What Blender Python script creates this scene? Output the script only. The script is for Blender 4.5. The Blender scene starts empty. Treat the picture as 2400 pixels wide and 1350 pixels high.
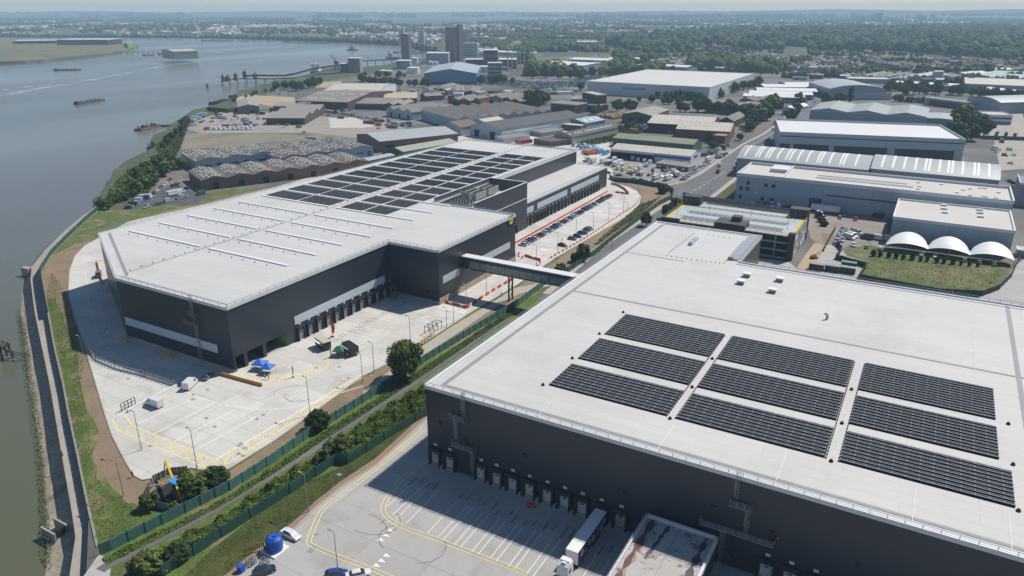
import bpy, bmesh, math, random
import numpy as np
from mathutils import Vector, Matrix
from mathutils.geometry import tessellate_polygon
random.seed(7); RNG=np.random.default_rng(7)
scn=bpy.context.scene
COL=scn.collection
# ------------------------------------------------------------------ camera, sky, sun, exposure
CAM_H=100.0; FPX=1730.0; HOR=20.0; VPX=2250.0
pitch=math.atan((675-HOR)/FPX)
yaw=math.atan((VPX-1200)/FPX*math.cos(pitch))
cam_d=bpy.data.cameras.new('camera'); cam=bpy.data.objects.new('camera',cam_d); COL.objects.link(cam)
cam_d.sensor_width=36; cam_d.sensor_fit='HORIZONTAL'; cam_d.lens=36*FPX/2400
cam_d.clip_start=1; cam_d.clip_end=60000
cam.location=(0,0,CAM_H); cam.rotation_euler=(math.pi/2-pitch,0,yaw)
scn.camera=cam
SUN_EL=52.8; SUN_AZ=math.atan2(6.4,14.0)      # azimuth from +Y towards +X
wd=bpy.data.worlds.new('World'); scn.world=wd; wd.use_nodes=True
nt=wd.node_tree; bg=nt.nodes['Background']
sky=nt.nodes.new('ShaderNodeTexSky'); sky.sky_type='NISHITA'; sky.sun_disc=False
sky.sun_elevation=math.radians(SUN_EL); sky.sun_rotation=SUN_AZ
sky.altitude=100; sky.air_density=1.0; sky.dust_density=0.1; sky.ozone_density=3.5
nt.links.new(sky.outputs[0],bg.inputs[0]); bg.inputs[1].default_value=0.088
sd=bpy.data.lights.new('sun','SUN'); sun=bpy.data.objects.new('sun',sd); COL.objects.link(sun)
sd.energy=4.8; sd.angle=math.radians(0.5); sd.color=(1.0,0.945,0.86)
_sv=Vector((math.sin(SUN_AZ)*math.cos(math.radians(SUN_EL)),math.cos(SUN_AZ)*math.cos(math.radians(SUN_EL)),math.sin(math.radians(SUN_EL))))
sun.rotation_euler=_sv.to_track_quat('Z','Y').to_euler(); sun.location=(0,0,500)
scn.view_settings.view_transform='Standard'; scn.view_settings.look='None'
scn.view_settings.exposure=0.08; scn.view_settings.gamma=1.0
scn.cycles.volume_bounces=1; scn.cycles.max_bounces=6; scn.cycles.diffuse_bounces=2; scn.cycles.glossy_bounces=2
scn.cycles.transmission_bounces=4; scn.cycles.transparent_max_bounces=8
# ------------------------------------------------------------------ survey: picture point -> place on the ground / on a wall
_F=Vector((-math.sin(yaw)*math.cos(pitch),math.cos(yaw)*math.cos(pitch),-math.sin(pitch)))
_R=Vector((math.cos(yaw),math.sin(yaw),0)); _U=_R.cross(_F)
def ray(px,py): return _F+_R*((px-1200)/FPX)-_U*((py-675)/FPX)
def G(px,py,z=0.0):
    d=ray(px,py); t=(z-CAM_H)/d.z; return (d.x*t,d.y*t)
def GS(pts,z=0.0): return [G(a,b,z) for a,b in pts]
def GX(px,py,x): d=ray(px,py); t=x/d.x; return (d.y*t,CAM_H+d.z*t)
def GY(px,py,y): d=ray(px,py); t=y/d.y; return (d.x*t,CAM_H+d.z*t)
def toppx(b,py):   # height at ground point b whose picture row is py
    lo,hi=0.0,300.0
    for _ in range(40):
        m=(lo+hi)/2; v=Vector((b[0],b[1],m-CAM_H)); y=675-FPX*v.dot(_U)/v.dot(_F)
        if y>py: lo=m
        else: hi=m
    return lo
# ------------------------------------------------------------------ materials
MATS={}
def mat(name,col,rough=.8,var=.12,scale=.3,col2=None,thr=None,metal=0,bump=0,bscale=None,spec=None,
        ribs=None,brick=None,fine=0,fscale=6.0,alpha=None,emit=None,objvar=0,coat=0,wave=None,stain=None):
    """one procedural material; coordinates are the object's own"""
    if name in MATS: return MATS[name]
    m=bpy.data.materials.new(name); m.use_nodes=True; n=m.node_tree; N=n.nodes; L=n.links
    b=N['Principled BSDF']; b.inputs['Roughness'].default_value=rough; b.inputs['Metallic'].default_value=metal
    if spec is not None: b.inputs['Specular IOR Level'].default_value=spec
    if coat: b.inputs['Coat Weight'].default_value=coat
    tc=N.new('ShaderNodeTexCoord'); co=tc.outputs['Object']
    def noise(sc,det=4,r=.55,off=0):
        t=N.new('ShaderNodeTexNoise'); t.inputs['Scale'].default_value=sc; t.inputs['Detail'].default_value=det; t.inputs['Roughness'].default_value=r
        if off:
            mp=N.new('ShaderNodeMapping'); mp.inputs['Location'].default_value=(off,off*2,0); L.new(co,mp.inputs[0]); L.new(mp.outputs[0],t.inputs[0])
        else: L.new(co,t.inputs[0])
        return t.outputs[0]
    def mr(v,a,c,lo,hi):
        t=N.new('ShaderNodeMapRange'); t.inputs[1].default_value=a; t.inputs[2].default_value=c; t.inputs[3].default_value=lo; t.inputs[4].default_value=hi; L.new(v,t.inputs[0]); return t.outputs[0]
    def mix(fac,a,bb,mode='MIX'):
        t=N.new('ShaderNodeMix'); t.data_type='RGBA'; t.blend_type=mode
        if isinstance(fac,float): t.inputs[0].default_value=fac
        else: L.new(fac,t.inputs[0])
        for i,v in ((6,a),(7,bb)):
            if isinstance(v,tuple): t.inputs[i].default_value=(*v[:3],1)
            else: L.new(v,t.inputs[i])
        return t.outputs[2]
    cur=tuple(col)
    if col2 is not None:
        lo,hi=thr or (.4,.6)
        cur=mix(mr(noise(scale*.6,5,.6,13.7),lo,hi,0,1),tuple(col),tuple(col2))
    if brick:
        w,h,mort,mcol,bv=brick
        t=N.new('ShaderNodeTexBrick'); t.offset=0.0 if bv>=0 else .5; bv=abs(bv)
        L.new(co,t.inputs[0]); t.inputs['Scale'].default_value=1; t.inputs['Brick Width'].default_value=w; t.inputs['Row Height'].default_value=h
        t.inputs['Mortar Size'].default_value=mort; t.inputs['Mortar Smooth'].default_value=.3
        t.inputs['Color1'].default_value=(1-bv,)*3+(1,); t.inputs['Color2'].default_value=(1+bv,)*3+(1,); t.inputs['Mortar'].default_value=(*mcol,1)
        cur=mix(1.0,cur,t.outputs[0],'MULTIPLY')
    if stain:
        scs,lo,hi,scol=stain
        cur=mix(mr(noise(scs,6,.65,31.3),lo,hi,0,1),cur,scol)
    if var:
        cur=mix(1.0,cur,mix(noise(scale,6,.6),(1-var*1.6,)*3,(1+var*1.6,)*3),'MULTIPLY')
    if fine:
        cur=mix(1.0,cur,mix(noise(fscale,3,.7,5.1),(1-fine*1.6,)*3,(1+fine*1.6,)*3),'MULTIPLY')
    if objvar:
        oi=N.new('ShaderNodeObjectInfo')
        cur=mix(1.0,cur,mix(oi.outputs['Random'],(1-objvar,1-objvar,1-objvar*.5),(1+objvar,1+objvar*.8,1-objvar*.3)),'MULTIPLY')
    if ribs:
        ax,per,dep=ribs
        sp=N.new('ShaderNodeSeparateXYZ'); L.new(co,sp.inputs[0])
        t=N.new('ShaderNodeMath'); t.operation='PINGPONG'; t.inputs[1].default_value=per/2; L.new(sp.outputs[ax],t.inputs[0])
        f=mr(t.outputs[0],per*.44,per*.5,0,1)
        cur=mix(f,cur,mix(1.0,cur,(1-dep,)*3,'MULTIPLY'))
    if isinstance(cur,tuple): b.inputs['Base Color'].default_value=(*cur,1)
    else: L.new(cur,b.inputs['Base Color'])
    if bump:
        bn=N.new('ShaderNodeBump'); bn.inputs['Strength'].default_value=bump; bn.inputs['Distance'].default_value=.3 if bump<1 else 1
        L.new(noise(bscale or scale*4,4,.6,2.2),bn.inputs['Height']); L.new(bn.outputs[0],b.inputs['Normal'])
    if alpha is not None: b.inputs['Alpha'].default_value=alpha
    if emit: b.inputs['Emission Color'].default_value=(*emit[:3],1); b.inputs['Emission Strength'].default_value=emit[3]
    MATS[name]=m; return m
def flat(name,col,rough=.6,**k): return mat(name,col,rough,var=k.pop('var',.05),scale=k.pop('scale',1.5),**k)
HAZE_D=1.2e-4
M_CLAD=mat('anthracite cladding',(.024,.031,.046),.36,var=.22,scale=.03,ribs=(2,1.0,.3),fine=.05,fscale=.8)
M_CLADV=mat('graphite cladding',(.045,.05,.058),.5,var=.08,scale=.08,ribs=(1,6.0,.35))
M_MEMB=mat('grey roofing membrane',(.49,.485,.465),.75,var=.06,scale=.035,brick=(24,3.0,.08,(.84,.84,.84),-.03),fine=.03,fscale=.9,stain=(.035,.54,.8,(.39,.385,.37)))
M_MEMB2=mat('white roof sheeting',(.58,.585,.59),.55,var=.05,scale=.05,ribs=(1,1.0,.06),fine=.02,fscale=1.2,stain=(.05,.6,.95,(.47,.47,.47)))
M_GUT=mat('grey gutter lining',(.24,.25,.26),.7,var=.15,scale=.3)
M_TRIM=flat('white trim metal',(.62,.63,.64),.5)
M_STEEL=flat('galvanised steel',(.33,.35,.37),.45,metal=.4)
M_PLINTH=mat('concrete plinth',(.36,.33,.28),.9,var=.15,scale=.4)
M_BAND=mat('translucent wall glazing',(.52,.58,.65),.35,var=.08,scale=.1,ribs=(1,2.1,.18))
M_BLACK=flat('black rubber and panel shade',(.015,.015,.017),.7)
M_DOORW=flat('pale door panel',(.46,.49,.52),.5)
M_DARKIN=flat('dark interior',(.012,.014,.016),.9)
M_GREENIN=flat('bright green wall',(.10,.36,.06),.7)
M_CONC=mat('pale yard concrete',(.50,.485,.45),.88,var=.13,scale=.06,brick=(12,6.0,.10,(.72,.72,.72),.075),fine=.07,fscale=.5,stain=(.10,.53,.8,(.30,.29,.27)))
M_CONC2=mat('service yard concrete',(.36,.352,.335),.88,var=.12,scale=.05,brick=(14,7.0,.09,(.7,.7,.7),.045),fine=.05,fscale=.5,stain=(.12,.53,.8,(.24,.235,.225)))
M_ASPH=mat('worn asphalt',(.115,.115,.12),.9,var=.16,scale=.08,fine=.06,fscale=.8,stain=(.05,.55,.8,(.17,.165,.16)))
M_ASPHD=mat('dark asphalt',(.075,.077,.08),.9,var=.2,scale=.08,fine=.06)
M_PAVE=mat('footway paving',(.36,.33,.28),.9,var=.1,scale=.3)
M_BRICKP=mat('brick edging',(.25,.165,.12),.9,var=.15,scale=.5)
M_GRASS=mat('rough grass',(.080,.116,.020),.95,var=.4,scale=.18,col2=(.19,.15,.085),thr=(.54,.64),fine=.4,fscale=1.3,stain=(.07,.55,.72,(.105,.135,.038)),bump=.6,bscale=1.5)
M_GRASS2=mat('lush grass',(.050,.066,.014),.95,var=.35,scale=.12,fine=.35,fscale=1.4,stain=(.06,.5,.7,(.085,.085,.025)),bump=.6,bscale=1.2)
M_MEADOW=mat('tussocky meadow',(.085,.115,.03),.95,var=.45,scale=.2,fine=.4,fscale=1.1,stain=(.05,.5,.62,(.15,.135,.06)),bump=.6,bscale=1.2)
M_DIRT=mat('bare brown soil',(.215,.155,.10),.95,var=.22,scale=.12,fine=.16,fscale=1.1,stain=(.09,.55,.72,(.15,.125,.065)),bump=.5,bscale=1.2)
M_SAND=mat('sandy ground',(.38,.29,.195),.95,var=.14,scale=.06,fine=.1,fscale=.7,stain=(.03,.52,.7,(.28,.235,.17)))
M_WASTE=mat('waste ground',(.21,.185,.14),.95,var=.25,scale=.03,fine=.15,fscale=.4,stain=(.02,.5,.6,(.14,.14,.07)))
M_LAND=mat('distant land',(.055,.075,.035),.95,var=.3,scale=.004,col2=(.13,.125,.075),thr=(.54,.60),fine=.3,fscale=.03,stain=(.008,.62,.66,(.20,.18,.13)))
M_INDU=mat('industrial ground',(.155,.145,.13),.95,var=.3,scale=.015,col2=(.10,.098,.093),thr=(.45,.55),fine=.2,fscale=.15,stain=(.018,.57,.62,(.065,.085,.03)))
M_WHITEL=flat('white road paint',(.72,.72,.70),.6,var=.12,scale=.8)
M_YELL=flat('yellow road paint',(.80,.66,.20),.6,var=.15,scale=.6)
M_FENCE=mat('green sheet fence',(.022,.085,.062),.6,var=.25,scale=.25,fine=.1,fscale=2)
M_REDP=flat('red plastic barrier',(.62,.06,.035),.5)
M_WHITEP=flat('white plastic barrier',(.72,.71,.68),.5)
M_ORP=flat('orange plastic barrier',(.60,.26,.04),.5)
M_GLASS=flat('dark glass',(.03,.045,.055),.12,spec=.8)
M_TEAL=flat('green tinted glass',(.07,.14,.125),.12,spec=.8,var=.2,scale=.4)
M_YEL=flat('yellow paint',(.62,.42,.03),.5)
M_BLUE=flat('blue plastic',(.012,.08,.40),.4)
M_PV=mat('solar glass',(.022,.024,.036),.4,spec=.35,var=.2,scale=.4)
M_PVF=flat('silver panel frame',(.50,.51,.52),.4)
M_TYRE=flat('tyre rubber',(.02,.02,.02),.8)
M_BARK=mat('bark',(.09,.07,.05),.95,var=.2,scale=1)
def foliage(name,col,ov=.18,dark=.5,fs=1.2):
    m=mat(name,col,.75,var=.35,scale=.35,fine=.3,fscale=fs,objvar=ov,spec=.15)
    return m
M_LEAF=foliage('green leaves',(.072,.112,.028))
M_LEAFD=foliage('dark green leaves',(.045,.078,.026))
M_LEAFL=foliage('light green leaves',(.125,.175,.04))
M_SCRUB=mat('scrub leaves',(.10,.15,.03),.75,var=.4,scale=.3,fine=.3,fscale=1.2,spec=.15,col2=(.075,.06,.03),thr=(.56,.68))
M_MARSH=foliage('marsh grass',(.10,.135,.035))
# ------------------------------------------------------------------ mesh helpers
class MB:
    def __init__(s,off=(0,0,0)): s.v=[];s.f=[];s.m=[];s.o=off
    def quad(s,p,mi=0):
        i=len(s.v); s.v+= [(a[0]-s.o[0],a[1]-s.o[1],a[2]-s.o[2]) for a in p]; s.f.append(tuple(range(i,i+len(p)))); s.m.append(mi)
    def box(s,x0,y0,z0,x1,y1,z1,mi=0,top=None):
        a=[(x0,y0,z0),(x1,y0,z0),(x1,y1,z0),(x0,y1,z0),(x0,y0,z1),(x1,y0,z1),(x1,y1,z1),(x0,y1,z1)]
        i=len(s.v); s.v+=[(q[0]-s.o[0],q[1]-s.o[1],q[2]-s.o[2]) for q in a]
        for k,f in enumerate(((0,3,2,1),(4,5,6,7),(0,1,5,4),(1,2,6,5),(2,3,7,6),(3,0,4,7))):
            s.f.append(tuple(i+j for j in f)); s.m.append(top if (top is not None and k==1) else mi)
    def prism(s,poly,z0,z1,mi=0,top=None,bottom=False):
        ar=sum(poly[i][0]*poly[(i+1)%len(poly)][1]-poly[(i+1)%len(poly)][0]*poly[i][1] for i in range(len(poly)))
        if ar<0: poly=poly[::-1]
        n=len(poly); i=len(s.v); o=s.o
        s.v+=[(p[0]-o[0],p[1]-o[1],z0-o[2]) for p in poly]+[(p[0]-o[0],p[1]-o[1],z1-o[2]) for p in poly]
        if z1>z0 or z1<z0:
            for k in range(n): s.f.append((i+k,i+(k+1)%n,i+n+(k+1)%n,i+n+k)); s.m.append(mi)
        for t in tessellate_polygon([[Vector((p[0],p[1],0)) for p in poly]]):
            a,b,c=t
            cr=(poly[b][0]-poly[a][0])*(poly[c][1]-poly[a][1])-(poly[b][1]-poly[a][1])*(poly[c][0]-poly[a][0])
            if cr<0: b,c=c,b
            s.f.append((i+n+a,i+n+b,i+n+c)); s.m.append(mi if top is None else top)
            if bottom: s.f.append((i+a,i+c,i+b)); s.m.append(mi)
    def beam(s,p,q,w,h=None,mi=0):
        h=h or w; p=Vector(p);q=Vector(q); d=q-p
        if d.length<1e-6: return
        d.normalize(); up=Vector((0,0,1)) if abs(d.z)<.95 else Vector((1,0,0)); a=d.cross(up).normalized(); b=a.cross(d)
        P=[];
        for c in (p,q):
            for x,y in ((-1,-1),(1,-1),(1,1),(-1,1)): P.append(tuple(c+a*(x*w/2)+b*(y*h/2)))
        i=len(s.v); s.v+=[(t[0]-s.o[0],t[1]-s.o[1],t[2]-s.o[2]) for t in P]
        for f in ((0,1,2,3),(7,6,5,4),(0,4,5,1),(1,5,6,2),(2,6,7,3),(3,7,4,0)): s.f.append(tuple(i+j for j in f)); s.m.append(mi)
    def cyl(s,x,y,z0,z1,r0,r1=None,n=10,mi=0,top=None,cap=True):
        r1=r0 if r1 is None else r1; i=len(s.v)
        for z,r in ((z0,r0),(z1,r1)):
            for k in range(n):
                a=2*math.pi*k/n; s.v.append((x+r*math.cos(a)-s.o[0],y+r*math.sin(a)-s.o[1],z-s.o[2]))
        for k in range(n): s.f.append((i+k,i+(k+1)%n,i+n+(k+1)%n,i+n+k)); s.m.append(mi)
        if cap: s.f.append(tuple(range(i+n,i+2*n))); s.m.append(mi if top is None else top)
    def tube(s,p,q,r,n=6,mi=0,r2=None):
        r2=r if r2 is None else r2
        p=Vector(p);q=Vector(q); d=(q-p).normalized(); up=Vector((0,0,1)) if abs(d.z)<.95 else Vector((1,0,0)); a=d.cross(up).normalized(); b=a.cross(d); i=len(s.v)
        for c,rr in ((p,r),(q,r2)):
            for k in range(n):
                t=2*math.pi*k/n; w=c+a*(rr*math.cos(t))+b*(rr*math.sin(t)); s.v.append((w[0]-s.o[0],w[1]-s.o[1],w[2]-s.o[2]))
        for k in range(n): s.f.append((i+k,i+n+k,i+n+(k+1)%n,i+(k+1)%n)); s.m.append(mi)
        s.f.append(tuple(range(i,i+n))); s.m.append(mi); s.f.append(tuple(range(i+2*n-1,i+n-1,-1))); s.m.append(mi)
    def build(s,name,mats,parent=None,smooth=False):
        me=bpy.data.meshes.new(name); me.from_pydata(s.v,[],s.f)
        if not isinstance(mats,(list,tuple)): mats=[mats]
        for m in mats: me.materials.append(m)
        if len(mats)>1: me.polygons.foreach_set('material_index',s.m)
        if smooth: me.polygons.foreach_set('use_smooth',[True]*len(me.polygons))
        me.update(); o=bpy.data.objects.new(name,me); COL.objects.link(o)
        if parent is not None: o.parent=parent
        return o
def tag(o,label=None,cat=None,group=None,kind=None):
    if label: o['label']=label
    if cat: o['category']=cat
    if group: o['group']=group
    if kind: o['kind']=kind
    return o
def thing(name,label,cat,loc=(0,0,0),rz=0,group=None):
    o=bpy.data.objects.new(name,None); o.empty_display_size=.5; COL.objects.link(o)
    o.location=(loc[0],loc[1],loc[2] if len(loc)>2 else 0); o.rotation_euler=(0,0,rz); return tag(o,label,cat,group)
CH={}
def kids(o):
    return [c for c in ALLOBJ if c.parent==o]
def copy_tree(o,parent=None,tree=None):
    c=o.copy(); COL.objects.link(c); c.parent=parent
    for ch in list(o.children): copy_tree(ch,c)
    return c
def wpoly(pts,z=0): return [G(a,b,z) for a,b in pts]
def sheet(name,pts,z,m,label=None,px=True,thick=0,kind='structure',zz=0):
    mb=MB(); P=wpoly(pts,zz) if px else pts
    mb.prism(P,z-thick,z) if thick else mb.prism(P,z,z)
    o=mb.build(name,m); return tag(o,label or name.replace('_',' '),kind=kind)
def strip(mb,P,w,z,mi=0,dash=None):
    """painted line along world points"""
    for (a,b) in zip(P[:-1],P[1:]):
        a=Vector(a);b=Vector(b); d=b-a; l=d.length
        if l<1e-4: continue
        d/=l; n=Vector((-d.y,d.x))*w/2
        if dash:
            t=0
            while t<l:
                e=min(t+dash[0],l); p=a+d*t; q=a+d*e
                mb.quad([(*(p-n),z),(*(q-n),z),(*(q+n),z),(*(p+n),z)],mi); t+=dash[0]+dash[1]
        else: mb.quad([(*(a-n),z),(*(b-n),z),(*(b+n),z),(*(a+n),z)],mi)
def jag(pts,amp=.6,n=4,seed=1):
    r=random.Random(seed); out=[]
    for i in range(len(pts)):
        a=pts[i]; b=pts[(i+1)%len(pts)]
        for k in range(n):
            t=k/n; out.append((a[0]+(b[0]-a[0])*t+(r.uniform(-amp,amp) if k else 0),a[1]+(b[1]-a[1])*t+(r.uniform(-amp,amp) if k else 0)))
    return out
def smooth_poly(pts,it=2,closed=True):
    for _ in range(it):
        o=[]; n=len(pts)
        rng=range(n) if closed else range(n-1)
        if not closed: o.append(pts[0])
        for i in rng:
            a=pts[i];b=pts[(i+1)%n]; o.append((a[0]*.75+b[0]*.25,a[1]*.75+b[1]*.25)); o.append((a[0]*.25+b[0]*.75,a[1]*.25+b[1]*.75))
        if not closed: o.append(pts[-1])
        pts=o
    return pts
# ------------------------------------------------------------------ water, land, roads
WZ=-6.5; ZW=-2.1
RPX=[(262,1420),(240,1335),(228,1282),(205,1180),(182,1067),(162,975),(148,900),(128,815),(113,733),(99,660),(96,636),(121,597),(161,556),(206,513),(234,490)]
RW=[G(a,b,.1) for a,b in RPX]
def shore(pts): return [G(a,b,WZ) for a,b in pts]
def water():
    m=bpy.data.materials.new('river water'); m.use_nodes=True; n=m.node_tree; N=n.nodes; L=n.links; b=N['Principled BSDF']
    geo=N.new('ShaderNodeNewGeometry')
    def nz(sc,det,sx=1,sy=1):
        mp=N.new('ShaderNodeMapping'); mp.inputs['Scale'].default_value=(sx,sy,1); mp.inputs['Rotation'].default_value=(0,0,.6); L.new(geo.outputs['Position'],mp.inputs[0])
        t=N.new('ShaderNodeTexNoise'); t.inputs['Scale'].default_value=sc; t.inputs['Detail'].default_value=det; L.new(mp.outputs[0],t.inputs[0]); return t.outputs[0]
    cr=N.new('ShaderNodeValToRGB'); cr.color_ramp.elements[0].position=.38; cr.color_ramp.elements[0].color=(.110,.112,.098,1); cr.color_ramp.elements[1].position=.64; cr.color_ramp.elements[1].color=(.175,.172,.15,1)
    L.new(nz(.0032,6,1,.3),cr.inputs[0]); 
    # olive, more turbid water in the shallows by the near bank
    sp=N.new('ShaderNodeSeparateXYZ'); L.new(geo.outputs['Position'],sp.inputs[0])
    mr=N.new('ShaderNodeMapRange'); mr.inputs[1].default_value=70; mr.inputs[2].default_value=240; mr.inputs[3].default_value=1; mr.inputs[4].default_value=0; L.new(sp.outputs[1],mr.inputs[0])
    mx=N.new('ShaderNodeMix'); mx.data_type='RGBA'; L.new(mr.outputs[0],mx.inputs[0]); L.new(cr.outputs[0],mx.inputs[6]); mx.inputs[7].default_value=(.095,.10,.055,1)
    L.new(mx.outputs[2],b.inputs['Base Color'])
    rr=N.new('ShaderNodeMapRange'); rr.inputs[1].default_value=.35; rr.inputs[2].default_value=.65; rr.inputs[3].default_value=.16; rr.inputs[4].default_value=.34; L.new(nz(.004,4,1,.3),rr.inputs[0]); L.new(rr.outputs[0],b.inputs['Roughness'])
    bp=N.new('ShaderNodeBump'); bp.inputs['Strength'].default_value=.35; bp.inputs['Distance'].default_value=.25; L.new(nz(.7,5,1,.5),bp.inputs['Height']); L.new(bp.outputs[0],b.inputs['Normal'])
    mb=MB(); mb.quad([(-9000,-600,WZ),(3000,-600,WZ),(3000,9000,WZ),(-9000,9000,WZ)]); tag(mb.build('river_water',m),'grey green tidal river water',kind='structure')
water()
SH=[(240,478),(262,452),(268,425),(300,398),(340,378),(372,360),(356,348),(362,335),(392,322),(402,308),(428,292),(455,272),(500,262),(528,252),(548,244),(560,222),(600,214),(640,200),(700,190),(745,178),(800,172),(850,166),(905,160),(950,150),(1010,140),(1040,131),(1030,124),(1012,122),(1000,122),(960,111),(930,106),(850,102),(780,98.5),(667,95),(600,92.5),(500,90),(400,89),(300,88.5),(150,88),(0,87),(-400,86),(-1200,84)]
shw=shore(SH)
land=[(-110,-400)]+RW+shw+[(-8800,8600),(-8800,8900),(2900,8900),(2900,-400)]
mb=MB(); mb.prism(land,WZ-2,0.0); tag(mb.build('ground',M_LAND),'ground reaching to the horizon',kind='structure')
# far hills
def hill(pts,depth,zt,name,m,seed):
    r=random.Random(seed); mb=MB()
    n=len(pts)
    front=[G(a,b) for a,b in pts]
    for i in range(n-1):
        pass
    rows=[]
    for t,zf in ((0,0),(.25,.45),(.5,.85),(.7,1),(1,.9),(1.4,.3)):
        row=[]
        for i,(x,y) in enumerate(front):
            d=math.hypot(x,y); k=(d+depth*t)/d; row.append((x*k,y*k,-.5+zt[i]*zf*(1+.12*math.sin(i*1.7+t*3))))
        rows.append(row)
    for j in range(len(rows)-1):
        for i in range(n-1): mb.quad([rows[j][i],rows[j][i+1],rows[j+1][i+1],rows[j+1][i]])
    tag(mb.build(name,m,smooth=True),'low hills far behind the town',kind='structure')
M_HILL=mat('far hill fields',(.09,.11,.06),.95,var=.2,scale=.002,col2=(.12,.125,.07),thr=(.5,.56),fine=.25,fscale=.01)
xs=list(range(-200,2700,120))
def prof(f): return [f(x) for x in xs]
hill([(x,45) for x in xs],1500,prof(lambda x:6+18*max(0,(x-1000)/1500)+4*math.sin(x/170)),'hills',M_HILL,1)
hill([(x,41) for x in xs],800,prof(lambda x:58+26*max(0,(x-900)/1500)**.8+6*math.sin(x/260)+4*math.sin(x/90)),'hills',M_HILL,2)
# near shore: industrial ground sheet over the land
INDU=[(240,470),(290,440),(330,400),(400,372),(420,320),(470,285),(540,268),(600,240),(640,215),(700,200),(800,185),(950,160),(1050,140),(1150,150),(1280,165),(1400,180),(1540,175),(1800,170),(2000,180),(2200,190),(2420,192),(2600,400),(2600,1400),(200,1400)]
sheet('industrial_ground',[(a,b) for a,b in INDU],.02,M_INDU,'grey and brown ground of the industrial estates')
# grass bank between flood wall and yard
bank=RPX+[(290,493),(400,470),(470,455),(600,440),(700,470),(900,690),(1400,560),(1560,470),(1590,480),(1450,600),(1290,690),(1010,960),(560,1360),(500,1420)]
sheet('grass_bank',bank,.035,M_GRASS,'grass bank between the flood wall and the yard')
sheet('river_bank',[tuple(p) for p in shw[:14]]+GS([(560,232),(500,250),(462,268),(436,300),(425,345),(395,400),(350,450),(300,492),(236,492)]),.055,mat('reedy bank',(.05,.075,.022),.95,var=.4,scale=.15,fine=.4,fscale=.8,stain=(.06,.5,.65,(.10,.10,.045)),bump=.6,bscale=1),'green river bank with reeds',px=False)
# brown soil patches
for i,p in enumerate([
 [(97,640),(120,600),(175,572),(225,560),(200,585),(165,640),(158,690),(180,760),(160,770),(130,700),(105,700)],
 [(178,770),(205,850),(228,905),(262,975),(290,1060),(308,1110),(335,1128),(360,1120),(450,1100),(470,1130),(420,1160),(340,1185),(300,1180),(270,1150),(235,1110),(215,1070),(232,1010),(200,950),(185,880)],
 [(225,575),(300,520),(420,488),(520,465),(640,440),(640,450),(520,480),(400,505),(300,540),(235,572)],
 [(537,1105),(640,1040),(740,965),(850,885),(930,845),(1000,805),(1100,740),(1210,675),(1290,620),(1420,520),(1505,478),(1500,440),(1440,420),(1560,440),(1572,470),(1500,520),(1410,585),(1330,640),(1280,670),(1215,715),(1100,792),(985,856),(850,945),(745,1010),(640,1085),(545,1150)]]):
    sheet('bare_soil',jag(p,2.5,4,i),.05+.004*i,M_DIRT,'bare brown soil beside the yard')
# LB yard concrete
YARD=[(200,575),(176,600),(163,635),(160,690),(172,735),(205,835),(226,905),(247,975),(262,1020),(290,1075),(313,1115),(333,1126),(395,1117),(448,1097),(508,1106),(536,1100),(640,1036),(740,964),(850,883),(930,843),(1000,800),(1100,735),(1212,668),(1300,606),(1400,548),(1470,507),(1498,480),(1503,462),(1494,448),(1470,437),(1438,428),(1425,300),(1060,320),(640,440),(470,482),(300,520)]
sheet('yard_concrete',YARD,.08,M_CONC,'pale concrete yard round the dark warehouse')
mb=MB(); 
kp=GS([(200,575),(176,600),(163,635),(160,690),(172,735),(205,835),(226,905),(247,975),(262,1020),(290,1075),(313,1115),(333,1126),(395,1117),(448,1097)])
strip(mb,kp,.25,.2); 
kq=GS([(536,1100),(640,1036),(740,964),(850,883),(930,843),(1000,800),(1100,735),(1212,668),(1300,606),(1400,548),(1470,507),(1498,480),(1503,462),(1494,448),(1470,437),(1438,428)])
for P in (kp,kq):
    for a,b in zip(P[:-1],P[1:]): mb.beam((*a,.12),(*b,.12),.3,.22)
tag(mb.build('kerb',M_PAVE),'pale concrete kerb round the yard',kind='structure')
# pavement inside the right boundary
sheet('pavement',[(850,920),(900,880),(985,815),(1060,765),(1150,712),(1205,676),(1250,667),(1310,652),(1330,660),(1250,680),(1210,692),(1150,728),(1060,790),(995,832),(910,893),(860,928)],.12,M_PAVE,'pale footpath beside the yard')
# near yard (NW)
sheet('service_yard_concrete',GS([(1010,975),(985,990),(880,1092),(800,1142),(740,1190),(690,1240),(600,1310),(520,1380),(480,1450)])+[(-90,20),(120,10),(120,121),(-88,121)],.085,M_CONC2,'grey concrete service yard in front of the near warehouse',px=False)
mb=MB()
P=GS([(1004,962),(880,1075),(800,1128),(740,1175),(690,1222),(600,1290),(520,1355),(480,1400)]); Q2=GS([(1010,972),(885,1088),(803,1140),(743,1188),(694,1237),(605,1306),(526,1376),(486,1420)])
for i in range(len(P)-1): mb.quad([(*P[i],.13),(*Q2[i],.13),(*Q2[i+1],.13),(*P[i+1],.13)])
tag(mb.build('pavement',M_BRICKP),'brick paved edging strip of the service yard',kind='structure')
mb=MB()
for a,b in zip(Q2[:-1],Q2[1:]): mb.beam((*a,.13),(*b,.13),.3,.26)
tag(mb.build('kerb',M_PAVE),'kerb of the service yard',kind='structure')
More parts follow.
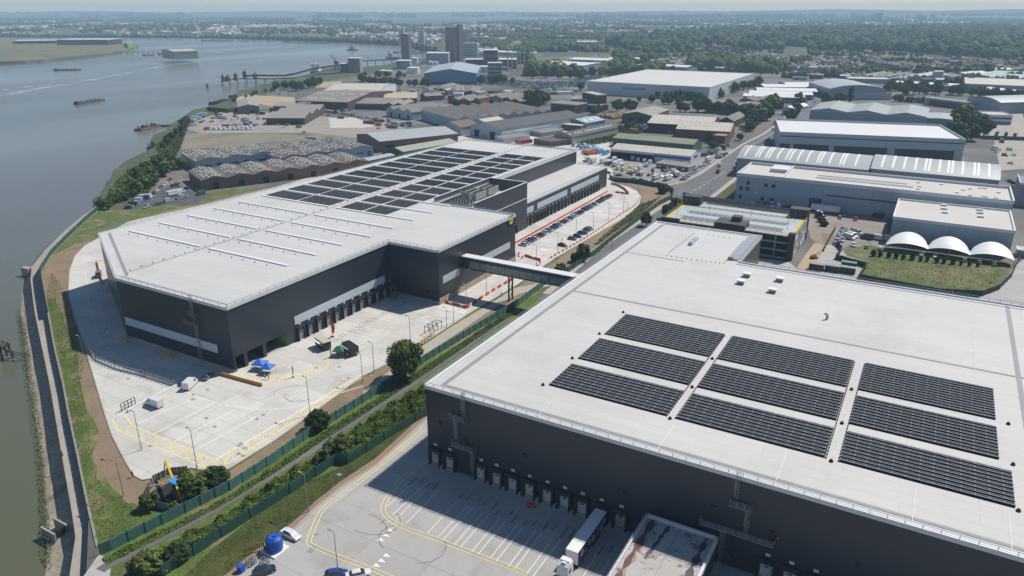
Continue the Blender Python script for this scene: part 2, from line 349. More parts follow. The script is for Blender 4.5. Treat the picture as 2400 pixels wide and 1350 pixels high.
# path between the two fences
mb=MB()
PC=smooth_poly(GS([(235,1338),(250,1327),(340,1280),(433,1233),(533,1177),(633,1117),(720,1064),(800,1010),(870,962),(935,921),(975,896),(1100,806),(1190,745)]),2,False)
for k in range(len(PC)-1):
    a,b=Vector(PC[k]),Vector(PC[k+1]); a0=Vector(PC[max(k-1,0)]); b1=Vector(PC[min(k+2,len(PC)-1)]); n0=(b-a0).normalized(); n1=(b1-a).normalized(); n0=Vector((-n0.y,n0.x))*1.15; n1=Vector((-n1.y,n1.x))*1.15
    mb.quad([(*(a-n0),.09),(*(b-n1),.09),(*(b+n1),.09),(*(a+n0),.09)])
tag(mb.build('path',M_ASPH),'narrow asphalt path between the green fences',kind='structure')
sheet('apron',[(168,1390),(232,1300),(262,1312),(250,1420)],.07,M_CONC2,'concrete apron where the path meets the flood walkway')
# grass strip right of fence
sheet('grass_verge',[(380,1400),(500,1285),(620,1195),(700,1140),(800,1095),(900,1020),(1002,965),(880,1077),(800,1130),(690,1225),(600,1292),(500,1380)],.06,M_GRASS2,'green grass verge beside the brick edging')
# roads
ROADL=[(1262,700),(1330,640),(1400,596),(1470,545),(1530,505),(1575,478),(1590,462),(1570,452),(1555,440),(1598,432),(1640,412),(1690,375),(1740,342),(1790,318),(1830,290),(1865,262),(1885,240),(1897,215),(1912,195),(1935,180),(1955,165),(2010,150)]
ROADR=[(1300,720),(1380,652),(1440,608),(1500,570),(1560,530),(1620,490),(1655,468),(1690,440),(1730,410),(1735,390),(1760,350),(1800,325),(1850,300),(1885,275),(1905,245),(1920,225),(1935,200),(1955,185),(1975,168),(2040,150)]
sheet('road',ROADL+ROADR[::-1],.1,M_ASPH,'two lane asphalt road through the estate')
mb=MB(); strip(mb,GS([(1310,672),(1400,620),(1480,570),(1545,520)]),.25,.115); strip(mb,GS([(1585,470),(1640,440),(1700,402)]),.25,.115,dash=(4,3)); strip(mb,GS([(1720,385),(1745,350),(1795,322),(1840,296),(1875,268),(1895,243),(1909,220),(1924,198),(1945,183),(1965,167)]),.3,.115,dash=(4,5))
tag(mb.build('road_markings',M_WHITEL),'white centre line of the estate road',kind='structure')
mb=MB()
for w_,P in ((3.0,GS([(1280,690),(1400,584),(1470,538),(1530,498),(1578,468)])),(2.5,GS([(1553,436),(1598,428),(1642,407),(1693,371),(1742,338),(1790,314),(1830,286),(1862,258)])),(3.0,GS([(1570,530),(1620,497),(1655,473),(1690,446),(1732,412)]))):
    strip(mb,P,w_,.16)
tag(mb.build('pavement',M_PAVE),'pale footway beside the estate road',kind='structure')
sheet('road',[(1560,440),(1598,432),(1640,452),(1655,470),(1590,482),(1575,478)],.104,M_ASPH,'road junction by the van yard')
# open ground patches in the estates
sheet('waste_ground',jag([(415,352),(400,345),(425,318),(480,312),(720,316),(760,300),(860,316),(870,322),(640,330),(560,345)],1.5,4,5),.06,M_WASTE,'bare waste ground behind the unit sheds')
sheet('sandy_plot',[(552,230),(575,222),(690,228),(692,240),(640,250),(605,243),(556,240)],.06,M_SAND,'flat sandy plot beside the river')
sheet('sandy_plot',[(735,205),(755,193),(800,190),(800,206)],.061,M_SAND,'pale rubble plot by the long shed')
sheet('car_yard_ground',[(425,298),(470,280),(520,262),(560,256),(720,270),(905,285),(960,305),(890,330),(740,312),(470,312)],.065,mat('rubble yard',(.28,.25,.215),.95,var=.2,scale=.04,fine=.15,fscale=.4),'pale rubble ground of the scrap yards')
sheet('white_slab',[(770,277),(830,275),(880,296),(850,300),(775,300)],.08,mat('white slab',(.46,.44,.40),.9,var=.1,scale=.1),'white concrete slab in the scrap yard')
sheet('asphalt_yard',[(290,494),(330,470),(415,425),(420,440),(500,455),(460,478),(400,478)],.075,M_ASPHD,'dark asphalt yard full of parked cars')
sheet('van_yard_ground',[(1425,350),(1640,372),(1690,345),(1720,350),(1700,375),(1640,408),(1600,428),(1545,432),(1430,402)],.07,mat('van yard surface',(.25,.235,.215),.95,var=.15,scale=.06,fine=.1,fscale=.5),'worn surface of the vehicle yard')
sheet('car_park_surface',[(1640,470),(1730,462),(1900,470),(2080,500),(2075,590),(1990,575),(1950,600),(1900,560),(1880,480)],.075,mat('car park blocks',(.245,.215,.185),.95,var=.15,scale=.08,fine=.1,fscale=.5,stain=(.06,.55,.7,(.14,.135,.13))),'brownish car park of the pale office')
sheet('meadow',jag([(2000,580),(1978,590),(1970,608),(2030,620),(2010,650),(2080,665),(2200,690),(2290,692),(2340,668),(2375,620),(2375,612),(2250,603),(2100,586),(2040,575)],2,3,9),.085,M_MEADOW,'rough green meadow behind the near warehouse')
sheet('meadow',[(1640,470),(1730,425),(1735,455),(1725,468),(1650,475)],.082,M_GRASS2,'small green field beside the road')
sheet('grass_verge',[(1925,545),(1960,552),(1950,590),(1930,580)],.0835,M_DIRT,'brown soil between car park block and fence')
sheet('footpath',[(1858,640),(1908,570),(1935,575),(1900,650)],.095,M_SAND,'sandy coloured track beside the car park block')
sheet('back_yard_concrete',[(1900,640),(1935,575),(1960,570),(1985,600),(2030,615),(2005,655),(1890,650)],.09,M_CONC2,'grey concrete yard with dark skips')
sheet('perimeter_road',[(1780,605),(1850,615),(1890,650),(2005,660),(2110,672),(2290,700),(2345,675),(2378,625),(2400,608),(2450,608),(2450,760),(1700,640)],.088,M_CONC2,'concrete service road behind the near warehouse')
for i,p in enumerate([[(2330,330),(2420,325),(2420,395),(2345,400)],[(2290,262),(2395,265),(2420,330),(2300,325)]]):
    sheet('yard_concrete',p,.07+.004*i,mat('pale lot surface',(.33,.30,.26),.95,var=.15,scale=.05,fine=.1,fscale=.4),'pale concrete lorry yard at the right')
# peninsula
pen=[G(a,b,WZ) for a,b in [(-600,180),(0,152),(60,149),(100,146),(200,136),(262,129),(290,123),(315,115),(326,111),(300,108),(240,99),(150,96),(0,94),(-600,92)]]
mb=MB(); mb.prism(pen,WZ-2,-.5); tag(mb.build('ground',mat('marsh flat',(.105,.12,.045),.95,var=.25,scale=.02,col2=(.17,.13,.085),thr=(.47,.56),fine=.25,fscale=.1,stain=(.02,.55,.6,(.08,.11,.03)))),'low grassy spit across the river',kind='structure')
# green marsh islets at the bank
for i,(c,rx,ry) in enumerate([((372,347),26,12),((385,333),22,8),((300,420),32,20),((338,398),30,14),((545,265),28,10),((502,272),20,8),((240,470),20,10)]):
    pts=[(c[0]+rx*math.cos(t)*random.uniform(.8,1.1),c[1]+ry*math.sin(t)*random.uniform(.8,1.1)) for t in np.linspace(0,2*math.pi,22)[:-1]]
    mb=MB(); mb.prism([G(a,b,WZ+.8) for a,b in pts],WZ-.5,WZ+.8+.1*i); tag(mb.build('marsh',mat('marsh turf',(.05,.08,.02),.95,var=.3,scale=.1,fine=.25,fscale=.8,bump=.4)),'bright green marsh at the river edge',kind='structure')
# ------------------------------------------------------------------ the two big warehouses
ZR=20.3
def railing(mb,P,z,h=1.1,step=2.5,r=.07,mi=0):
    for a,b in zip(P[:-1],P[1:]):
        for zz in (z+h,z+h*.55): mb.beam((*a,zz),(*b,zz),r,mi=mi)
        l=math.dist(a,b); n=max(1,int(l/step))
        for k in range(n+1):
            t=k/n; x=a[0]+(b[0]-a[0])*t; y=a[1]+(b[1]-a[1])*t; mb.beam((x,y,z),(x,y,z+h),r*1.2,mi=mi)
def parapet(mb,P,z,w=.5,h=.35,mi=0):
    for i in range(len(P)):
        a=P[i]; b=P[(i+1)%len(P)]; mb.beam((*a,z+h/2-.3),(*b,z+h/2-.3),w,h+.6,mi)
def cage_ladder(mb,x,y,z0,z1,s=-1):
    for dx in (-.3,.3): mb.beam((x+dx,y+s*.35,z0),(x+dx,y+s*.35,z1),.08)
    z=z0
    while z<z1: mb.beam((x-.3,y+s*.35,z),(x+.3,y+s*.35,z),.05); z+=.6
    z=z0+2.2
    while z<z1:
        for p,q in (((-.4,.35),(-.4,1.0)),((-.4,1.0),(.4,1.0)),((.4,1.0),(.4,.35))): mb.beam((x+p[0],y+s*p[1],z),(x+q[0],y+s*q[1],z),.06)
        z+=1.2
    for dx in (-.4,0,.4): mb.beam((x+dx,y+s*1.0,z0+2.2),(x+dx,y+s*1.0,z1),.05)
def platform(mb,x0,x1,y,z,s=-1,d=1.2):
    ya,yb=sorted((y+s*.05,y+s*d)); mb.box(x0,ya,z-.12,x1,yb,z)
    P=[(x0,y+s*.1),(x0,y+s*d),(x1,y+s*d),(x1,y+s*.1)]; railing(mb,P,z,1.1,1.2,.07)
def text_mesh(txt,size,m,name,parent,loc,rot,ext=.03):
    cu=bpy.data.curves.new(name,'FONT'); cu.body=txt; cu.size=size; cu.extrude=ext; cu.align_x='CENTER'; cu.align_y='CENTER'; cu.resolution_u=2
    o=bpy.data.objects.new('tmp',cu); COL.objects.link(o); bpy.context.view_layer.update()
    me=bpy.data.meshes.new_from_object(o.evaluated_get(bpy.context.evaluated_depsgraph_get())); bpy.data.objects.remove(o)
    me.name=name; me.materials.clear(); me.materials.append(m); q=bpy.data.objects.new(name,me); COL.objects.link(q); q.parent=parent; q.location=loc; q.rotation_euler=rot; return q
# --- left warehouse
LBP=[(-268.5,156.2),(-217,128.7),(-166.5,128.7),(-166.5,202.0),(-144.6,202.0),(-144.6,257.5),(-185.5,257.5),(-185.5,405.5),(-263.0,405.5)]
LO=(-166.5,128.7,0)
LB=thing('distribution_warehouse','vast dark grey warehouse with pale roof and rows of solar panels beside the river','warehouse',LO)
mb=MB(LO)
n=len(LBP)
for i in range(n):
    a=LBP[i]; b=LBP[(i+1)%n]
    if i==2:  # dock wall: openings y129.3-132.6, 133.7-139.7, 141-149.3 up to z 4.5
        x=-166.5; mb.quad([(x,128.7,4.6),(x,202,4.6),(x,202,ZR),(x,128.7,ZR)])
        ys=[128.7,129.4,132.5,133.7,139.7,141.0,149.2,202]
        for k in range(0,8,2): mb.quad([(x,ys[k],0),(x,ys[k+1],0),(x,ys[k+1],4.6),(x,ys[k],4.6)])
    else: mb.quad([(*a,0),(*b,0),(*b,ZR),(*a,ZR)])
mb.build('wall',M_CLAD,LB)
mb=MB(LO); mb.prism(LBP,ZR-.05,ZR-.05); mb.build('roof',M_MEMB,LB)
mb=MB(LO); parapet(mb,LBP,ZR,.6,.35); mb.build('roof_edge_trim',M_TRIM,LB)
mb=MB(LO); railing(mb,[(x*0.9985,y) for x,y in LBP]+[LBP[0]],ZR+.1,1.1,3.0,.075); mb.build('roof_railing',M_STEEL,LB)
# loading bay interior behind the openings
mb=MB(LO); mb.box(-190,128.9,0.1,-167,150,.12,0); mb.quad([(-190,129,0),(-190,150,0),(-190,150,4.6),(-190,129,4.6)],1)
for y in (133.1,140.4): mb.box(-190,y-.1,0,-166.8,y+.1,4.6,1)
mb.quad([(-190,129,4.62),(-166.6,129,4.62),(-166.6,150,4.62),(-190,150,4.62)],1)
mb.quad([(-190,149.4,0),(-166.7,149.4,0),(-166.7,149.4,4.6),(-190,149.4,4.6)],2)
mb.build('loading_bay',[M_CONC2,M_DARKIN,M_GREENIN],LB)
# plinth on block
for q in ((-144.7,201.9,0,-144.4,257.6,2.3),(-166.5,201.75,0,-144.4,201.95,1.2),(-217,128.45,0,-166.4,128.6,.8)):
    mb=MB(LO); mb.box(*q); mb.build('plinth',M_PLINTH,LB)
# glazing bands
mb=MB(LO); mb.box(-166.45,153.3,5.9,-166.3,198.4,8.6); mb.build('window_band',M_BAND,LB)
mb=MB(LO); mb.box(-216,128.45,4.8,-172.8,128.6,7.5); mb.build('window_band',M_BAND,LB)
mb=MB(LO); mb.box(-144.55,204.2,7.4,-144.4,215,10.1); mb.build('window_band',M_BAND,LB)
mb=MB(LO); mb.box(-144.55,221,7.4,-144.4,252.8,10.1); mb.build('window_band',M_BAND,LB)
# gutters and rooflight ridges on roof
mb=MB(LO)
gx=G(1275,343,ZR)[0]; 
g0=G(270,612,ZR); xr=(G(640,530,ZR)[0])
mb.box(xr-.25,134,ZR-.03,xr+.25,404,ZR+.02)
e0,e1=(-267.0,157.6),(-217.0,130.7)
d=Vector((e1[0]-e0[0],e1[1]-e0[1])); nn=Vector((-d.y,d.x)).normalized()
for t in (1.2,):
    P=[Vector(e0)+nn*t,Vector(e1)+nn*t]; q=nn*.9
    mb.quad([(*P[0],ZR+.02),(*P[1],ZR+.02),(*(P[1]+q),ZR+.02),(*(P[0]+q),ZR+.02)])
mb.box(-216.5,130.7,ZR-.03,-168.5,131.2,ZR+.02); mb.box(-187.6,258,ZR-.03,-187.0,404,ZR+.02)
mb.build('roof_gutter',M_GUT,LB)
# white raised rooflights : long ribs along X
XL0,XL1=-261.5,xr-2.2; XR0,XR1=xr+2.2,-190.5
ribs=[]
M_RIB=flat('rooflight ridge',(.68,.69,.70),.4)
RY=[161.5,176.5,191.5,206.5,221.5,236.5,251.5,266.5,281.5,296.5,311.5,326.5,341.5,356.5,371.5,386.5]
yy=[GS([p],ZR)[0][1] for p in [(275,535),(357,517),(423,500),(484,485),(543,470),(600,457)]]
yy2=[GS([p],ZR)[0][1] for p in [(445,570),(518,545),(580,525),(640,508),(700,492)]]
RY=[]
y=yy[0]; RY=[y+k*(yy[4]-yy[0])/4 for k in range(17)]
for y in RY:
    if y>400: break
    for (a,b) in ((XL0,XL1),(XR0,XR1)):
        a2=a
        if y<161 and a<-250: a2=a+3
        if b>-191 and y<258: b=-178.5 if y<200 else -176
        mb=MB(LO); mb.box(a2,y-.6,ZR,b,y+.6,ZR+.3,0); mb.build('roof_light',M_RIB,LB)
# safety wire posts
mb=MB(LO)
for k in range(64):
    y=136+k*4.2
    mb.cyl(xr-1.2,y,ZR,ZR+.35,.22,n=5)
for y in RY[:5]:
    for k in range(14): mb.cyl(-258+k*5.6,y-3.0,ZR,ZR+.35,.2,n=5)
mb.build('roof_anchor',M_GUT,LB)
# solar arrays on left roof : thing per array
def pv_mesh(w,d,rows,name='panel_row',mod=1.75,detail=True):
    """one row of tilted modules, length w along X, centred on origin y; returns mesh"""
    mb=MB(); p=d
    zlo,zhi=.12,.12+p*.20
    y0=p*.22; y1=p*.97
    mb.quad([(0,y0,zhi),(w,y0,zhi),(w,y1,zlo),(0,y1,zlo)],0)
    mb.quad([(0,y0,zhi-.03),(w,y0,zhi-.03),(w,y0+.04,0),(0,y0+.04,0)],2); mb.quad([(0,p*.0,.02),(w,0,.02),(w,y1,.02),(0,y1,.02)],2)  # black back and base sheet: shade beneath the tilted modules, put in as colour
    if detail:
        mb.beam((0,y0,zhi+.02),(w,y0,zhi+.02),.07,.05,1); mb.beam((0,y1,zlo+.02),(w,y1,zlo+.02),.05,.04,1)
        k=0.0
        while k<=w+.01:
            mb.beam((k,y0,zhi+.02),(k,y1,zlo+.02),.06,.05,1); k+=mod
    me_o=mb.build(name,[M_PV,M_PVF,M_BLACK]); me=me_o.data; bpy.data.objects.remove(me_o); return me
def array(x0,y0,x1,y1,z,pitch,label,group,mod=1.75,detail=True):
    t=thing('solar_array',label,'solar panels',(x0,y0,z),group=group)
    n=max(1,round((y1-y0)/pitch)); key=(round(x1-x0,1),round((y1-y0)/n,3),detail)
    me=PVC.get(key)
    if me is None: me=PVC[key]=pv_mesh(x1-x0,(y1-y0)/n,n,mod=mod,detail=detail)
    for k in range(n):
        o=bpy.data.objects.new('panel_row',me); COL.objects.link(o); o.parent=t; o.location=(0,k*(y1-y0)/n,0)
    return t
PVC={}
ordn=['first','second','third','fourth','fifth','sixth','seventh','eighth','ninth','tenth','eleventh','twelfth','thirteenth','fourteenth','fifteenth','sixteenth','seventeenth','eighteenth','nineteenth','twentieth']
def ordw(i): return ordn[i] if i<20 else 'number %d'%(i+1)
mods=(XL1-XL0-3)/2
cells=[]
for k in range(len(RY)-1):
    ya,yb=RY[k]+1.4,RY[k+1]-1.6
    if yb>402: break
    row=[]
    if k>=5: row+=[(XL0+1,XL0+1+mods),(XL0+2.6+mods,XL1-1)]
    if k>=5: row+=[(XR0+1,(XR0+XR1)/2-.8),((XR0+XR1)/2+.8,XR1-1)]
    for j,(a,b) in enumerate(row): cells.append((k,j,a,ya,b,yb))
ks=sorted(set(c[0] for c in cells))
for (k,j,a,ya,b,yb) in cells:
    side=['by the left roof edge','left of the central gutter','right of the central gutter','by the right roof edge'][j]
    array(a,ya,b,yb,ZR,1.55,'solar array %s, %s strip from the near end'%(side,ordw(ks.index(k))),'solar arrays on the riverside warehouse roof',mod=3.5)
# plant well
mb=MB(LO)
W0,W1,Y0,Y1=-185.5,-165,258.2,305
wz=22.6
for a,b in (((W1,Y0),(W1,Y1)),((W1,Y1),(W0,Y1)),((W0,Y1),(W0,Y0))):
    mb.beam((*a,(wz)/2),(*b,wz/2),.5,wz)
mb.box(W0+.1,Y0,13.2,W1-.3,Y1-.3,17.6,1); mb.build('plant_enclosure',[M_CLADV,M_MEMB],LB)
mb=MB(LO)
for a,b in (((W1,Y0),(W1,Y1)),((W1,Y1),(W0,Y1)),((W0,Y1),(W0,Y0))): mb.beam((*a,wz+.08),(*b,wz+.08),.7,.16)
mb.box(-164.7,258.5,14.9,-164.5,304.5,15.2); mb.build('enclosure_coping',M_TRIM,LB)
mb=MB(LO); mb.box(-183.5,262,17.62,-170,292,18.6); mb.build('plant_deck',M_BAND,LB)
def chiller(x,y,fans,label,tall):
    t=thing('air_cooler',label,'cooling unit',(x,y,18.62),group='cooling units on the roof deck')
    mb=MB()
    if tall:
        mb.box(-1.1,0,1.2,1.1,9,4.2,0); 
        for k in range(5): 
            for s in (-1,1): mb.beam((s*1,.2+k*2.1,0),(s*1,.2+k*2.1,1.3),.15,mi=1)
        mb.build('cabinet',[flat('beige cabinet',(.34,.34,.31),.6),M_BLACK],t)
    else:
        mb.box(-.6,0,.5,.6,2.1,1.7,0); mb.build('cabinet',M_STEEL,t)
    mb=MB()
    if tall:
        for k in range(4): mb.cyl(0,1.2+k*2.2,4.2,4.5,.9,n=10)
    else:
        mb.cyl(0,.6,1.7,2.1,.5,n=10); 
        for s in (-1,1):
            for q in (.1,2): mb.beam((s*.55,q,0),(s*.55,q,.6),.1)
    mb.build('fan',M_BLACK,t)
for i in range(7):
    for j in range(3): chiller(-181+i*1.55,263+j*2.7,1,'small silver cooling unit, %s from the left in the %s row on the roof deck'%(ordw(i),['front','middle','back'][j]),False)
for i,(x,y) in enumerate([(-181,274),(-177.5,272),(-174,272),(-174,283),(-177.5,283)]): chiller(x,y,4,'tall beige cooling unit, %s of the five on the roof deck'%ordw(i),True)
# annex
AX0,AX1,AY0,AY1,AZ=-185.4,-166.1,305.2,407.6,12.0
mb=MB(LO); mb.box(AX0,AY0,0,AX1,AY1,AZ-.1); mb.box(-165.2,258,0,-165.0,305,12); mb.build('annex_wall',M_CLADV,LB)
mb=MB(LO); mb.box(AX0+.3,AY0,AZ-.08,AX1-.3,AY1-.3,AZ+.05); mb.build('annex_roof',M_MEMB,LB)
mb=MB(LO); parapet(mb,[(AX0,AY0),(AX1,AY0),(AX1,AY1),(AX0,AY1)],AZ,.5,.3); mb.build('annex_trim',M_TRIM,LB)
mb=MB(LO); railing(mb,[(AX1-.3,AY0),(AX1-.3,AY1),(AX0,AY1)],AZ+.1,1.1,3,.075); mb.build('annex_railing',M_STEEL,LB)
# dock doors: a shared set of meshes
def dock_meshes(ax):
    # built for a wall facing +X (local x outwards)
    sh=MB(); sh.box(0,-1.6,3.75,.8,1.6,4.75); sh.box(0,-1.6,.1,.8,-1.15,3.75); sh.box(0,1.15,.1,.8,1.6,3.75)
    dr=MB(); dr.box(.02,-1.1,.55,.14,1.1,3.7)
    wn=MB(); wn.box(.15,-.4,2.7,.18,.4,3.05)
    bf=MB(); bf.box(0,-1.1,.1,.5,1.1,.5)
    sg=MB(); sg.box(.0,-.42,5.2,.1,.42,5.75)
    out=[]
    for nm,m_,mm in (('dock_shelter',sh,M_BLACK),('dock_door',dr,M_DOORW),('door_window',wn,M_BLACK),('dock_buffer',bf,M_PLINTH),('bay_number_sign',sg,M_WHITEP)):
        o=m_.build(nm,mm); out.append((nm,o.data)); bpy.data.objects.remove(o)
    return out
DM=dock_meshes(0)
def dock(parent,org,x,y,rz,sign=True,z=0,num=None):
    door=None
    for nm,me in DM:
        if nm=='bay_number_sign' and not sign: continue
        if nm=='door_window' and door is None: continue
        o=bpy.data.objects.new(nm,me); COL.objects.link(o)
        if nm=='door_window': o.parent=door; continue
        o.parent=parent; o.location=(x-org[0],y-org[1],z); o.rotation_euler=(0,0,rz)
        if nm=='dock_door': door=o
        if nm=='bay_number_sign' and num is not None:
            text_mesh(str(num),.42,M_BLACK,'lettering',o,(.115,0,5.47),(math.pi/2,0,math.pi/2),.006)
for i in range(12): dock(LB,LO,-166.45,155.3+i*4.21-(0 if i<11 else .3),0,True)
for i in range(9): dock(LB,LO,-166.05,400-i*4.2-6,0)
for i in range(9): dock(LB,LO,-166.05,352-i*4.2,0,)
for i in range(5): dock(LB,LO,-166.05,309+i*4.2-1,0)
for i in range(8): dock(LB,LO,-164.95,263+i*4.3,0)
for (a,b) in ((357,395),(318,352.5)):
    mb=MB(LO); mb.box(-166.1,a,6.4,-165.95,b,9.3); mb.build('window_band',M_BAND,LB)
for (a,b) in ((306,314),):
    mb=MB(LO); mb.box(-166.1,a,6.4,-165.95,b,9.3); mb.build('window_band',M_BAND,LB)
# ladder with platform on the front wall
mb=MB(LO)
for x,z0,z1 in ((-180.7,12.6,22),(-180.2,0,12.6)): cage_ladder(mb,x,128.6,z0,z1)
platform(mb,-185.5,-179.4,128.6,12.5); platform(mb,-182.5,-179.4,128.6,15.6)
mb.build('access_ladder',M_STEEL,LB)
# fascia sign: blue square, yellow disc, red ring
y0,y1=GX(1190,524,-144.5)[0],0
sg=MB(LO); sg.box(-144.5,251.3,16.9,-144.35,255.7,20.9); sgo=sg.build('fascia_sign',flat('sign blue',(.01,.025,.22),.4),LB)
c=(-144.28,253.5,19.0)
for nm,r,mm,dx in (('red_ring',1.62,M_REDP,0),('yellow_disc',1.5,flat('sign yellow',(.85,.62,.01),.4),.05)):
    mb=MB(LO)
    P=[(c[0]+dx,c[1]+r*math.cos(t),c[2]+r*math.sin(t)) for t in np.linspace(0,2*math.pi,29)[:-1]]; mb.quad(P); mb.build(nm,mm,sgo)
text_mesh('LiDL',1.15,flat('sign lettering',(.01,.03,.3),.4),'lettering',sgo,(c[0]+.1-LO[0],c[1]-LO[1],c[2]),(math.pi/2,0,math.pi/2),.02)
# canopy in the corner and small wall fittings
mb=MB(LO); mb.box(-166.3,197.6,4.4,-160.5,201.7,4.7); 
for x in (-160.8,-163.5): mb.beam((x,197.9,0),(x,197.9,4.4),.2)
mb.build('canopy',flat('dark green canopy',(.03,.07,.06),.5),LB)
mb=MB(LO)
for (a,w) in ((-151,2.5),(-147,2.0)): pass
mb.box(-150.5,201.8,3.9,-149.3,201.98,4.7); mb.box(-146.6,201.8,3.9,-145.3,201.98,4.7); mb.box(-198,128.5,8.3,-196.6,128.69,9.6); mb.build('louvre',M_BLACK,LB)
# --- footbridge
bz=14.4
def ybr(x): return 216.5
FB=thing('footbridge','long dark glazed footbridge with a pale flat roof linking the two warehouses','footbridge',(-124.5,218.2,0))
FO=(-124.5,218.2,0)
mb=MB(FO); mb.box(-144.4,216.4,bz-.3,-88.5,220.1,bz); mb.build('bridge_roof',M_TRIM,FB)
mb=MB(FO); mb.box(-144.4,216.5,bz-1.6,-88.5,216.7,bz-.3); mb.box(-144.4,219.8,bz-1.6,-88.5,220.0,bz-.3); mb.box(-144.4,216.5,bz-4.7,-88.5,220.0,bz-4.2); mb.box(-144.4,216.5,bz-4.2,-140.5,216.7,bz-1.6)
mb.build('bridge_body',M_CLAD,FB)
mb=MB(FO); mb.box(-140.5,216.55,bz-4.2,-89,216.6,bz-1.6); mb.box(-140.5,219.85,bz-4.2,-89,219.9,bz-1.6); mb.build('glazing',mat('bridge glass',(.15,.24,.23),.1,var=.5,scale=.25,spec=.8),FB)
mb=MB(FO)
for k in range(18):
    x=-140.5+k*2.9; mb.beam((x,216.44,bz-4.2),(x,216.44,bz-1.6),.26)
mb.box(-140.5,216.42,bz-3.2,-89,216.5,bz-3.08); mb.build('mullions',M_STEEL,FB)
mb=MB(FO)
for k in range(0,17): 
    x=-140.5+k*2.9; a,b=(bz-4.2,bz-1.6) if k%2 else (bz-1.6,bz-4.2); mb.beam((x,216.9,a),(x+2.9,216.9,b),.14)
mb.build('truss',flat('cream steel truss',(.45,.42,.30),.5),FB)
for yy_ in (217.0,219.6):
    mb=MB(FO); mb.beam((-124.5,yy_,0),(-124.5,yy_,bz-4.6),.45); mb.build('leg',M_BLACK,FB)
mb=MB(FO); 
for z in (0,3.2,6.4): mb.beam((-124.5,217,z),(-124.5,219.6,z+3.2),.15)
mb.build('bracing',M_BLACK,FB)
# --- near warehouse
NO=(-90.2,119.3,0)
NP=[(-90.2,119.3),(70,119.3),(70,241.8),(-49.7,241.8),(-49.7,276.5),(-90.2,276.5)]
NW=thing('warehouse','huge dark warehouse nearest the camera with flat white roof and nine solar arrays','warehouse',NO)
mb=MB(NO)
for i in range(len(NP)):
    a=NP[i]; b=NP[(i+1)%len(NP)]
    mb.quad([(*a,0),(*b,0),(*b,ZR),(*a,ZR)])
mb.build('wall',M_CLAD,NW)
mb=MB(NO); mb.prism(NP,ZR-.05,ZR-.05); mb.build('roof',M_MEMB,NW)
mb=MB(NO); parapet(mb,NP,ZR,.7,.3); mb.build('roof_edge_trim',M_TRIM,NW)
# gutters
mb=MB(NO); z=ZR-.03; zt=ZR+.02
mb.box(-87.4,121.2,z,69,122.0,zt); mb.box(-87.4,122.01,z,-86.4,274.5,zt); mb.box(26.2,122.01,z,27.2,240,zt); 
mb.box(-86.39,189.9,z,26.19,190.6,zt); mb.box(27.21,189.9,z,69,190.6,zt)
yq=G(1500,592,ZR)[1]; mb.box(-86.39,233.5,z,-66,233.9,zt); mb.box(-86.39,274.51,z,-50,275.1,zt); mb.box(-50,239.3,z,69,239.9,zt)
mb.build('roof_gutter',M_GUT,NW)
mb=MB(NO); 
for P in ([(-90.4,119.0),(70,119.0)],[(-90.6,119),(-90.6,276.5)],[(-49.4,242),(70,242)],[(-49.4,276.5),(-49.4,242)]): railing(mb,P,ZR-.1,1.2,2.6,.075)
mb.build('roof_railing',M_STEEL,NW)
# solar arrays 3x3
xs3=[(-66.0,-38.6),(-36.4,-7.4),(-4.8,21.3)]
ys3=[GS([p],ZR)[0][1] for p in [(1295,905),(1350,855),(1365,843),(1415,795),(1425,785),(1470,737)]]
print('ys3',ys3)
ya3=[(ys3[0],ys3[1]),(ys3[2],ys3[3]),(ys3[4],ys3[5])]
for j,(a,b) in enumerate(xs3):
    for i,(c,d) in enumerate(ya3):
        bb=b+(1.8 if (j==2 and i==0) else 0)
        array(a,c,bb,d,ZR,1.32,'dark solar array on the near roof, %s row, %s column'%(['front','middle','back'][i],['left','centre','right'][j]),'nine solar arrays on the near roof',mod=2.2)
# ballast weights
mb=MB(NO)
for x in (-37.5,-6.2,23.5,-67.2):
    for (c,d) in ya3: mb.cyl(x,c-.6,ZR,ZR+.5,.45,.2,n=6); 
mb.cyl(-67.2,ya3[2][1]+.8,ZR,ZR+.5,.45,.2,n=6)
mb.build('roof_anchor',M_BLACK,NW)
mb=MB(NO)
for x in (-38.4,-36.6,-7.2,-5.0):
    for k in range(36): mb.box(x-.08,ys3[0]+k*1.32,ZR,x+.12,ys3[0]+k*1.32+.5,ZR+.25)
mb.build('cable_clip',M_BLACK,NW)
# faint lightning tape
mb=MB(NO)
for x in (-62,-36,-14,8,22): mb.box(x-.04,120,ZR-.02,x+.04,131,ZR+.03)
mb.build('lightning_tape',M_WHITEP,NW)
# roof vents
for i,(px,py) in enumerate([(1750,648),(1736,665),(1827,659),(1810,685)]):
    x,y=G(px,py,ZR); 
    mb=MB(NO); mb.box(x-1.0,y-.7,ZR,x+1.0,y+.7,ZR+.9,0); mb.box(x-1.25,y-.95,ZR+.9,x+1.25,y+.95,ZR+1.25,1); mb.build('roof_vent',[M_GUT,M_WHITEP],NW)
x,y=G(1938,748,ZR); mb=MB(NO); mb.cyl(x,y,ZR,ZR+1.2,.35,n=8); mb.tube((x,y,ZR+1.2),(x-.6,y-.3,ZR+1.6),.35,8); mb.build('flue_pipe',M_STEEL,NW)
x,y=G(1625,568,ZR); mb=MB(NO)
for a,b,c in ((-1.0,0,-.5),(1.0,3.5,.8),): pass
mb.box(x-.7,y-4,ZR,x+.7,y-.2,ZR+1.1); mb.box(x-.7,y+.1,ZR,x+.7,y+4,ZR+1.1); mb.build('roof_light_box',mat('rooflight glass',(.35,.42,.46),.2,var=.1),NW)
mb=MB(NO)
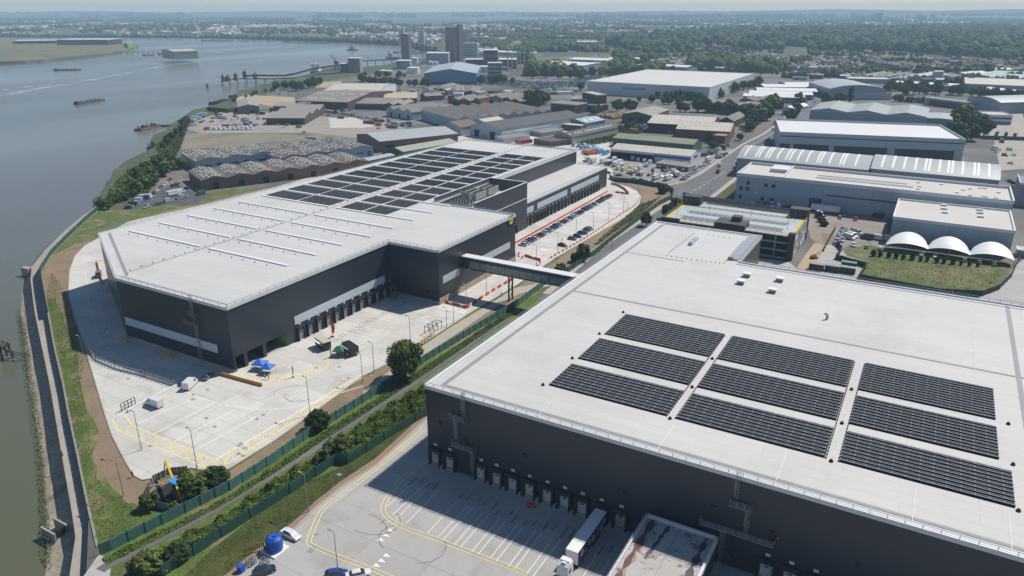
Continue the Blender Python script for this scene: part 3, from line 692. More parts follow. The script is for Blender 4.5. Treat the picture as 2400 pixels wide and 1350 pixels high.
for (p,q,n_) in (((1568,592),(1630,545),14),((1563,600),(1645,612),7),((1645,612),(1698,618),5),((1697,617),(1745,562),11),((1660,550),(1722,560),5)):
    a=G(*p,ZR);b=G(*q,ZR)
    for k in range(n_): mb.cyl(a[0]+(b[0]-a[0])*k/n_,a[1]+(b[1]-a[1])*k/n_,ZR,ZR+.3,.2,.12,n=6)
x,y=G(1713,608,ZR); mb.box(x-.8,y-.8,ZR,x+.8,y+.8,ZR+1); mb.build('roof_post',M_GUT,NW)
mb=MB(NO); mb.box(-53.5,243,ZR,-50.3,276,ZR+.5); mb.build('roof_upstand',M_STEEL,NW)
# docks
DX=[-88.1,-84.0,-75.6,-71.5,-67.4,-63.2,-58.9,-54.8,-50.7,-46.4,-42.1,-13.2,-9.0,-4.8]
for i,x in enumerate(DX): dock(NW,NO,x,119.25,-math.pi/2,True,num=[37,36,35,34,33,32,31,30,29,28,27,20,19,18][i])
mb=MB(NO)
for i,x in enumerate(DX[:-1]):
    if DX[i+1]-x<5: mb.box(x+1.85,118.2,0,DX[i+1]-1.85,119.2,.9)
mb.build('bumper_block',M_PLINTH,NW)
mb=MB(NO)
cage_ladder(mb,-79.7,119.2,15.4,21.8); cage_ladder(mb,-81.8,119.2,7.6,15.4); cage_ladder(mb,-77.5,119.2,.2,7.6)
platform(mb,-83.4,-79.0,119.2,14.6); platform(mb,-83.2,-76.9,119.2,7.5)
mb.build('access_ladder',M_STEEL,NW)
mb=MB(NO)
cage_ladder(mb,-20.1,119.2,15.8,21.8); cage_ladder(mb,-17.6,119.2,8.6,14.6); cage_ladder(mb,-21.6,119.2,.2,8.6)
platform(mb,-21.1,-16.9,119.2,14.5); platform(mb,-26,-12.3,119.2,8.3)
mb.build('access_ladder',M_STEEL,NW)
for x0,x1,z0,z1 in ((-80.0,-79.0,7.7,9.9),(-13.6,-12.4,8.4,11.0),(-87,-86.2,11.2,12.2),(-65,-64,9.8,10.8),(-42,-41,8.4,9.4),(1,1.8,9,10),(-24.5,-23.2,12.3,12.6),(-20,-19,.3,2.4)):
    mb=MB(NO); mb.box(x0,119.05,z0,x1,119.2,z1); mb.build('wall_fitting',M_BLACK,NW)
mb=MB(NO)
for x,z in ((-78.3,9.3),(-11.9,9.9),(-20.6,3)): mb.box(x-.2,119.0,z-.2,x+.2,119.2,z+.2)
mb.build('alarm_box',M_REDP,NW)
# dock office box with stained roof
BX=thing('plant_building','flat roofed block with white parapet and rusty stained roof against the near warehouse','building',(-36,100,0))
BO=(-36,100,0)
mb=MB(BO); mb.box(-36.2,92,0,-22.4,117.6,6.3); mb.build('wall',M_CLADV,BX)
mb=MB(BO); mb.box(-36,92.2,6.3,-22.6,117.4,6.36); mb.build('roof',mat('stained roof felt',(.40,.385,.37),.8,var=.15,scale=.3,stain=(.35,.56,.66,(.16,.085,.06))),BX)
mb=MB(BO); parapet(mb,[(-36.2,92),(-22.4,92),(-22.4,117.6),(-36.2,117.6)],6.5,.5,.5); mb.build('parapet',M_TRIM,BX)
def band(pts,w,z,m,seed):
    r=random.Random(seed); L1=[];R1=[]
    for k,p in enumerate(along2(pts,30)): a=w*(.55+.45*math.sin(k*.9+seed))+r.uniform(0,.35); L1.append((p[0]-a*.6,p[1])); R1.append((p[0]+a*.7+r.uniform(0,.3),p[1]))
    mb=MB(BO)
    for k in range(30): mb.quad([(*L1[k],z),(*R1[k],z),(*R1[k+1],z),(*L1[k+1],z)])
    mb.build('stain',m,BX)
def along2(P,n): return [(P[0][0]+(P[1][0]-P[0][0])*k/n,P[0][1]+(P[1][1]-P[0][1])*k/n) for k in range(n+1)]
band([(-34.9,93.5),(-34.6,116.8)],1.3,6.368,mat('pale rust wash',(.30,.22,.20),.8,var=.15,scale=1),1)
band([(-35.0,93.5),(-34.8,117)],.75,6.376,mat('rusty water stain',(.10,.045,.035),.6,var=.3,scale=1),2)
band([(-32.5,106),(-31.5,117)],.35,6.37,mat('dark water stain',(.06,.055,.055),.6,var=.3,scale=1),3)
band([(-24.4,100),(-24.2,117)],.8,6.37,mat('dark water stain',(.06,.055,.055)),4)
mb=MB(BO); mb.box(-29.4,92.3,6.361,-29.3,117.3,6.4); mb.build('seam',M_GUT,BX)
mb=MB(BO); railing(mb,[(-36.2,92),(-36.2,117.4)],6.7,.9,1.5,.07); mb.build('parapet_railing',M_STEEL,BX)
# --- multi-storey car park
MO=(-101,316,0); MX0,MX1,MY0,MY1,MZ=-101,-43.6,316.3,353.5,10.6
MS=thing('multi_storey_car_park','open sided car park block with blue grey top deck edged in yellow','car park',MO)
mb=MB(MO)
for z in (.3,3.6,7.0,MZ-.5): mb.box(MX0,MY0,z,MX1,MY1,z+.45)
mb.build('deck',mat('deck coating',(.36,.42,.46),.6,var=.06,scale=.2),MS)
mb=MB(MO)
for i in range(9):
    for y in (MY0+.4,MY0+12,MY0+25,MY1-.4): mb.beam((MX0+.4+i*(MX1-MX0-.8)/8,y,0),(MX0+.4+i*(MX1-MX0-.8)/8,y,MZ-.1),.45)
mb.build('column',M_STEEL,MS)
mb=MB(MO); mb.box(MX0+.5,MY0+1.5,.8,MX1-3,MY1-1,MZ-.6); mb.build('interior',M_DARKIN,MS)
mb=MB(MO)
for y0,y1 in ((MY0+.2,MY0+1.2),(MY0+10.6,MY0+11.4),(MY0+25.2,MY0+26),(MY1-1.2,MY1-.3)): mb.box(MX0+2,y0,MZ-.04,MX1-3,y1,MZ-.005)
mb.box(MX0+.2,MY0+1.2,MZ-.04,MX0+1.8,MY1-.3,MZ-.005); mb.box(MX1-2,MY0+.2,MZ-.04,MX1-.2,MY1-.3,MZ-.005); mb.build('yellow_walkway',M_YEL,MS)
mb=MB(MO)
for y0,y1 in ((MY0+4.2,MY0+7.0),(MY0+7.3,MY0+10.3),(MY0+16,MY0+20.5),(MY0+28.5,MY0+32),):
    k=0; mb=MB(MO)
    while MX0+7+k*2.6+2.4<MX1-6: mb.box(MX0+7+k*2.6,y0,MZ-.045,MX0+7+k*2.6+2.35,y1,MZ-.01); k+=1
    mb.build('parking_bay',mat('grey bay',(.16,.18,.20),.7,var=.1,scale=.3),MS)
mb=MB(MO); railing(mb,[(MX0,MY0),(MX1,MY0),(MX1,MY1),(MX0,MY1),(MX0,MY0)],MZ-.05,1.2,2.5,.1); 
for y in (MY0+7.15,MY0+18.2): railing(mb,[(MX0+6,y),(MX1-6,y)],MZ-.05,1.0,2.6,.1)
mb.build('deck_railing',M_STEEL,MS)
for q in ((MX0-.5,MY1-5,0,MX0+8,MY1+.3,MZ+4),(MX1-8,MY1-5,0,MX1+.2,MY1+.3,MZ+4),(-77,MY0-1.5,0,-64,MY0+8,MZ+2.2),(-71,MY0+4,MZ+2.2,-67,MY0+8,MZ+4.2),(MX1-2.4,MY0-.3,0,MX1+.2,MY0+2.4,MZ+1.2),(MX0-.3,MY0-.3,0,MX0+8,MY0+.8,MZ+.9)):
    mb=MB(MO); mb.box(*q); mb.build('stair_tower',mat('dark brown cladding',(.045,.038,.036),.6,var=.15,scale=.4),MS)
r=random.Random(4); mb=MB(MO)
for lv in range(3):
    z0=.9+lv*3.3
    for k in range(24):
        if r.random()<.62: mb.box(MX1+.05,MY0+2.6+k*1.4,z0+r.choice((0,.4)),MX1+.2,MY0+2.6+k*1.4+1.2,z0+r.choice((1.6,2.4,2.9)),r.choice((0,0,1)))
mb.build('facade_panel',[M_WHITEP,M_STEEL],MS)
mb=MB(MO); mb.box(MX1-.1,MY0+2.6,.5,MX1+.04,MY1-5,MZ-.2); mb.build('facade_mesh',M_GUT,MS)
for i in range(6):
    pass
# lamps on the deck
# ------------------------------------------------------------------ buildings of the estates
def rect3(A,B,C,h):
    a=Vector(G(*A,h)); b=Vector(G(*B,h)); c=Vector(G(*C,h))
    u=b-a; w=u.length; u/=w
    ang=math.atan2(u.y,u.x); s=round(ang/(math.pi/2))*math.pi/2
    if abs(ang-s)<math.radians(5): ang=s; u=Vector((math.cos(s),math.sin(s)))
    v=Vector((-u.y,u.x)); d=(c-a).dot(v)
    if d<0: d=-d
    return a,ang,w,max(d,2.0)
def bldg(name,label,A,B,C,h,roof='gable',ridge='u',n=1,rise=2.0,wall=None,rm=None,spots=None,feat=(),trim=None,cat='building',group=None,world=None,depth=None,over=.4,par=.5,lowwall=None,spotm=None):
    wall=wall or M_CLADV; rm=rm or M_GREYR
    a,ang,w,d=rect3(A,B,C,h) if world is None else world
    if depth: d=depth
    t=thing(name,label,cat,(a.x,a.y,0),ang,group)
    cw=d if ridge=='u' else w; ln=w if ridge=='u' else d
    prof=[(0,h)]
    if roof=='gable':
        for i in range(n): prof+=[((i+.5)*cw/n,h+rise),((i+1)*cw/n,h)]
    elif roof=='saw':
        for i in range(n): prof+=[((i+.82)*cw/n,h+rise),((i+.86)*cw/n,h+rise*.25),((i+1)*cw/n,h)]
    elif roof=='barrel':
        for i in range(n):
            for k in range(1,9): prof.append(((i+k/8)*cw/n,h+rise*math.sin(math.pi*k/8)**.8))
    elif roof=='arc':
        for k in range(1,9): prof.append((k/8*cw,h+rise*(1-(2*k/8-1)**2)))
    else: prof.append((cw,h))
    def pt(c,l,z): return (l,c,z) if ridge=='u' else (c,l,z)
    # hide upper half clipped to avoid an inner wall: walls as one part
    mb=MB()
    for l in (0,ln):
        base=[pt(c,l,0) for c in (0,cw)]
        top=[pt(c,l,z) for c,z in prof[::-1]]
        mb.quad(base+top)
    mb.quad([pt(0,0,0),pt(0,ln,0),pt(0,ln,h),pt(0,0,h)]); mb.quad([pt(cw,0,0),pt(cw,ln,0),pt(cw,ln,h),pt(cw,0,h)])
    mb.build('wall',wall,t)
    if lowwall:
        mb=MB(); mb.box(-.06,-.06,0,w+.06,-.02,lowwall[0]); mb.box(w+.02,-.06,0,w+.06,d,lowwall[0]); mb.box(-.06,-.06,0,-.02,d,lowwall[0]); mb.build('wall_base',lowwall[1],t)
    mb=MB(); sm=spotm or M_SPOT
    if roof=='flat':
        mb.box(.15,.15,h-.2,w-.15,d-.15,h+.03)
        ro=mb.build('roof',[rm,sm],t)
        if par:
            p=MB(); parapet(p,[(0,0),(w,0),(w,d),(0,d)],h,.45,par); p.build('parapet',trim or M_TRIM,t)
    else:
        for (c0,z0),(c1,z1) in zip(prof[:-1],prof[1:]):
            o0=-over if c0==0 else 0; o1=over if abs(c1-cw)<1e-6 else 0
            dz=.12
            mb.quad([pt(c0+o0,-over,z0+dz),pt(c0+o0,ln+over,z0+dz),pt(c1+o1,ln+over,z1+dz),pt(c1+o1,-over,z1+dz)],0)
        if spots and roof=='gable':
            nu,ratio,rows,prob,sw,sl=spots
            rr=random.Random(len(label)); 
            for (c0,z0),(c1,z1) in zip(prof[:-1],prof[1:]):
                for i in range(nu):
                    for r_ in range(rows):
                        if rr.random()>prob: continue
                        t0=(r_+.5)/rows-sl/2; t1=t0+sl; l0=(i+.5+rr.uniform(-.06,.06))/nu*ln; l1=l0+sw
                        def cc(tt): return c0+(c1-c0)*tt, z0+(z1-z0)*tt+.2
                        (ca,za),(cb,zb)=cc(t0),cc(t1)
                        mb.quad([pt(ca,l0,za),pt(ca,l1,za),pt(cb,l1,zb),pt(cb,l0,zb)],1)
        if spots and roof in('barrel','arc'):
            for f in spots:
                for (c0,z0),(c1,z1) in zip(prof[:-1],prof[1:]):
                    l0=f*ln-.6; mb.quad([pt(c0,l0,z0+.2),pt(c0,l0+1.2,z0+.2),pt(c1,l0+1.2,z1+.2),pt(c1,l0,z1+.2)],1)
        mb.build('roof',[rm,sm],t)
        if trim:
            p=MB(); p.box(-over,-over-.1,h-.25,w+over,-over,h+.1); p.build('fascia',trim,t)
    for f in feat:
        face,pos,z0,fw,fh,fm,nm=f[:7]; LL=w if face=='f' else d; fw=-fw*LL if fw<0 else min(fw,LL*.96); cnt=f[7] if len(f)>7 else 1; step=f[8] if len(f)>8 else 0
        for k in range(cnt):
            p=pos+k*step; m_=MB(); e=.06
            if p<0 or p>1.001: p=min(max(p,0),1)
            if face=='f': m_.box(p*w-fw/2,-e,z0,p*w+fw/2,.02,z0+fh)
            elif face=='r': m_.box(w-.02,p*d-fw/2,z0,w+e,p*d+fw/2,z0+fh)
            else: m_.box(-e,p*d-fw/2,z0,.02,p*d+fw/2,z0+fh)
            m_.build(nm,fm,t)
    return t,w,d
M_SPOT=flat('rooflight sheet',(.74,.74,.70),.5)
M_UNIT=mat('dark fibre cement roof',(.11,.098,.088),.9,var=.15,scale=.06,fine=.1,fscale=.5,stain=(.06,.5,.75,(.17,.155,.135)))
M_GREYR=mat('grey sheet roof',(.20,.20,.20),.7,var=.15,scale=.05,ribs=(0,1.0,.12),fine=.08,fscale=.5,stain=(.04,.52,.75,(.15,.145,.14)))
M_ASB=mat('old fibre cement roof',(.185,.172,.155),.9,var=.15,scale=.06,fine=.1,fscale=.5,stain=(.06,.5,.75,(.13,.12,.105)))
M_DARKR=mat('charcoal roof',(.085,.082,.08),.85,var=.15,scale=.05,fine=.1,fscale=.5)
M_BROWNR=mat('brown grey roof',(.22,.20,.175),.85,var=.15,scale=.04,fine=.1,fscale=.4,stain=(.05,.5,.75,(.16,.14,.12)))
M_CREAMR=mat('cream roof sheet',(.46,.43,.36),.7,var=.08,scale=.05,ribs=(0,1.2,.08),fine=.05,fscale=.4,stain=(.05,.55,.85,(.33,.30,.25)))
M_WHITER=mat('white roof sheet',(.60,.60,.585),.6,var=.05,scale=.04,ribs=(0,2.0,.06))
M_SILVR=mat('silver grey roof',(.36,.38,.385),.45,var=.07,scale=.05,ribs=(0,1.0,.10),fine=.03,fscale=.5)
M_BLUER=mat('blue grey roof',(.33,.38,.42),.5,var=.08,scale=.04,ribs=(0,2.0,.08))
M_GRNR=mat('mossy green roof',(.20,.21,.135),.8,var=.12,scale=.06,ribs=(0,1.2,.12),stain=(.06,.5,.8,(.15,.16,.09)))
M_BRICK=mat('brown brick',(.16,.10,.07),.9,var=.2,scale=.15,fine=.1)
M_BRICKR=mat('red brick',(.26,.085,.06),.9,var=.15,scale=.1)
M_BRICKD=mat('dark brown brick',(.075,.052,.042),.9,var=.2,scale=.1)
M_PALEW=mat('pale blue cladding',(.36,.43,.49),.6,var=.06,scale=.1,ribs=(0,3.0,.12))
M_WHITEW=mat('white cladding',(.56,.58,.60),.6,var=.05,scale=.1,ribs=(0,4.0,.1))
M_GREYW=mat('grey cladding',(.26,.29,.32),.6,var=.06,scale=.08,ribs=(0,4.0,.12))
M_BLUEW=mat('blue cladding',(.10,.20,.33),.6,var=.08,scale=.08,ribs=(0,3.0,.1))
M_CREAMW=mat('cream render',(.42,.37,.28),.8,var=.1,scale=.1)
M_GREENW=mat('green timber wall',(.05,.13,.09),.8,var=.2,scale=.2)
M_DKW=mat('dark window',(.02,.025,.03),.3,var=.1)
# unit sheds with spotted roofs
def units(A,B,C,h,k,fn,label,spots,wall,rm,lw=None,group=None):
    a,ang,w,d=rect3(A,B,C,h); u=Vector((math.cos(ang),math.sin(ang)))
    for i in range(k):
        o=a+u*(w*i/k); feats=fn(i)
        bldg('unit_shed',label%ordw(i),None,None,None,h-.003*i,'gable','v',1,1.9,wall,rm,spots,feats,world=(o,ang,w/k-.02,d),group=group,cat='shed',lowwall=lw)
sp=(8,0,4,.62,1.6,.11)
DKD=M_DARKIN
units((458,379),(649,358),(413,360),6.5,3,lambda i:[('f',.32,2.6,1.6,.9,M_DKW,'window',3,.09),('f',.82,0,3.2,4,DKD,'door'),('f',.2,3,1,.8,M_DKW,'window')],'pale blue unit shed with white dotted roof, %s from the river in rear terrace',sp,M_PALEW,M_UNIT,group='unit sheds of the rear terrace')
units((660,372),(874,344),(607,345),6.5,4,lambda i:[('f',.3,2.6,1.6,.9,M_DKW,'window',3,.1),('f',.82,0,3.2,4,flat('blue door',(.07,.13,.2),.6),'door')],'pale fronted unit shed with cream dotted roof, %s of the four beside the waste ground',sp,M_PALEW,M_UNIT,group='unit sheds by the waste ground')
units((473,424),(862,378),(418,403),6.0,7,lambda i:[('f',.5,0,3.6,4,DKD,'door')],'brown brick unit shed with white dotted roof, %s from the river in the front terrace',sp,M_BRICK,M_UNIT,group='unit sheds of the front terrace')
bldg('long_shed','long brick shed with silver grey pitched roof behind the solar warehouse',(890,332),(1073,313),(829,315),8,'gable','u',1,3,M_BRICK,M_SILVR,feat=[('f',.12,0,7,5,DKD,'door'),('f',.3,3,4,1.4,M_DKW,'window',5,.12),('f',.6,0,5,4.5,M_GREYW,'door')],trim=M_GREYW)
bldg('long_shed','low long shed with mossy pale roof beside the solar warehouse edge',(945,356),(1072,334),(912,348),6,'gable','u',1,2,M_GREENW,mat('pale moss roof',(.30,.31,.26),.8,var=.1,scale=.05,ribs=(0,1.2,.1)))
bldg('small_shed','small pale blue roofed shed in front of the long mossy shed',(864,377),(925,364),(860,370),4,'gable','u',1,1,M_GREENW,M_BLUER)
bldg('factory','very large grey factory with many parallel pitched roofs and pale blue walls',(1073,281),(1298,263),(968,259),9,'gable','v',8,3.0,M_PALEW,M_ASB,feat=[('l',.04,1,.5,6,M_GREYW,'downpipe',14,.07),('f',.06,0,5,5,DKD,'door',4,.25)])
bldg('factory_wing','pale gabled wing of three bays with grey roofs at the left of the large factory',(905,255),(966,264),(1000,243),7,'gable','v',3,3.0,M_PALEW,M_ASB,feat=[('f',.18,0,3,4,DKD,'door',3,.33)])
bldg('long_shed','long charcoal roofed shed with pale gable end and white strip wall',(1173,303),(1366,273),(1112,291),9,'gable','u',1,4.0,M_PALEW,M_DARKR,feat=[('l',.25,0,6,6,DKD,'door'),('l',.78,0,6,6,DKD,'door'),('f',.3,5,60,2,M_WHITEP,'white_stripe')])
bldg('small_shed','shed with brown tiled roof and pale walls attached to the charcoal shed',(1081,299),(1124,292),(1067,286),7,'gable','u',1,3.5,M_PALEW,mat('brown tile roof',(.15,.105,.08),.8,var=.15,scale=.1),feat=[('l',.5,0,4,4.5,DKD,'door')])
bldg('small_shed','cream roofed lean-to in the middle of the factory roofs',(1138,287),(1182,280),(1132,279),7.5,'gable','u',1,2,M_PALEW,M_CREAMR)
bldg('shed','pale blue shed with bluish roof beside the trailer yard',(1374,289),(1418,281),(1356,277),6,'gable','u',1,2.5,M_BLUEW,M_BLUER,spots=(3,0,1,1,3,.3))
bldg('canopy_building','cream sloping canopy beside the trailer yard',(1362,295),(1385,289),(1319,288),5,'flat','u',1,1,M_DKW,M_CREAMR,par=0)
bldg('long_shed','long dark roofed shed with two lines of pale rooflights behind the hedge',(1342,321),(1449,298),(1305,314),6,'gable','u',1,2.6,M_CREAMW,M_DARKR,spots=(18,0,1,.9,1.4,.16))
bldg('brick_offices','low brown brick offices with dark flat roof behind the dark warehouse',(1290,333),(1345,325),(1247,326),4.2,'flat','u',1,1,M_BRICK,M_DARKR,feat=[('f',.2,1,3,1.3,M_DKW,'window',3,.3),('l',.2,1,3,1.3,M_DKW,'window',5,.16)],par=.3,trim=M_BRICK)
bldg('flat_roofed_office','low flat roofed block between red trailer and charcoal shed',(1182,324),(1242,318),(1160,318),4,'flat','u',1,1,M_WHITEW,M_BROWNR,par=.3)
bldg('flat_roofed_office','flat grey roofed block with white edge beside the trailers',(1270,310),(1320,303),(1236,303),4,'flat','u',1,1,M_GREYW,M_BROWNR,par=.4)
bldg('brick_block','low black brick block with pale flat roof and a notch',(1348,246),(1376,241),(1303,239),9,'flat','u',1,1,M_BRICKD,M_BROWNR,feat=[('f',.3,0,8,6,DKD,'door')])
bldg('brick_block','dark brick lean-to with pale roof joined to the low black block',(1377,245),(1401,247),(1374,240),7,'flat','u',1,1,M_BRICKD,M_BROWNR,par=.2)
bldg('brick_tower_block','tall dark brick block with pale flat roof beside the willow trees',(1400,223),(1422,222),(1361,215),16,'flat','u',1,1,M_BRICKD,M_CREAMR,depth=34)
bldg('brick_block','middle flat roofed dark brick hall behind the low black block',(1338,232),(1392,234),(1305,224),9,'flat','u',1,1,M_BRICKD,M_BROWNR,par=.3)
bldg('shed','brown grey gabled warehouse shed beside the log piles',(1458,267),(1527,272),(1530,255),8,'gable','v',1,3,mat('brown cladding',(.11,.09,.075),.8,var=.1),mat('olive grey roof',(.27,.265,.23),.8,var=.12,scale=.05,ribs=(1,1.2,.1)),feat=[('f',.3,0,5,5,DKD,'door'),('f',.65,0,6,6,DKD,'door')])
bldg('shed','cream roofed brown shed with rows of dark rooflights, left one of the pair',(1518,288),(1668,296),(1534,268),8,'gable','u',1,3.5,M_BRICKD,M_CREAMR,spots=(12,0,3,.9,1.3,.10),spotm=M_GUT,trim=M_CREAMW)
bldg('shed','cream roofed brown shed with rows of dark rooflights, right one of the pair',(1585,302),(1711,309),(1608,286),8.5,'gable','u',1,4.0,M_BRICK,M_CREAMR,feat=[('r',.5,0,9,7,M_BRICKD,'door')],spots=(12,0,3,.8,1.3,.10),spotm=M_GUT,trim=M_REDP)
bldg('brick_block','small square brown building with flat roof beside the cream sheds',(1671,318),(1700,320),(1675,312),7,'flat','u',1,1,M_BRICK,M_BROWNR,par=.4,trim=M_BRICK)
bldg('shed','brown shed with streaked grey pitched roof among the trees by the road',(1720,285),(1746,271),(1688,281),6,'gable','u',1,3.5,M_BRICKD,M_ASB)
bldg('long_shed','long mossy green roofed shed with dark green timber walls',(1437,323),(1627,338),(1452,312),6.5,'gable','u',1,2,M_GREENW,M_GRNR,feat=[('f',.1,1,4,2,M_DKW,'window',8,.11)],trim=M_GRNR)
t,w,d=bldg('garage_building','white roofed vehicle workshop with open dark bays and blue lettering panel',(1432,349),(1616,368),(1450,336),6.5,'gable','u',1,2.2,M_WHITEW,M_CREAMR,spots=(9,0,2,.8,1.1,.10),spotm=M_GUT,feat=[('f',.07,0,8.5,4.8,DKD,'bay_opening',5,.105),('f',.78,4,26,1.3,flat('deep blue sign',(.02,.06,.3),.5),'sign_panel'),('r',.5,3.5,9,1.8,flat('deep blue sign',(.02,.06,.3),.5),'sign_panel')])
bldg('brick_annex','low red brick offices with flat roof in front of the workshop',(1539,381),(1613,391),(1550,374),3.4,'flat','u',1,1,M_BRICKR,M_BROWNR,feat=[('f',.1,.8,2,1.3,M_WHITEP,'window',4,.25),('r',.2,.8,2,1.3,M_WHITEP,'window',3,.3)],par=.25)
# scrap yard sheds
bldg('long_shed','long white shed with cream roof and row of dark vents behind the brown roofs',(760,212),(889,213),(766,195),8,'gable','u',1,3,M_WHITEW,M_CREAMR,feat=[('f',.3,0,6,3,DKD,'door')])
bldg('shed','cream corrugated roofed shed with brown walls in the middle of the yards',(899,231),(977,230),(905,217),5.5,'gable','u',1,2,M_BRICK,mat('buff roof sheet',(.42,.35,.235),.7,var=.08,scale=.05,ribs=(0,1.2,.1)))
bldg('long_shed','long grey roofed shed with thin blue strip under the eaves',(814,242),(915,244),(820,228),6,'gable','u',1,3,M_BRICKD,M_BROWNR,feat=[('f',.5,4.5,120,1.0,M_BLUEW,'blue_strip')])
bldg('long_shed','big brown grey roofed shed beside the sandy plot',(692,236),(815,240),(705,207),9,'gable','u',1,4.5,M_BRICKD,M_BROWNR,spots=(14,0,2,.35,1.5,.06))
bldg('shed','grey green gabled shed facing the camera by the river yards',(558,251),(607,249),(575,236),7,'gable','v',1,2.2,mat('olive cladding',(.15,.16,.14),.8,var=.1),mat('lichen roof',(.25,.26,.25),.8,var=.1),feat=[('f',.65,0,4,4,DKD,'door')])
bldg('shed','grey roofed shed with three long stepped roof bands in the scrap yard',(623,277),(713,277),(628,251),6,'saw','u',3,3.2,M_BRICKD,mat('taupe roof',(.25,.235,.205),.8,var=.1,scale=.05,ribs=(0,1.5,.08)),feat=[('f',.6,0,20,3.5,DKD,'door')])
bldg('shed','old striped roof shed behind the grey green gabled shed',(640,249),(690,249),(650,241),5,'gable','u',2,2,M_BRICK,mat('striped roof',(.30,.28,.245),.8,var=.1,ribs=(0,3.0,.5)))
bldg('small_shed','low shed with grassy flat roof left of the grey green shed',(535,255),(557,252),(548,242),4,'flat','u',1,1,M_BRICKD,M_GRASS2,par=0)
# sheds behind factory
rr=random.Random(11)
misc=[((1050,233),(1098,237),(1060,222),'red brick gabled shed with grey twin roof',M_BRICKR,M_ASB,2),((990,207),(1010,212),(1040,204),'grey roofed workshop, left of the group below the blue warehouse',M_WHITEW,M_ASB,1),((1012,206),(1048,207),(1020,197),'dark roofed shed, middle of the group below the blue warehouse',M_DKW,M_ASB,1),((1050,213),(1080,213),(1066,202),'white fronted shed below the blue warehouse',M_WHITEW,M_ASB,1),((1083,217),(1122,217),(1098,205),'grey gabled shed with open dark front below the blue warehouse',M_DKW,M_ASB,1),((900,246),(945,247),(912,236),'curved scrap metal shed roof at the left of the factory',M_BRICK,M_BROWNR,2),
((985,223),(998,226),(985,212),'brown roofed store at the end of the buff shed',M_BRICK,M_BROWNR,1),((1180,232),(1218,238),(1190,220),'grey roofed shed left of the round green trees',M_BRICKD,M_ASB,2),((1130,225),(1175,230),(1140,214),'low grey shed between factory and car park',M_GREYW,M_ASB,2)]
for A,B,C,lb,wl,rm_,n_ in misc: bldg('shed',lb,A,B,C,5.5,'gable','v',n_,2.5,wl,rm_)
# blue warehouse and the industry along the river
bldg('blue_warehouse','big blue clad warehouse with pale grey pitched roof near the silos',(993,172),(1117,172),(986,163),15,'gable','v',1,6,M_BLUEW,M_BLUER,feat=[('f',.5,0,70,4,flat('strong blue base',(.03,.10,.30),.6),'blue_base')],depth=150)
bldg('white_warehouse','enormous white distribution warehouse with flat grey white roof in the middle distance',(1377,191),(1667,204),(1797,174),15,'flat','u',1,1,mat('white ribbed wall',(.52,.55,.57),.6,var=.05,scale=.05,ribs=(1,9.0,.3)),mat('warm white roof',(.52,.505,.48),.7,var=.05,scale=.01,fine=.03,fscale=.1),par=.6,feat=[('f',.93,0,14,6,DKD,'door',2,-.05),('f',.9,6,16,3,M_GREYW,'canopy',2,-.07),('f',.4,8,30,2.5,M_GREYW,'louvre')])
for i,(A,B,C) in enumerate([((1742,225),(1886,230),(1747,219)),((1757,219),(1906,223),(1763,212)),((1775,212),(1917,215),(1783,205)),((1792,204),(1920,205),(1798,197)),((1846,199),(1921,199),(1850,193))]):
    bldg('unit_block','long white roofed unit block with blue walls, %s from the front of five'%ordw(i),A,B,C,6,'gable','u',1,1.8,M_BLUEW,M_WHITER,group='white roofed unit blocks',feat=[('f',.08,0,3,3,M_GREYW,'door',9,.1)])
bldg('shed','white flat roofed shed behind the tall hedge of trees',(1657,249),(1771,255),(1663,242),6,'gable','u',1,1.5,M_BLUEW,M_WHITER)
bldg('shed','tall pale grey box shed beside the road',(1771,252),(1811,242),(1742,241),9,'flat','u',1,1,M_WHITEW,M_ASB,par=.3)
bldg('shed','dark streaked roof shed behind the pale grey box',(1772,238),(1838,238),(1785,229),8,'gable','v',2,2.5,M_BRICKD,M_BROWNR)
bldg('small_shed','small white gabled shed beside the road',(1834,254),(1856,256),(1863,245),6,'gable','v',1,2.5,M_WHITEW,M_WHITER,feat=[('f',.5,0,6,4,DKD,'door')])
bldg('small_shed','flat grey roofed shed left of the white hedge shed',(1668,241),(1712,241),(1672,236),5,'flat','u',1,1,M_GREYW,M_BROWNR)
# right hand row
strip1=[.05,.14,.165,.22,.245,.31,.38,.41,.47,.54,.62,.645,.71,.79,.815,.90]
bldg('barrel_roof_warehouse','pale warehouse with curved silver roof and cream rooflight strips, left one of two',(1728,370),(2036,395),(1762,345),11,'arc','u',1,4.6,M_GREYW,M_SILVR,spots=strip1,depth=40,feat=[('f',.1,0,.25,10,M_STEEL,'downpipe',8,.12)],trim=M_TRIM)
bldg('barrel_roof_warehouse','pale warehouse with curved silver roof and cream rooflight strips, right one of two',(2042,395),(2341,419),(2066,365),11,'arc','u',1,4.6,M_GREYW,M_SILVR,spots=[.08,.17,.26,.35,.43,.46,.54,.61,.64,.72,.81,.84,.92],depth=40,feat=[('f',.1,0,.25,10,M_STEEL,'downpipe',8,.12)],trim=M_TRIM)
bldg('white_roof_warehouse','pale grey warehouse with bright white roof and three long dark openings',(1828,313),(2263,331),(1862,283),15,'flat','u',1,1,mat('pale silver wall',(.42,.46,.49),.6,var=.04),mat('bright white roof',(.59,.59,.59),.6,var=.03,scale=.03,fine=.02,fscale=.3),par=1.4,trim=mat('pale silver trim',(.45,.49,.53),.5,var=.03),feat=[('f',.5,12.9,-.998,.7,M_CLAD,'dark_stripe'),('f',.035,1,-.06,7,M_CLAD,'window_opening'),('f',.185,1,-.2,7,M_CLAD,'window_opening'),('f',.46,1,-.29,7,M_CLAD,'window_opening'),('f',.80,1,-.31,7,M_CLAD,'window_opening')])
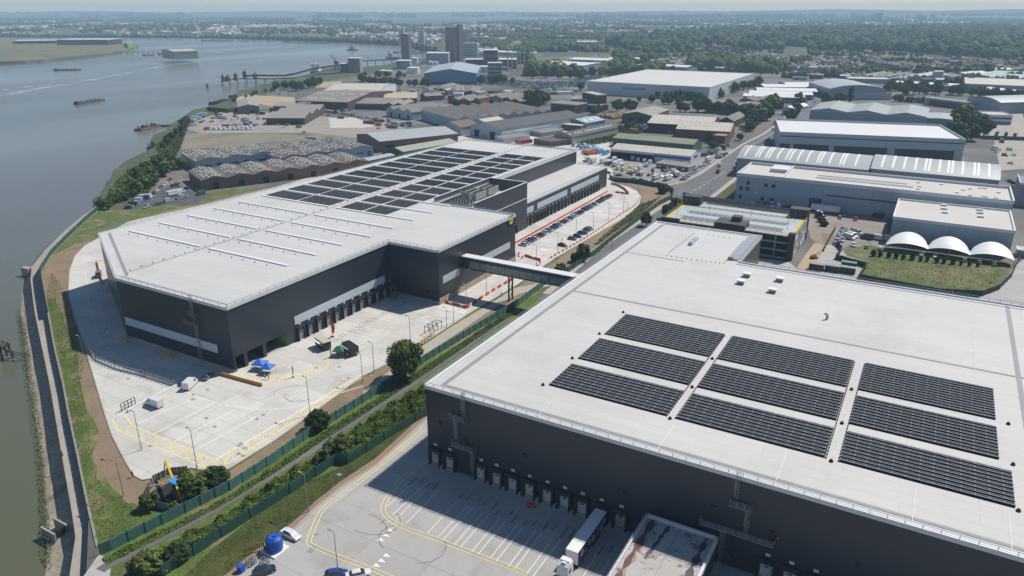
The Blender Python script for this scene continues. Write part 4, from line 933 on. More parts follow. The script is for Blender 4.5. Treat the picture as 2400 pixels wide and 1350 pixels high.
bldg('wave_roof_warehouse','grey warehouse with three shallow roof peaks and white ridge lines',(1899,258),(2172,272),(1927,240),13,'gable','v',3,2.6,M_GREYW,mat('grey green roof',(.27,.30,.30),.6,var=.06,scale=.04,ribs=(1,1.5,.08)),feat=[('f',.1,2,3,2,M_GUT,'louvre',7,.13)],trim=M_TRIM)
bldg('warehouse_wing','low grey wing with pale sloping roof at the right of the wave roofed warehouse',(2173,277),(2231,280),(2180,264),10,'gable','v',1,.5,M_GREYW,M_SILVR)
bldg('arched_roof_warehouse','grey warehouse with one broad arched roof and a tall conifer in front',(1946,208),(2077,209),(1968,193),12,'arc','v',1,4.5,M_GREYW,M_SILVR,feat=[('f',.72,0,50,8,M_PALEW,'front_annex')])
bldg('long_shed','long flat shed with thin white roof edge and open dark front',(2168,228),(2268,240),(2172,226),8,'flat','u',1,1,M_GREYW,M_SILVR,feat=[('f',.2,0,8,6,M_DKW,'door',5,.15)],par=.3)
bldg('barrel_roof_warehouse','grey warehouse with ribbed curved roof at the far right',(2268,230),(2346,241),(2310,227),11,'arc','v',1,4,M_GREYW,M_SILVR,feat=[('f',.7,2,5,5,M_GUT,'door')],depth=60)
bldg('office_block','white two storey office block with dark window bands at the far right',(2311,270),(2374,272),(2308,262),8,'flat','u',1,1,M_WHITEW,M_CREAMR,feat=[('f',.2,1,7.5,1.5,M_DKW,'window',3,.3),('f',.2,4.8,7.5,1.5,M_DKW,'window',3,.3)],par=.8)
bldg('long_shed','long low shed with thin white roof behind the dark tree belt',(2090,194),(2267,203),(2095,189),7,'flat','u',1,1,M_GREYW,M_WHITER,par=.3)
bldg('white_warehouse','long cream roofed factory at the right edge behind the tree belt',(2262,196),(2480,204),(2258,181),11,'flat','u',1,1,M_GREYW,M_CREAMR,par=.3)
bldg('white_warehouse','ribbed white roof warehouse at the right edge',(2296,208),(2480,230),(2292,201),9,'gable','u',1,2,M_GREYW,M_WHITER)
bldg('long_shed','grey pyramid roofed hall at the far right edge',(2300,180),(2420,186),(2330,168),8,'gable','u',2,4,M_GREYW,M_BLUER)
bldg('long_shed','cream fronted low hall left of the silver tanks',(1990,184),(2086,186),(1992,180),6,'flat','u',1,1,M_GREYW,M_CREAMR,par=.3)
for i,(A,B,C) in enumerate([((2015,178),(2050,180),(2030,168)),((2052,177),(2085,179),(2062,168)),((2140,178),(2176,180),(2150,170)),((2100,185),(2122,186),(2104,178)),((2180,177),(2230,181),(2190,172)),((2235,172),(2290,176),(2240,165))]):
    bldg('shed','small grey brown pitched roof shed, %s from the left in the cluttered estate'%ordw(i),A,B,C,6,'gable','v',2,2.5,M_GREYW,[M_BROWNR,M_ASB,M_BLUER][i%3],group='small sheds of the far estate')
# silver tanks
for i in range(3):
    x,y=G(2188+i*7,190,0); t=thing('storage_tank','silver cylindrical tank, %s from the left of three by the far estate'%ordw(i),'tank',(x,y,0),group='silver tanks')
    mb=MB(); mb.cyl(0,0,0,14,3.3,n=14); mb.build('shell',M_SILVR,t); mb=MB(); mb.cyl(0,0,14,15,3.3,.5,n=14); mb.build('lid',M_WHITEP,t)
# --- office with pale walls and flat roof (right middle)
OFF=thing('office_warehouse','long pale blue grey office and warehouse with flat cream roof and deep parapets','building',(-91,412,0)); OO=(-91,412,0)
mb=MB(OO); mb.box(-91,412,0,38,447,14); mb.build('wall',M_PALEW2:=mat('pale blue grey panel',(.36,.42,.47),.5,var=.05,scale=.05,ribs=(0,6.0,.15)),OFF)
mb=MB(OO); mb.box(-90.7,412.3,13.8,37.7,446.7,14.06); mb.build('roof',mat('pale gravel roof',(.50,.475,.44),.85,var=.06,scale=.06,fine=.05,fscale=1),OFF)
mb=MB(OO); parapet(mb,[(-91,412),(38,412),(38,447),(-91,447)],14.2,.6,1.2); mb.box(-67.5,412.3,13.9,-66.9,446.6,15.6); mb.box(-77,430,14.1,-67.6,442,16); mb.build('parapet',M_TRIM,OFF)
mb=MB(OO); mb.box(-52,425,14.1,-5,428.5,14.25); mb.box(-52,432,14.1,-8,434,14.25); mb.build('roof_panel_strip',M_GUT,OFF)
for i,(x,y) in enumerate([(-88,6),(-84.5,6),(-84.5,9.5),(-75,9),(-71,9),(-88,1.5),(-76,1.5),(-71,1.5)]):
    mb=MB(OO); mb.box(x-.9,411.85,y,x+.9,412,y+2.0); mb.build('window',M_DKW,OFF)
mb=MB(OO); mb.box(-52,411.85,.1,-46,411.99,6); mb.build('door',flat('navy door',(.02,.04,.13),.5),OFF)
mb=MB(OO); mb.box(-44,411.8,8,34,411.99,8.7); mb.build('dark_stripe',M_CLAD,OFF)
r=random.Random(5); mb=MB(OO)
for k in range(14):
    x=r.uniform(-4,34); y=r.uniform(416,442); mb.box(x,y,14.06,x+1.8,y+.8,14.6)
mb.build('roof_vent',M_WHITEP,OFF)
# second box with tunnels
a=G(2075,555,0)
CW=thing('canopy_warehouse','pale grey warehouse with three white half barrel canopies along its front','building',(-8,396,0))
CO=(-8,396,0)
x0=GS([(2093,512)],11)[0]; x1=GS([(2378,543)],11)[0]; x2=GS([(2122,470)],11)[0]; print('cw',x0,x1,x2)
cx0,cx1,cy0,cy1=x0[0],x1[0],(x0[1]+x1[1])/2,x2[1]
mb=MB(CO); mb.box(cx0,cy0,0,cx1,cy1,11); mb.build('wall',M_PALEW2,CW)
mb=MB(CO); mb.box(cx0+.3,cy0+.3,10.9,cx1-.3,cy1-.3,11.05); mb.build('roof',MATS['pale gravel roof'],CW)
mb=MB(CO); parapet(mb,[(cx0,cy0),(cx1,cy0),(cx1,cy1),(cx0,cy1)],11,.6,.8); mb.build('parapet',M_TRIM,CW)
for px,py in ((2212,483),(2214,500),(2296,494),(2298,510),(2212,491),(2297,501)):
    x,y=G(px,py,11); mb=MB(CO); mb.box(x-1.3,y-.6,11.05,x+1.3,y+.6,11.9); mb.build('roof_light',M_WHITEP,CW)
FT=[G(a,b,2.8) for a,b in ((2076,574),(2174,584),(2273,598),(2378,611))]
print('canopy feet',FT)
for i in range(3):
    (xa,y_a),(xb,y_b)=FT[i],FT[i+1]; mb=MB(CO); n=14; rows=[]
    for f,dy,rise in ((0,0,1.5),(.25,2.6,2.7),(.5,5.2,3.5),(.75,7.8,4.0),(1,10.5,4.2)):
        rows.append([(xa+(xb-xa)*k/n,min(y_a+(y_b-y_a)*k/n+dy*(.5+.5*math.sin(math.pi*k/n)**.5),cy0-.1),2.8+rise*(1-(2*k/n-1)**2)**.8) for k in range(n+1)])
    for r0,r1 in zip(rows[:-1],rows[1:]):
        for k in range(n): mb.quad([r0[k],r0[k+1],r1[k+1],r1[k]])
    mb.build('canopy',flat('white canopy fabric',(.70,.71,.72),.5),CW,smooth=True)
    mb=MB(CO)
    for k in (0,7,14): mb.beam((rows[0][k][0],rows[0][k][1]+.1,0),(rows[0][k][0],rows[0][k][1]+.1,rows[0][k][2]),.25)
    mb.build('canopy_post',M_STEEL,CW)
# office at far right edge (grey)
bldg('warehouse','grey warehouse corner at the far right edge',(2392,430),(2500,440),(2385,392),12,'flat','u',1,1,M_GREYW,M_GREYR,depth=25)
bldg('small_shed','white box trailer shed at the right edge by the canopies',(2385,585),(2440,592),(2378,576),3.2,'flat','u',1,1,M_WHITEW,M_CREAMR,par=.1)
# ------------------------------------------------------------------ silos, power plant, flats
def tower(name,label,base,topy,fn,cat='tower'):
    b=G(*base); h=toppx(b,topy); t=thing(name,label,cat,(b[0],b[1],0)); fn(t,h); return t,h
def ground_w(px,base): return px/ (FPX) * math.dist((0,0,CAM_H),(*G(*base),0)) # metres for a picture width
M_SILO=mat('weathered concrete',(.27,.24,.20),.9,var=.15,scale=.02,ribs=(2,4.0,.1),stain=(.02,.5,.7,(.19,.17,.145)))
M_SILOD=mat('dark weathered concrete',(.12,.115,.11),.9,var=.15,scale=.03)
def f1(t,h):
    k=ground_w(1,(946,148)); mb=MB(); r=6.2*k
    for dx,dy in ((-4,8),(2,0),(6,10),(8,3),(-1,12)): mb.cyl(dx*k,dy*k*1.2,0,h*.93,r*.9,n=16)
    mb.build('silo_drums',M_SILO,t); mb=MB(); mb.box(-13*k,8*k,0,-5*k,22*k,h); mb.box(-3*k,6*k,h*.9,8*k,18*k,h*.985); mb.build('lift_shaft',M_SILOD,t)
tower('silo_tower','round drum grain silo with dark shaft standing by the river',(948,147),80,f1)
def f2(t,h):
    k=ground_w(1,(1062,145)); mb=MB()
    for j in range(3):
        for i in range(4): mb.cyl((-12+i*6.6)*k,j*7*k,0,h*.9,3.9*k,n=12)
    mb.box(-16*k,-1*k,0,14*k,16*k,h*.885); mb.build('silo_drums',M_SILO,t); mb=MB(); mb.box(14.5*k,0,0,20*k,16*k,h); mb.box(-16*k,0,h*.885,14*k,15*k,h*.91); mb.build('lift_shaft',M_SILOD,t)
tower('silo_tower','tall rectangular silo block with slim dark lift tower, highest thing by the river',(1060,145),57,f2)
def box_tower(name,label,base,topy,wpx,dep,wm,feat=None,cat='building'):
    b=G(*base); h=toppx(b,topy); k=ground_w(1,base); t=thing(name,label,cat,(b[0],b[1],0),yaw)
    mb=MB(); mb.box(-wpx*k/2,0,0,wpx*k/2,dep,h); mb.build('wall',wm,t)
    mb=MB(); mb.box(-wpx*k/2-.2,-.2,h,wpx*k/2+.2,dep+.2,h+.5); mb.build('roof',M_TRIM,t)
    if feat:
        rows,cols=feat
        for i in range(rows):
            mb=MB(); 
            mb.box(-wpx*k*.45,-.15,h*(i+.45)/rows,wpx*k*.45,-.02,h*(i+.75)/rows); mb.build('window',M_DKW,t)
    return t
box_tower('apartment_block','pale ten storey block of flats behind the tall silos',(1102,133),101,34,14,M_WHITEW,(7,1))
box_tower('apartment_block','slim white tower block left of the round silo',(942,108),69,12,12,M_WHITEW,(9,1))
box_tower('apartment_block','slim pale tower block right of the round silo',(988,103),71,12,14,M_WHITEW,(9,1))
box_tower('apartment_block','distant pale tower block behind the flats',(1122,92),63,9,20,M_GREYW,(8,1))
box_tower('concrete_works','broken brown concrete hopper building on the jetty',(831,170),137,26,22,M_SILO,None)
box_tower('concrete_works','dark lower annexe of the hopper building',(806,170),150,16,20,M_SILOD,None)
box_tower('factory_block','brown boiler house with dark flat top by the thin chimneys',(1150,160),118,32,40,mat('boiler brick',(.16,.13,.11),.9,var=.2,scale=.05),(3,1))
box_tower('factory_block','red brick mill building under the tall silos',(1120,157),140,56,30,M_BRICKR,(2,1))
box_tower('factory_block','red brick factory right of the boiler house',(1190,162),140,38,40,M_BRICKR,(3,1))
box_tower('factory_block','low white shed in front of the red brick mill',(1125,170),157,40,30,M_WHITEW,None)
box_tower('factory_block','grey shed between the two silo towers',(1025,150),125,50,50,M_GREYW,None)
box_tower('factory_block','blue grey plant room at the foot of the round silo',(945,162),143,30,30,M_GREYW,None)
box_tower('factory_block','small pale offices with window bands beside the boiler house',(1160,177),148,32,20,M_GREYW,(3,1))
for i,(px,py,w,hpx) in enumerate([(971,147,18,12),(969,172,29,14),(899,176,20,11),(913,176,18,10),(996,150,12,8),(1010,152,12,8),(1022,153,12,8)]):
    b=G(px,py); k=ground_w(1,(px,py)); h=toppx(b,py-hpx); t=thing('storage_tank',['cream cylindrical tank beside the round silo','large white tank left of the blue warehouse','grey open tank, left of two near the jetty','grey open tank, right of two near the jetty','small white tank, left of three below the silos','small white tank, middle of three below the silos','small white tank, right of three below the silos'][i],'tank',(b[0],b[1],0))
    mb=MB(); mb.cyl(0,0,0,h,w*k/2,n=18); mb.build('shell',[M_WHITEP,M_WHITEP,M_GREYW,M_GREYW,M_WHITEW,M_WHITEW,M_WHITEW][i],t); mb=MB(); mb.cyl(0,0,h,h+1.2,w*k/2,.5,n=18); mb.build('lid',M_TRIM,t)
for i,(px,ty) in enumerate([(1190,110),(1212,120),(1219,122),(1228,121),(1200,128)]):
    b=G(px,167); h=toppx(b,ty); t=thing('chimney','slender pale steel chimney, %s from the left by the power plant'%ordw([0,2,3,4,1][i]),'chimney',(b[0],b[1],0),group='slender chimneys')
    mb=MB(); mb.cyl(0,0,0,h,1.3,1.0,n=8); mb.build('stack',M_PALEW,t); mb=MB(); mb.cyl(0,0,h-3,h,1.5,1.4,n=8); mb.build('cap',M_TRIM,t)
def lattice(name,label,base,topy,wpx=9):
    b=G(*base); h=toppx(b,topy); k=ground_w(1,base); t=thing(name,label,'pylon',(b[0],b[1],0),yaw); mb=MB(); w=wpx*k/2; th=.5
    n=8
    for i in range(n):
        z0,z1=h*i/n,h*(i+1)/n; a,c=w*(1-i/n)**1.2+.5,w*(1-(i+1)/n)**1.2+.5
        for sx,sy in ((-1,-1),(1,-1),(1,1),(-1,1)):
            mb.beam((sx*a,sy*a,z0),(sx*c,sy*c,z1),th)
        mb.beam((-a,-a,z0),(c,-c,z1),th*.7); mb.beam((a,a,z0),(-c,c,z1),th*.7)
    mb.build('tower_frame',M_STEEL,t); mb=MB()
    for f,l in ((.98,5),(.86,7),(.74,6)): mb.beam((-l,0,h*f),(l,0,h*f),.5); mb.beam((-l,0,h*f),(0,0,h*f+2),.4); mb.beam((l,0,h*f),(0,0,h*f+2),.4)
    mb.build('cross_arm',M_STEEL,t)
lattice('electricity_pylon','tall lattice pylon in front of the long silver sheds',(1408,150),62,12)
lattice('electricity_pylon','lattice pylon rising from the woods left of the tall pylon',(1560,130),100,8)
lattice('electricity_pylon','small distant pylon far across the river',(596,92),62,5)
# wind turbine
b=G(464,88); h=toppx(b,60); t=thing('wind_turbine','white three bladed wind turbine across the river','wind turbine',(b[0],b[1],0),yaw)
h=toppx(b,62); mb=MB(); mb.cyl(0,0,0,h,2.6,1.5,n=10); mb.build('tower',M_WHITEP,t); mb=MB(); mb.box(-2,-3.5,h-1.6,2,4,h+1.8); mb.build('nacelle',M_WHITEP,t)
L_=h*.58
for k,a in enumerate((100,215,340)):
    mb=MB(); a=math.radians(a); mb.beam((0,-4,h),(L_*.4*math.cos(a),-4,h+L_*.4*math.sin(a)),3.0,.9); mb.beam((L_*.4*math.cos(a),-4,h+L_*.4*math.sin(a)),(L_*math.cos(a),-4,h+L_*math.sin(a)),1.8,.6); mb.build('blade',M_WHITEP,t)
# big dark shed on the spit
for nm,lb,A,B,C,h,dp in (('spit_warehouse','huge dark warehouse with pale roof on the grassy spit',(133,101),(250,101),(140,99),14,90),('spit_warehouse','lower grey warehouse left of the dark one on the spit',(30,104),(133,103),(35,102),8,90)):
    bldg(nm,lb,(A[0],A[1]-8),(B[0],B[1]-8),(C[0],C[1]-8),h,'flat','u',1,1,M_CLAD,M_WHITER,depth=dp,par=.5)
b=G(296,112); t=thing('green_tower','bright green clad end tower of the dark warehouse on the spit','building',(b[0],b[1],-1),yaw); mb=MB(); mb.box(-5,0,0,5,30,13); mb.build('wall',flat('bright green wall',(.10,.36,.06),.7),t); mb=MB(); mb.box(-5.2,-.2,13,5.2,30.2,13.4); mb.build('roof',M_TRIM,t)
# far white sheds beyond the wood
far=[(1262,148,1368,154,70,'white long shed with bright roof'),(1332,139,1424,142,60,'silver long shed under the pylon'),(1310,98,1400,98,40,'white shed on the wooded slope'),(1225,96,1262,96,25,'small cream shed on the wooded slope'),(1380,150,1410,151,30,'low white shed in the trees right of the pylon'),(1302,152,1352,154,30,'low curved shed in the trees left of the pylon'),(1430,138,1500,138,40,'pale low shed at the wood edge'),(1494,152,1610,158,40,'long pale wave roofed shed behind the white warehouse'),(1120,120,1250,125,40,'long cream shed behind the chimneys'),(560,62,650,62,60,'long white glasshouse far across the river'),(680,62,730,62,60,'second white glasshouse far across the river'),(10,60,70,62,60,'white sheds far across the river at the left')]
for i,(x0,y0,x1,y1,dp,lb) in enumerate(far):
    bldg('distant_shed',lb,(x0,y0),(x1,y1),(x0+5,y0-3),13 if i<2 else 8,'gable','u',1,2,M_GREYW if i%2 else M_PALEW,M_WHITER,depth=dp,cat='shed')
bldg('white_house','white three storey house with gables among the terraces',(1916,157),(1957,158),(1920,153),10,'gable','v',3,3,M_WHITEW,M_WHITER,depth=14,feat=[('f',.12,2,3,2,M_DKW,'window',5,.18),('f',.12,6,3,2,M_DKW,'window',5,.18)])
for px,ty,w in ((2060,30,12),(2043,36,10),(2022,38,9),(2008,38,8),(2160,38,14),(1868,44,18)):
    b=G(px,50); box_tower('apartment_block',{2060:'tallest grey tower block on the horizon',2043:'square grey block just left of the tallest horizon tower',2022:'second low grey block left of the tallest horizon tower',2008:'third low grey block left of the tallest horizon tower',2160:'low grey block on the skyline right of the tallest tower',1868:'dark low block on the skyline far left of the towers'}[px],(px,50),ty,w,25,M_GREYW,(5,1))

rr=random.Random(321)
def infill(poly,n,label,group,sz=(12,34),roofs=None,avoid=()):
    import numpy as _n
    g=_n.random.default_rng(n+len(label)); k=0; xs=[p[0] for p in poly]; ys=[p[1] for p in poly]
    for c in range(n*6):
        if k>=n: break
        px,py=g.uniform(min(xs),max(xs)),g.uniform(min(ys),max(ys)); a=Vector(G(px,py)); w=g.uniform(*sz); ang=rr.choice((0,0,.5,math.pi/2))
        bldg('workshop',label%ordw(k),None,None,None,g.uniform(4,7),rr.choice(('gable','gable','flat')),'u',rr.choice((1,1,2)),rr.uniform(1.2,2.5),rr.choice((M_GREYW,M_WHITEW,M_BRICK,M_BRICKD,M_PALEW,M_BRICKR)),rr.choice(roofs or (M_ASB,M_BROWNR,M_SILVR,M_CREAMR,M_DARKR)),world=(a,ang,w,g.uniform(9,18)),group=group,feat=[('f',.3,0,3.5,3.5,M_DKW,'door'),('f',.7,1.5,2,1.2,M_DKW,'window')],par=.2); k+=1
infill([(1850,176),(2060,190)],16,'small workshop among the clutter beside the road end, %s of its cluster','workshops by the road end')
infill([(2110,182),(2260,196)],10,'small workshop by the silver tanks, %s of its cluster','workshops by the silver tanks')
infill([(990,222),(1180,238)],12,'small workshop behind the large factory, %s of its cluster','workshops behind the large factory',sz=(8,18))
infill([(1050,150),(1250,168)],8,'low plant shed round the boiler house, %s of its cluster','plant sheds by the boiler house',sz=(10,24))
infill([(1640,150),(1900,168)],10,'pale shed at the foot of the terraced streets, %s of its cluster','sheds below the terraces',roofs=(M_WHITER,M_CREAMR,M_SILVR))
infill([(2290,160),(2400,176)],5,'shed at the right edge below the wood, %s of its cluster','sheds below the wood')
infill([(640,258),(700,262)],3,'small store behind the stepped roof shed, %s of its cluster','stores behind the stepped shed',sz=(8,14))
# ------------------------------------------------------------------ vehicles
PAINT={}
for nm,c in dict(white=(.62,.62,.62),silver=(.33,.35,.37),grey=(.12,.13,.14),black=(.015,.016,.018),blue=(.02,.05,.22),red=(.36,.02,.02),navy=(.012,.02,.05),green=(.03,.10,.06),orange=(.60,.20,.02),yellow=(.70,.62,.05),skyblue=(.12,.34,.58),cream=(.5,.47,.38)).items():
    PAINT[nm]=mat(nm+' car paint',c,.28,var=.03,scale=.5,spec=.6,coat=.4)
def loft(sections,close=True):
    """sections: list of (x, [(y,z)...]) half profiles mirrored"""
    mb=MB(); rings=[]
    for x,pts in sections:
        full=[(x,y,z) for y,z in pts]+[(x,-y,z) for y,z in pts[::-1]]
        rings.append(full)
    n=len(rings[0])
    for a,b in zip(rings[:-1],rings[1:]):
        for k in range(n-1): mb.quad([a[k],b[k],b[k+1],a[k+1]])
    mb.quad(rings[0][::-1]); mb.quad(rings[-1]); return mb
CARM={}
def car_meshes(kind):
    if kind in CARM: return CARM[kind]
    out={}
    if kind in('hatch','saloon'):
        L=4.3 if kind=='hatch' else 4.7; H=1.5 if kind=='hatch' else 1.44; e=L/2
        w=.9
        bd=loft([(-e,[(w*.8,.35),(w*.85,.6),(w*.75,.85)]),(-e+.15,[(w*.95,.25),(w,.6),(w*.86,.93)]),(-e+.9,[(w,.22),(w*1.02,.6),(w*.88,.95)]),(.6,[(w,.22),(w*1.02,.6),(w*.88,.93)]),(e-.9,[(w*.98,.22),(w,.6),(w*.84,.86)]),(e-.2,[(w*.92,.25),(w*.93,.55),(w*.76,.74)]),(e,[(w*.75,.33),(w*.78,.5),(w*.65,.62)])])
        bx=-e+.35 if kind=='hatch' else -e+.95
        gl=loft([(bx-.25,[(w*.83,.9),(w*.80,.95)]),(bx+.35,[(w*.86,.9),(w*.68,H-.06)]),(.0,[(w*.87,.9),(w*.70,H-.03)]),(.45,[(w*.86,.9),(w*.66,H-.08)]),(1.25,[(w*.8,.88),(w*.76,.9)])])
        rf=loft([(bx+.3,[(w*.66,H-.1),(w*.60,H-.02)]),(bx+.6,[(w*.70,H-.08),(w*.62,H+.02)]),(.1,[(w*.70,H-.06),(w*.62,H+.03)]),(.5,[(w*.64,H-.1),(w*.56,H-.04)])])
        wx=(-e+.85,e-.8); wr=.33
        out['lights']=[('headlight',(e-.12,s*.62,.6),(.2,.3,.14)) for s in (-1,1)]
    elif kind=='van':
        L=5.6; e=L/2; w=1.0; H=2.45
        bd=loft([(-e,[(w,.4),(w,1.2),(w*.92,H)]),(-e+.1,[(w,.3),(w,1.2),(w*.93,H+.03)]),(e-1.9,[(w,.3),(w,1.2),(w*.92,H)]),(e-1.35,[(w,.3),(w,1.2),(w*.82,H-.25)]),(e-.75,[(w,.3),(w,1.15),(w*.9,1.3)]),(e-.1,[(w*.95,.3),(w*.92,.8),(w*.8,1.0)]),(e,[(w*.85,.35),(w*.85,.6),(w*.7,.8)])])
        gl=loft([(e-1.45,[(w*.85,1.35),(w*.78,H-.18)]),(e-1.28,[(w*.9,1.32),(w*.76,H-.3)]),(e-.72,[(w*.82,1.3),(w*.80,1.34)])])
        sd=MB(); 
        for s in (-1,1): sd.box(e-2.3,s*w*.985-.02,1.35,e-1.45,s*w*.985+.02,1.95)
        gl.v+= [v for v in sd.v]; o=len(gl.v)-len(sd.v); gl.f+=[tuple(i+o for i in f) for f in sd.f]; gl.m+=sd.m
        rf=None; wx=(-e+1.0,e-.95); wr=.36; out['lights']=[('headlight',(e-.1,s*.7,.85),(.18,.25,.25)) for s in (-1,1)]
    elif kind=='lorry':
        L=8.5; e=L/2; w=1.2; H=3.3
        bd=MB(); bd.box(-e,-w,.95,e-2.2,w,H); bd2=loft([(e-2.0,[(w*.97,.5),(w*.97,1.5),(w*.9,2.6)]),(e-.5,[(w*.97,.5),(w*.97,1.5),(w*.88,2.55)]),(e-.05,[(w*.95,.5),(w*.95,1.4),(w*.85,1.7)])]); o=len(bd.v); bd.v+=bd2.v; bd.f+=[tuple(i+o for i in f) for f in bd2.f]; bd.m+=bd2.m
        gl=loft([(e-.55,[(w*.9,1.6),(w*.82,2.45)]),(e-.42,[(w*.9,1.58),(w*.8,2.4)]),(e-.08,[(w*.86,1.55),(w*.84,1.6)])]); rf=None; wx=(-e+1.8,e-1.1); wr=.45; out['lights']=[]
    for k,m_,s in (('body',bd,True),('windows',gl,False),('roof',rf,True)):
        if m_ is None: continue
        o=m_.build(k,[PAINT['white']]); out[k]=o.data; bpy.data.objects.remove(o)
    wm=MB(); wm.tube((0,-.11,0),(0,.11,0),wr,12); o=wm.build('wheel',M_TYRE); out['wheel']=o.data; bpy.data.objects.remove(o)
    wm=MB(); wm.tube((0,-.12,0),(0,.12,0),wr*.6,8); o=wm.build('rim',M_STEEL); out['rim']=o.data; bpy.data.objects.remove(o)
    out['wx']=wx; out['wr']=wr; out['w']=w; CARM[kind]=out; return out
VPROTO={}
def me_with(me,m):
    k=(me.name,m.name)
    if k not in VPROTO:
        c=me.copy(); c.materials.clear(); c.materials.append(m); VPROTO[k]=c
    return VPROTO[k]
M_LAMP=flat('headlamp lens',(.55,.57,.6),.15)
def vehicle(kind,col,x,y,ang,label,group=None,parts=2,cat=None,name=None,z=.1,scale=1):
    """parts 2: wheels, rims and lamps too, 1: body and windows, 0: one mesh"""
    M=car_meshes(kind); nm=name or {'hatch':'parked_car','saloon':'parked_car','van':'white_van' if col=='white' else 'van','lorry':'box_lorry'}[kind]
    cat=cat or {'hatch':'car','saloon':'car','van':'van','lorry':'lorry'}[kind]
    def add(n,me,p,loc=(0,0,0)):
        o=bpy.data.objects.new(n,me); COL.objects.link(o); o.parent=p; o.location=loc; return o
    if parts==0:
        k=('one',kind,col)
        if k not in VPROTO:
            me=bpy.data.meshes.new(nm); bm=bmesh.new()
            for q,mi in (('body',0),('windows',1),('roof',0)):
                if q in M:
                    f0=len(bm.faces); bm.from_mesh(M[q]); bm.faces.ensure_lookup_table()
                    for f in bm.faces[f0:]: f.material_index=mi
            bm.to_mesh(me); me.materials.append(PAINT[col]); me.materials.append(M_GLASS); VPROTO[k]=me
        o=bpy.data.objects.new(nm,VPROTO[k]); COL.objects.link(o); o.location=(x,y,z); o.rotation_euler=(0,0,ang); o.scale=(scale,)*3; return tag(o,label,cat,group)
    t=thing(nm,label,cat,(x,y,z),ang,group)
    b=add('body',me_with(M['body'],PAINT[col]),t); add('windows',me_with(M['windows'],M_GLASS),t)
    if 'roof' in M: add('roof',me_with(M['roof'],PAINT[col]),t)
    if parts>1:
        for wx in M['wx']:
            for s in (-1,1):
                wo=add('wheel',M['wheel'],t,(wx,s*(M['w']-.12),M['wr'])); add('rim',M['rim'],wo)
        for nm_,c,sz in M['lights']:
            mb=MB(); mb.box(c[0]-sz[0]/2,c[1]-sz[1]/2,c[2]-sz[2]/2,c[0]+sz[0]/2,c[1]+sz[1]/2,c[2]+sz[2]/2); mb.build('headlight',M_LAMP,t)
    return t
def world_ang(p,q):
    a=G(*p); b=G(*q); return math.atan2(b[1]-a[1],b[0]-a[0])
r=random.Random(21)
# row along the red barrier by the annex docks
rowA=GS([(1222,573),(1430,456)]); # near & far ends
cols=['white','silver','blue','navy','white','red','black','silver','white','grey','silver','blue','black','grey','white','black','red','white','blue','silver','white','silver','blue','navy','grey','white','blue','blue','grey','silver','grey','white','blue','black','navy','red','black','grey','black']
pa=GS([(1226,576)])[0]; pb=GS([(1428,460)])[0]
cols=cols+['white','blue','silver','red','grey']; N_=40; print('rowA',pa,pb)
skip={25}
for i in range(N_):
    if i in skip: continue
    t=i/(N_-1); x=pa[0]+(pb[0]-pa[0])*t; y=pa[1]+(pb[1]-pa[1])*t
    vehicle('hatch' if r.random()<.6 else 'saloon',cols[i],x,y,r.choice((0,math.pi))+r.uniform(-.03,.03),'%s car, %s from the near end of the long row along the red barrier'%(cols[i],ordw(i)),'cars parked along the red barrier',parts=2)
for i,(px,py,c) in enumerate([(1341,562,'grey'),(1353,556,'black'),(1363,549,'black'),(1368,548,'black'),(1376,541,'grey'),(1381,538,'silver')]):
    x,y=G(px,py); vehicle('hatch',c,x,y,0,'%s car, %s from the near end of the short row by the outer barrier'%(c,ordw(i)),'cars in the short outer row')
x,y=G(1318,577); vehicle('saloon','black',x,y,-.2,'black car with pink tail lights standing alone near the barrier')
# vans in the near left yard
x,y=G(363,951); vehicle('van','white',x,y,world_ang((385,958),(345,943)),'white panel van parked beside the white wall line','white vans')
x,y=G(447,906); vehicle('van','white',x,y,world_ang((437,915),(460,893)),'white van half in shade beside the barrier end',scale=.9)
x,y=G(488,886); vehicle('hatch','grey',x,y,world_ang((480,893),(498,878)),'grey car in the shade of the dark warehouse front')
x,y=G(682,1258); vehicle('saloon','white',x,y,world_ang((658,1246),(705,1270)),'white car parked beside the blue water tank')
x,y=G(620,1344); vehicle('hatch','navy',x,y,world_ang((600,1352),(638,1338)),'dark blue car at the bottom edge beside the blue bin')
x,y=G(789,1351); vehicle('hatch','blue',x,y,world_ang((770,1352),(810,1346)),'blue car at the bottom edge left of the white van')
x,y=G(840,1352); vehicle('saloon','white',x,y,world_ang((820,1352),(872,1340)),'white car at the bottom edge beside the yellow line',scale=1.1)
x,y=G(233,648); vehicle('van','grey',x,y,world_ang((230,655),(236,630)),'dark van in the shade beside the tapered warehouse wall')
# road vehicles
x,y=G(1687,390); vehicle('van','white',x,y,world_ang((1680,400),(1695,380)),'white van driving on the estate road',parts=1)
x,y=G(1683,405); vehicle('van','black',x,y,world_ang((1680,410),(1695,393)),'dark van following on the near lane of the estate road',parts=1)
for i,(px,py,c,k) in enumerate([(1811,305,'navy','hatch'),(1822,294,'cream','lorry'),(1818,290,'orange','lorry'),(1836,285,'black','hatch'),(1909,232,'white','hatch'),(1910,240,'white','van'),(1900,252,'silver','hatch')]):
    x,y=G(px,py); vehicle(k,c,x,y,world_ang((px,py),(px+12,py-9)),'%s %s on the far stretch of the road, %s from the near end'%(c,{'hatch':'car','lorry':'lorry','van':'van'}[k],ordw(i)),'traffic on the far road',parts=1)
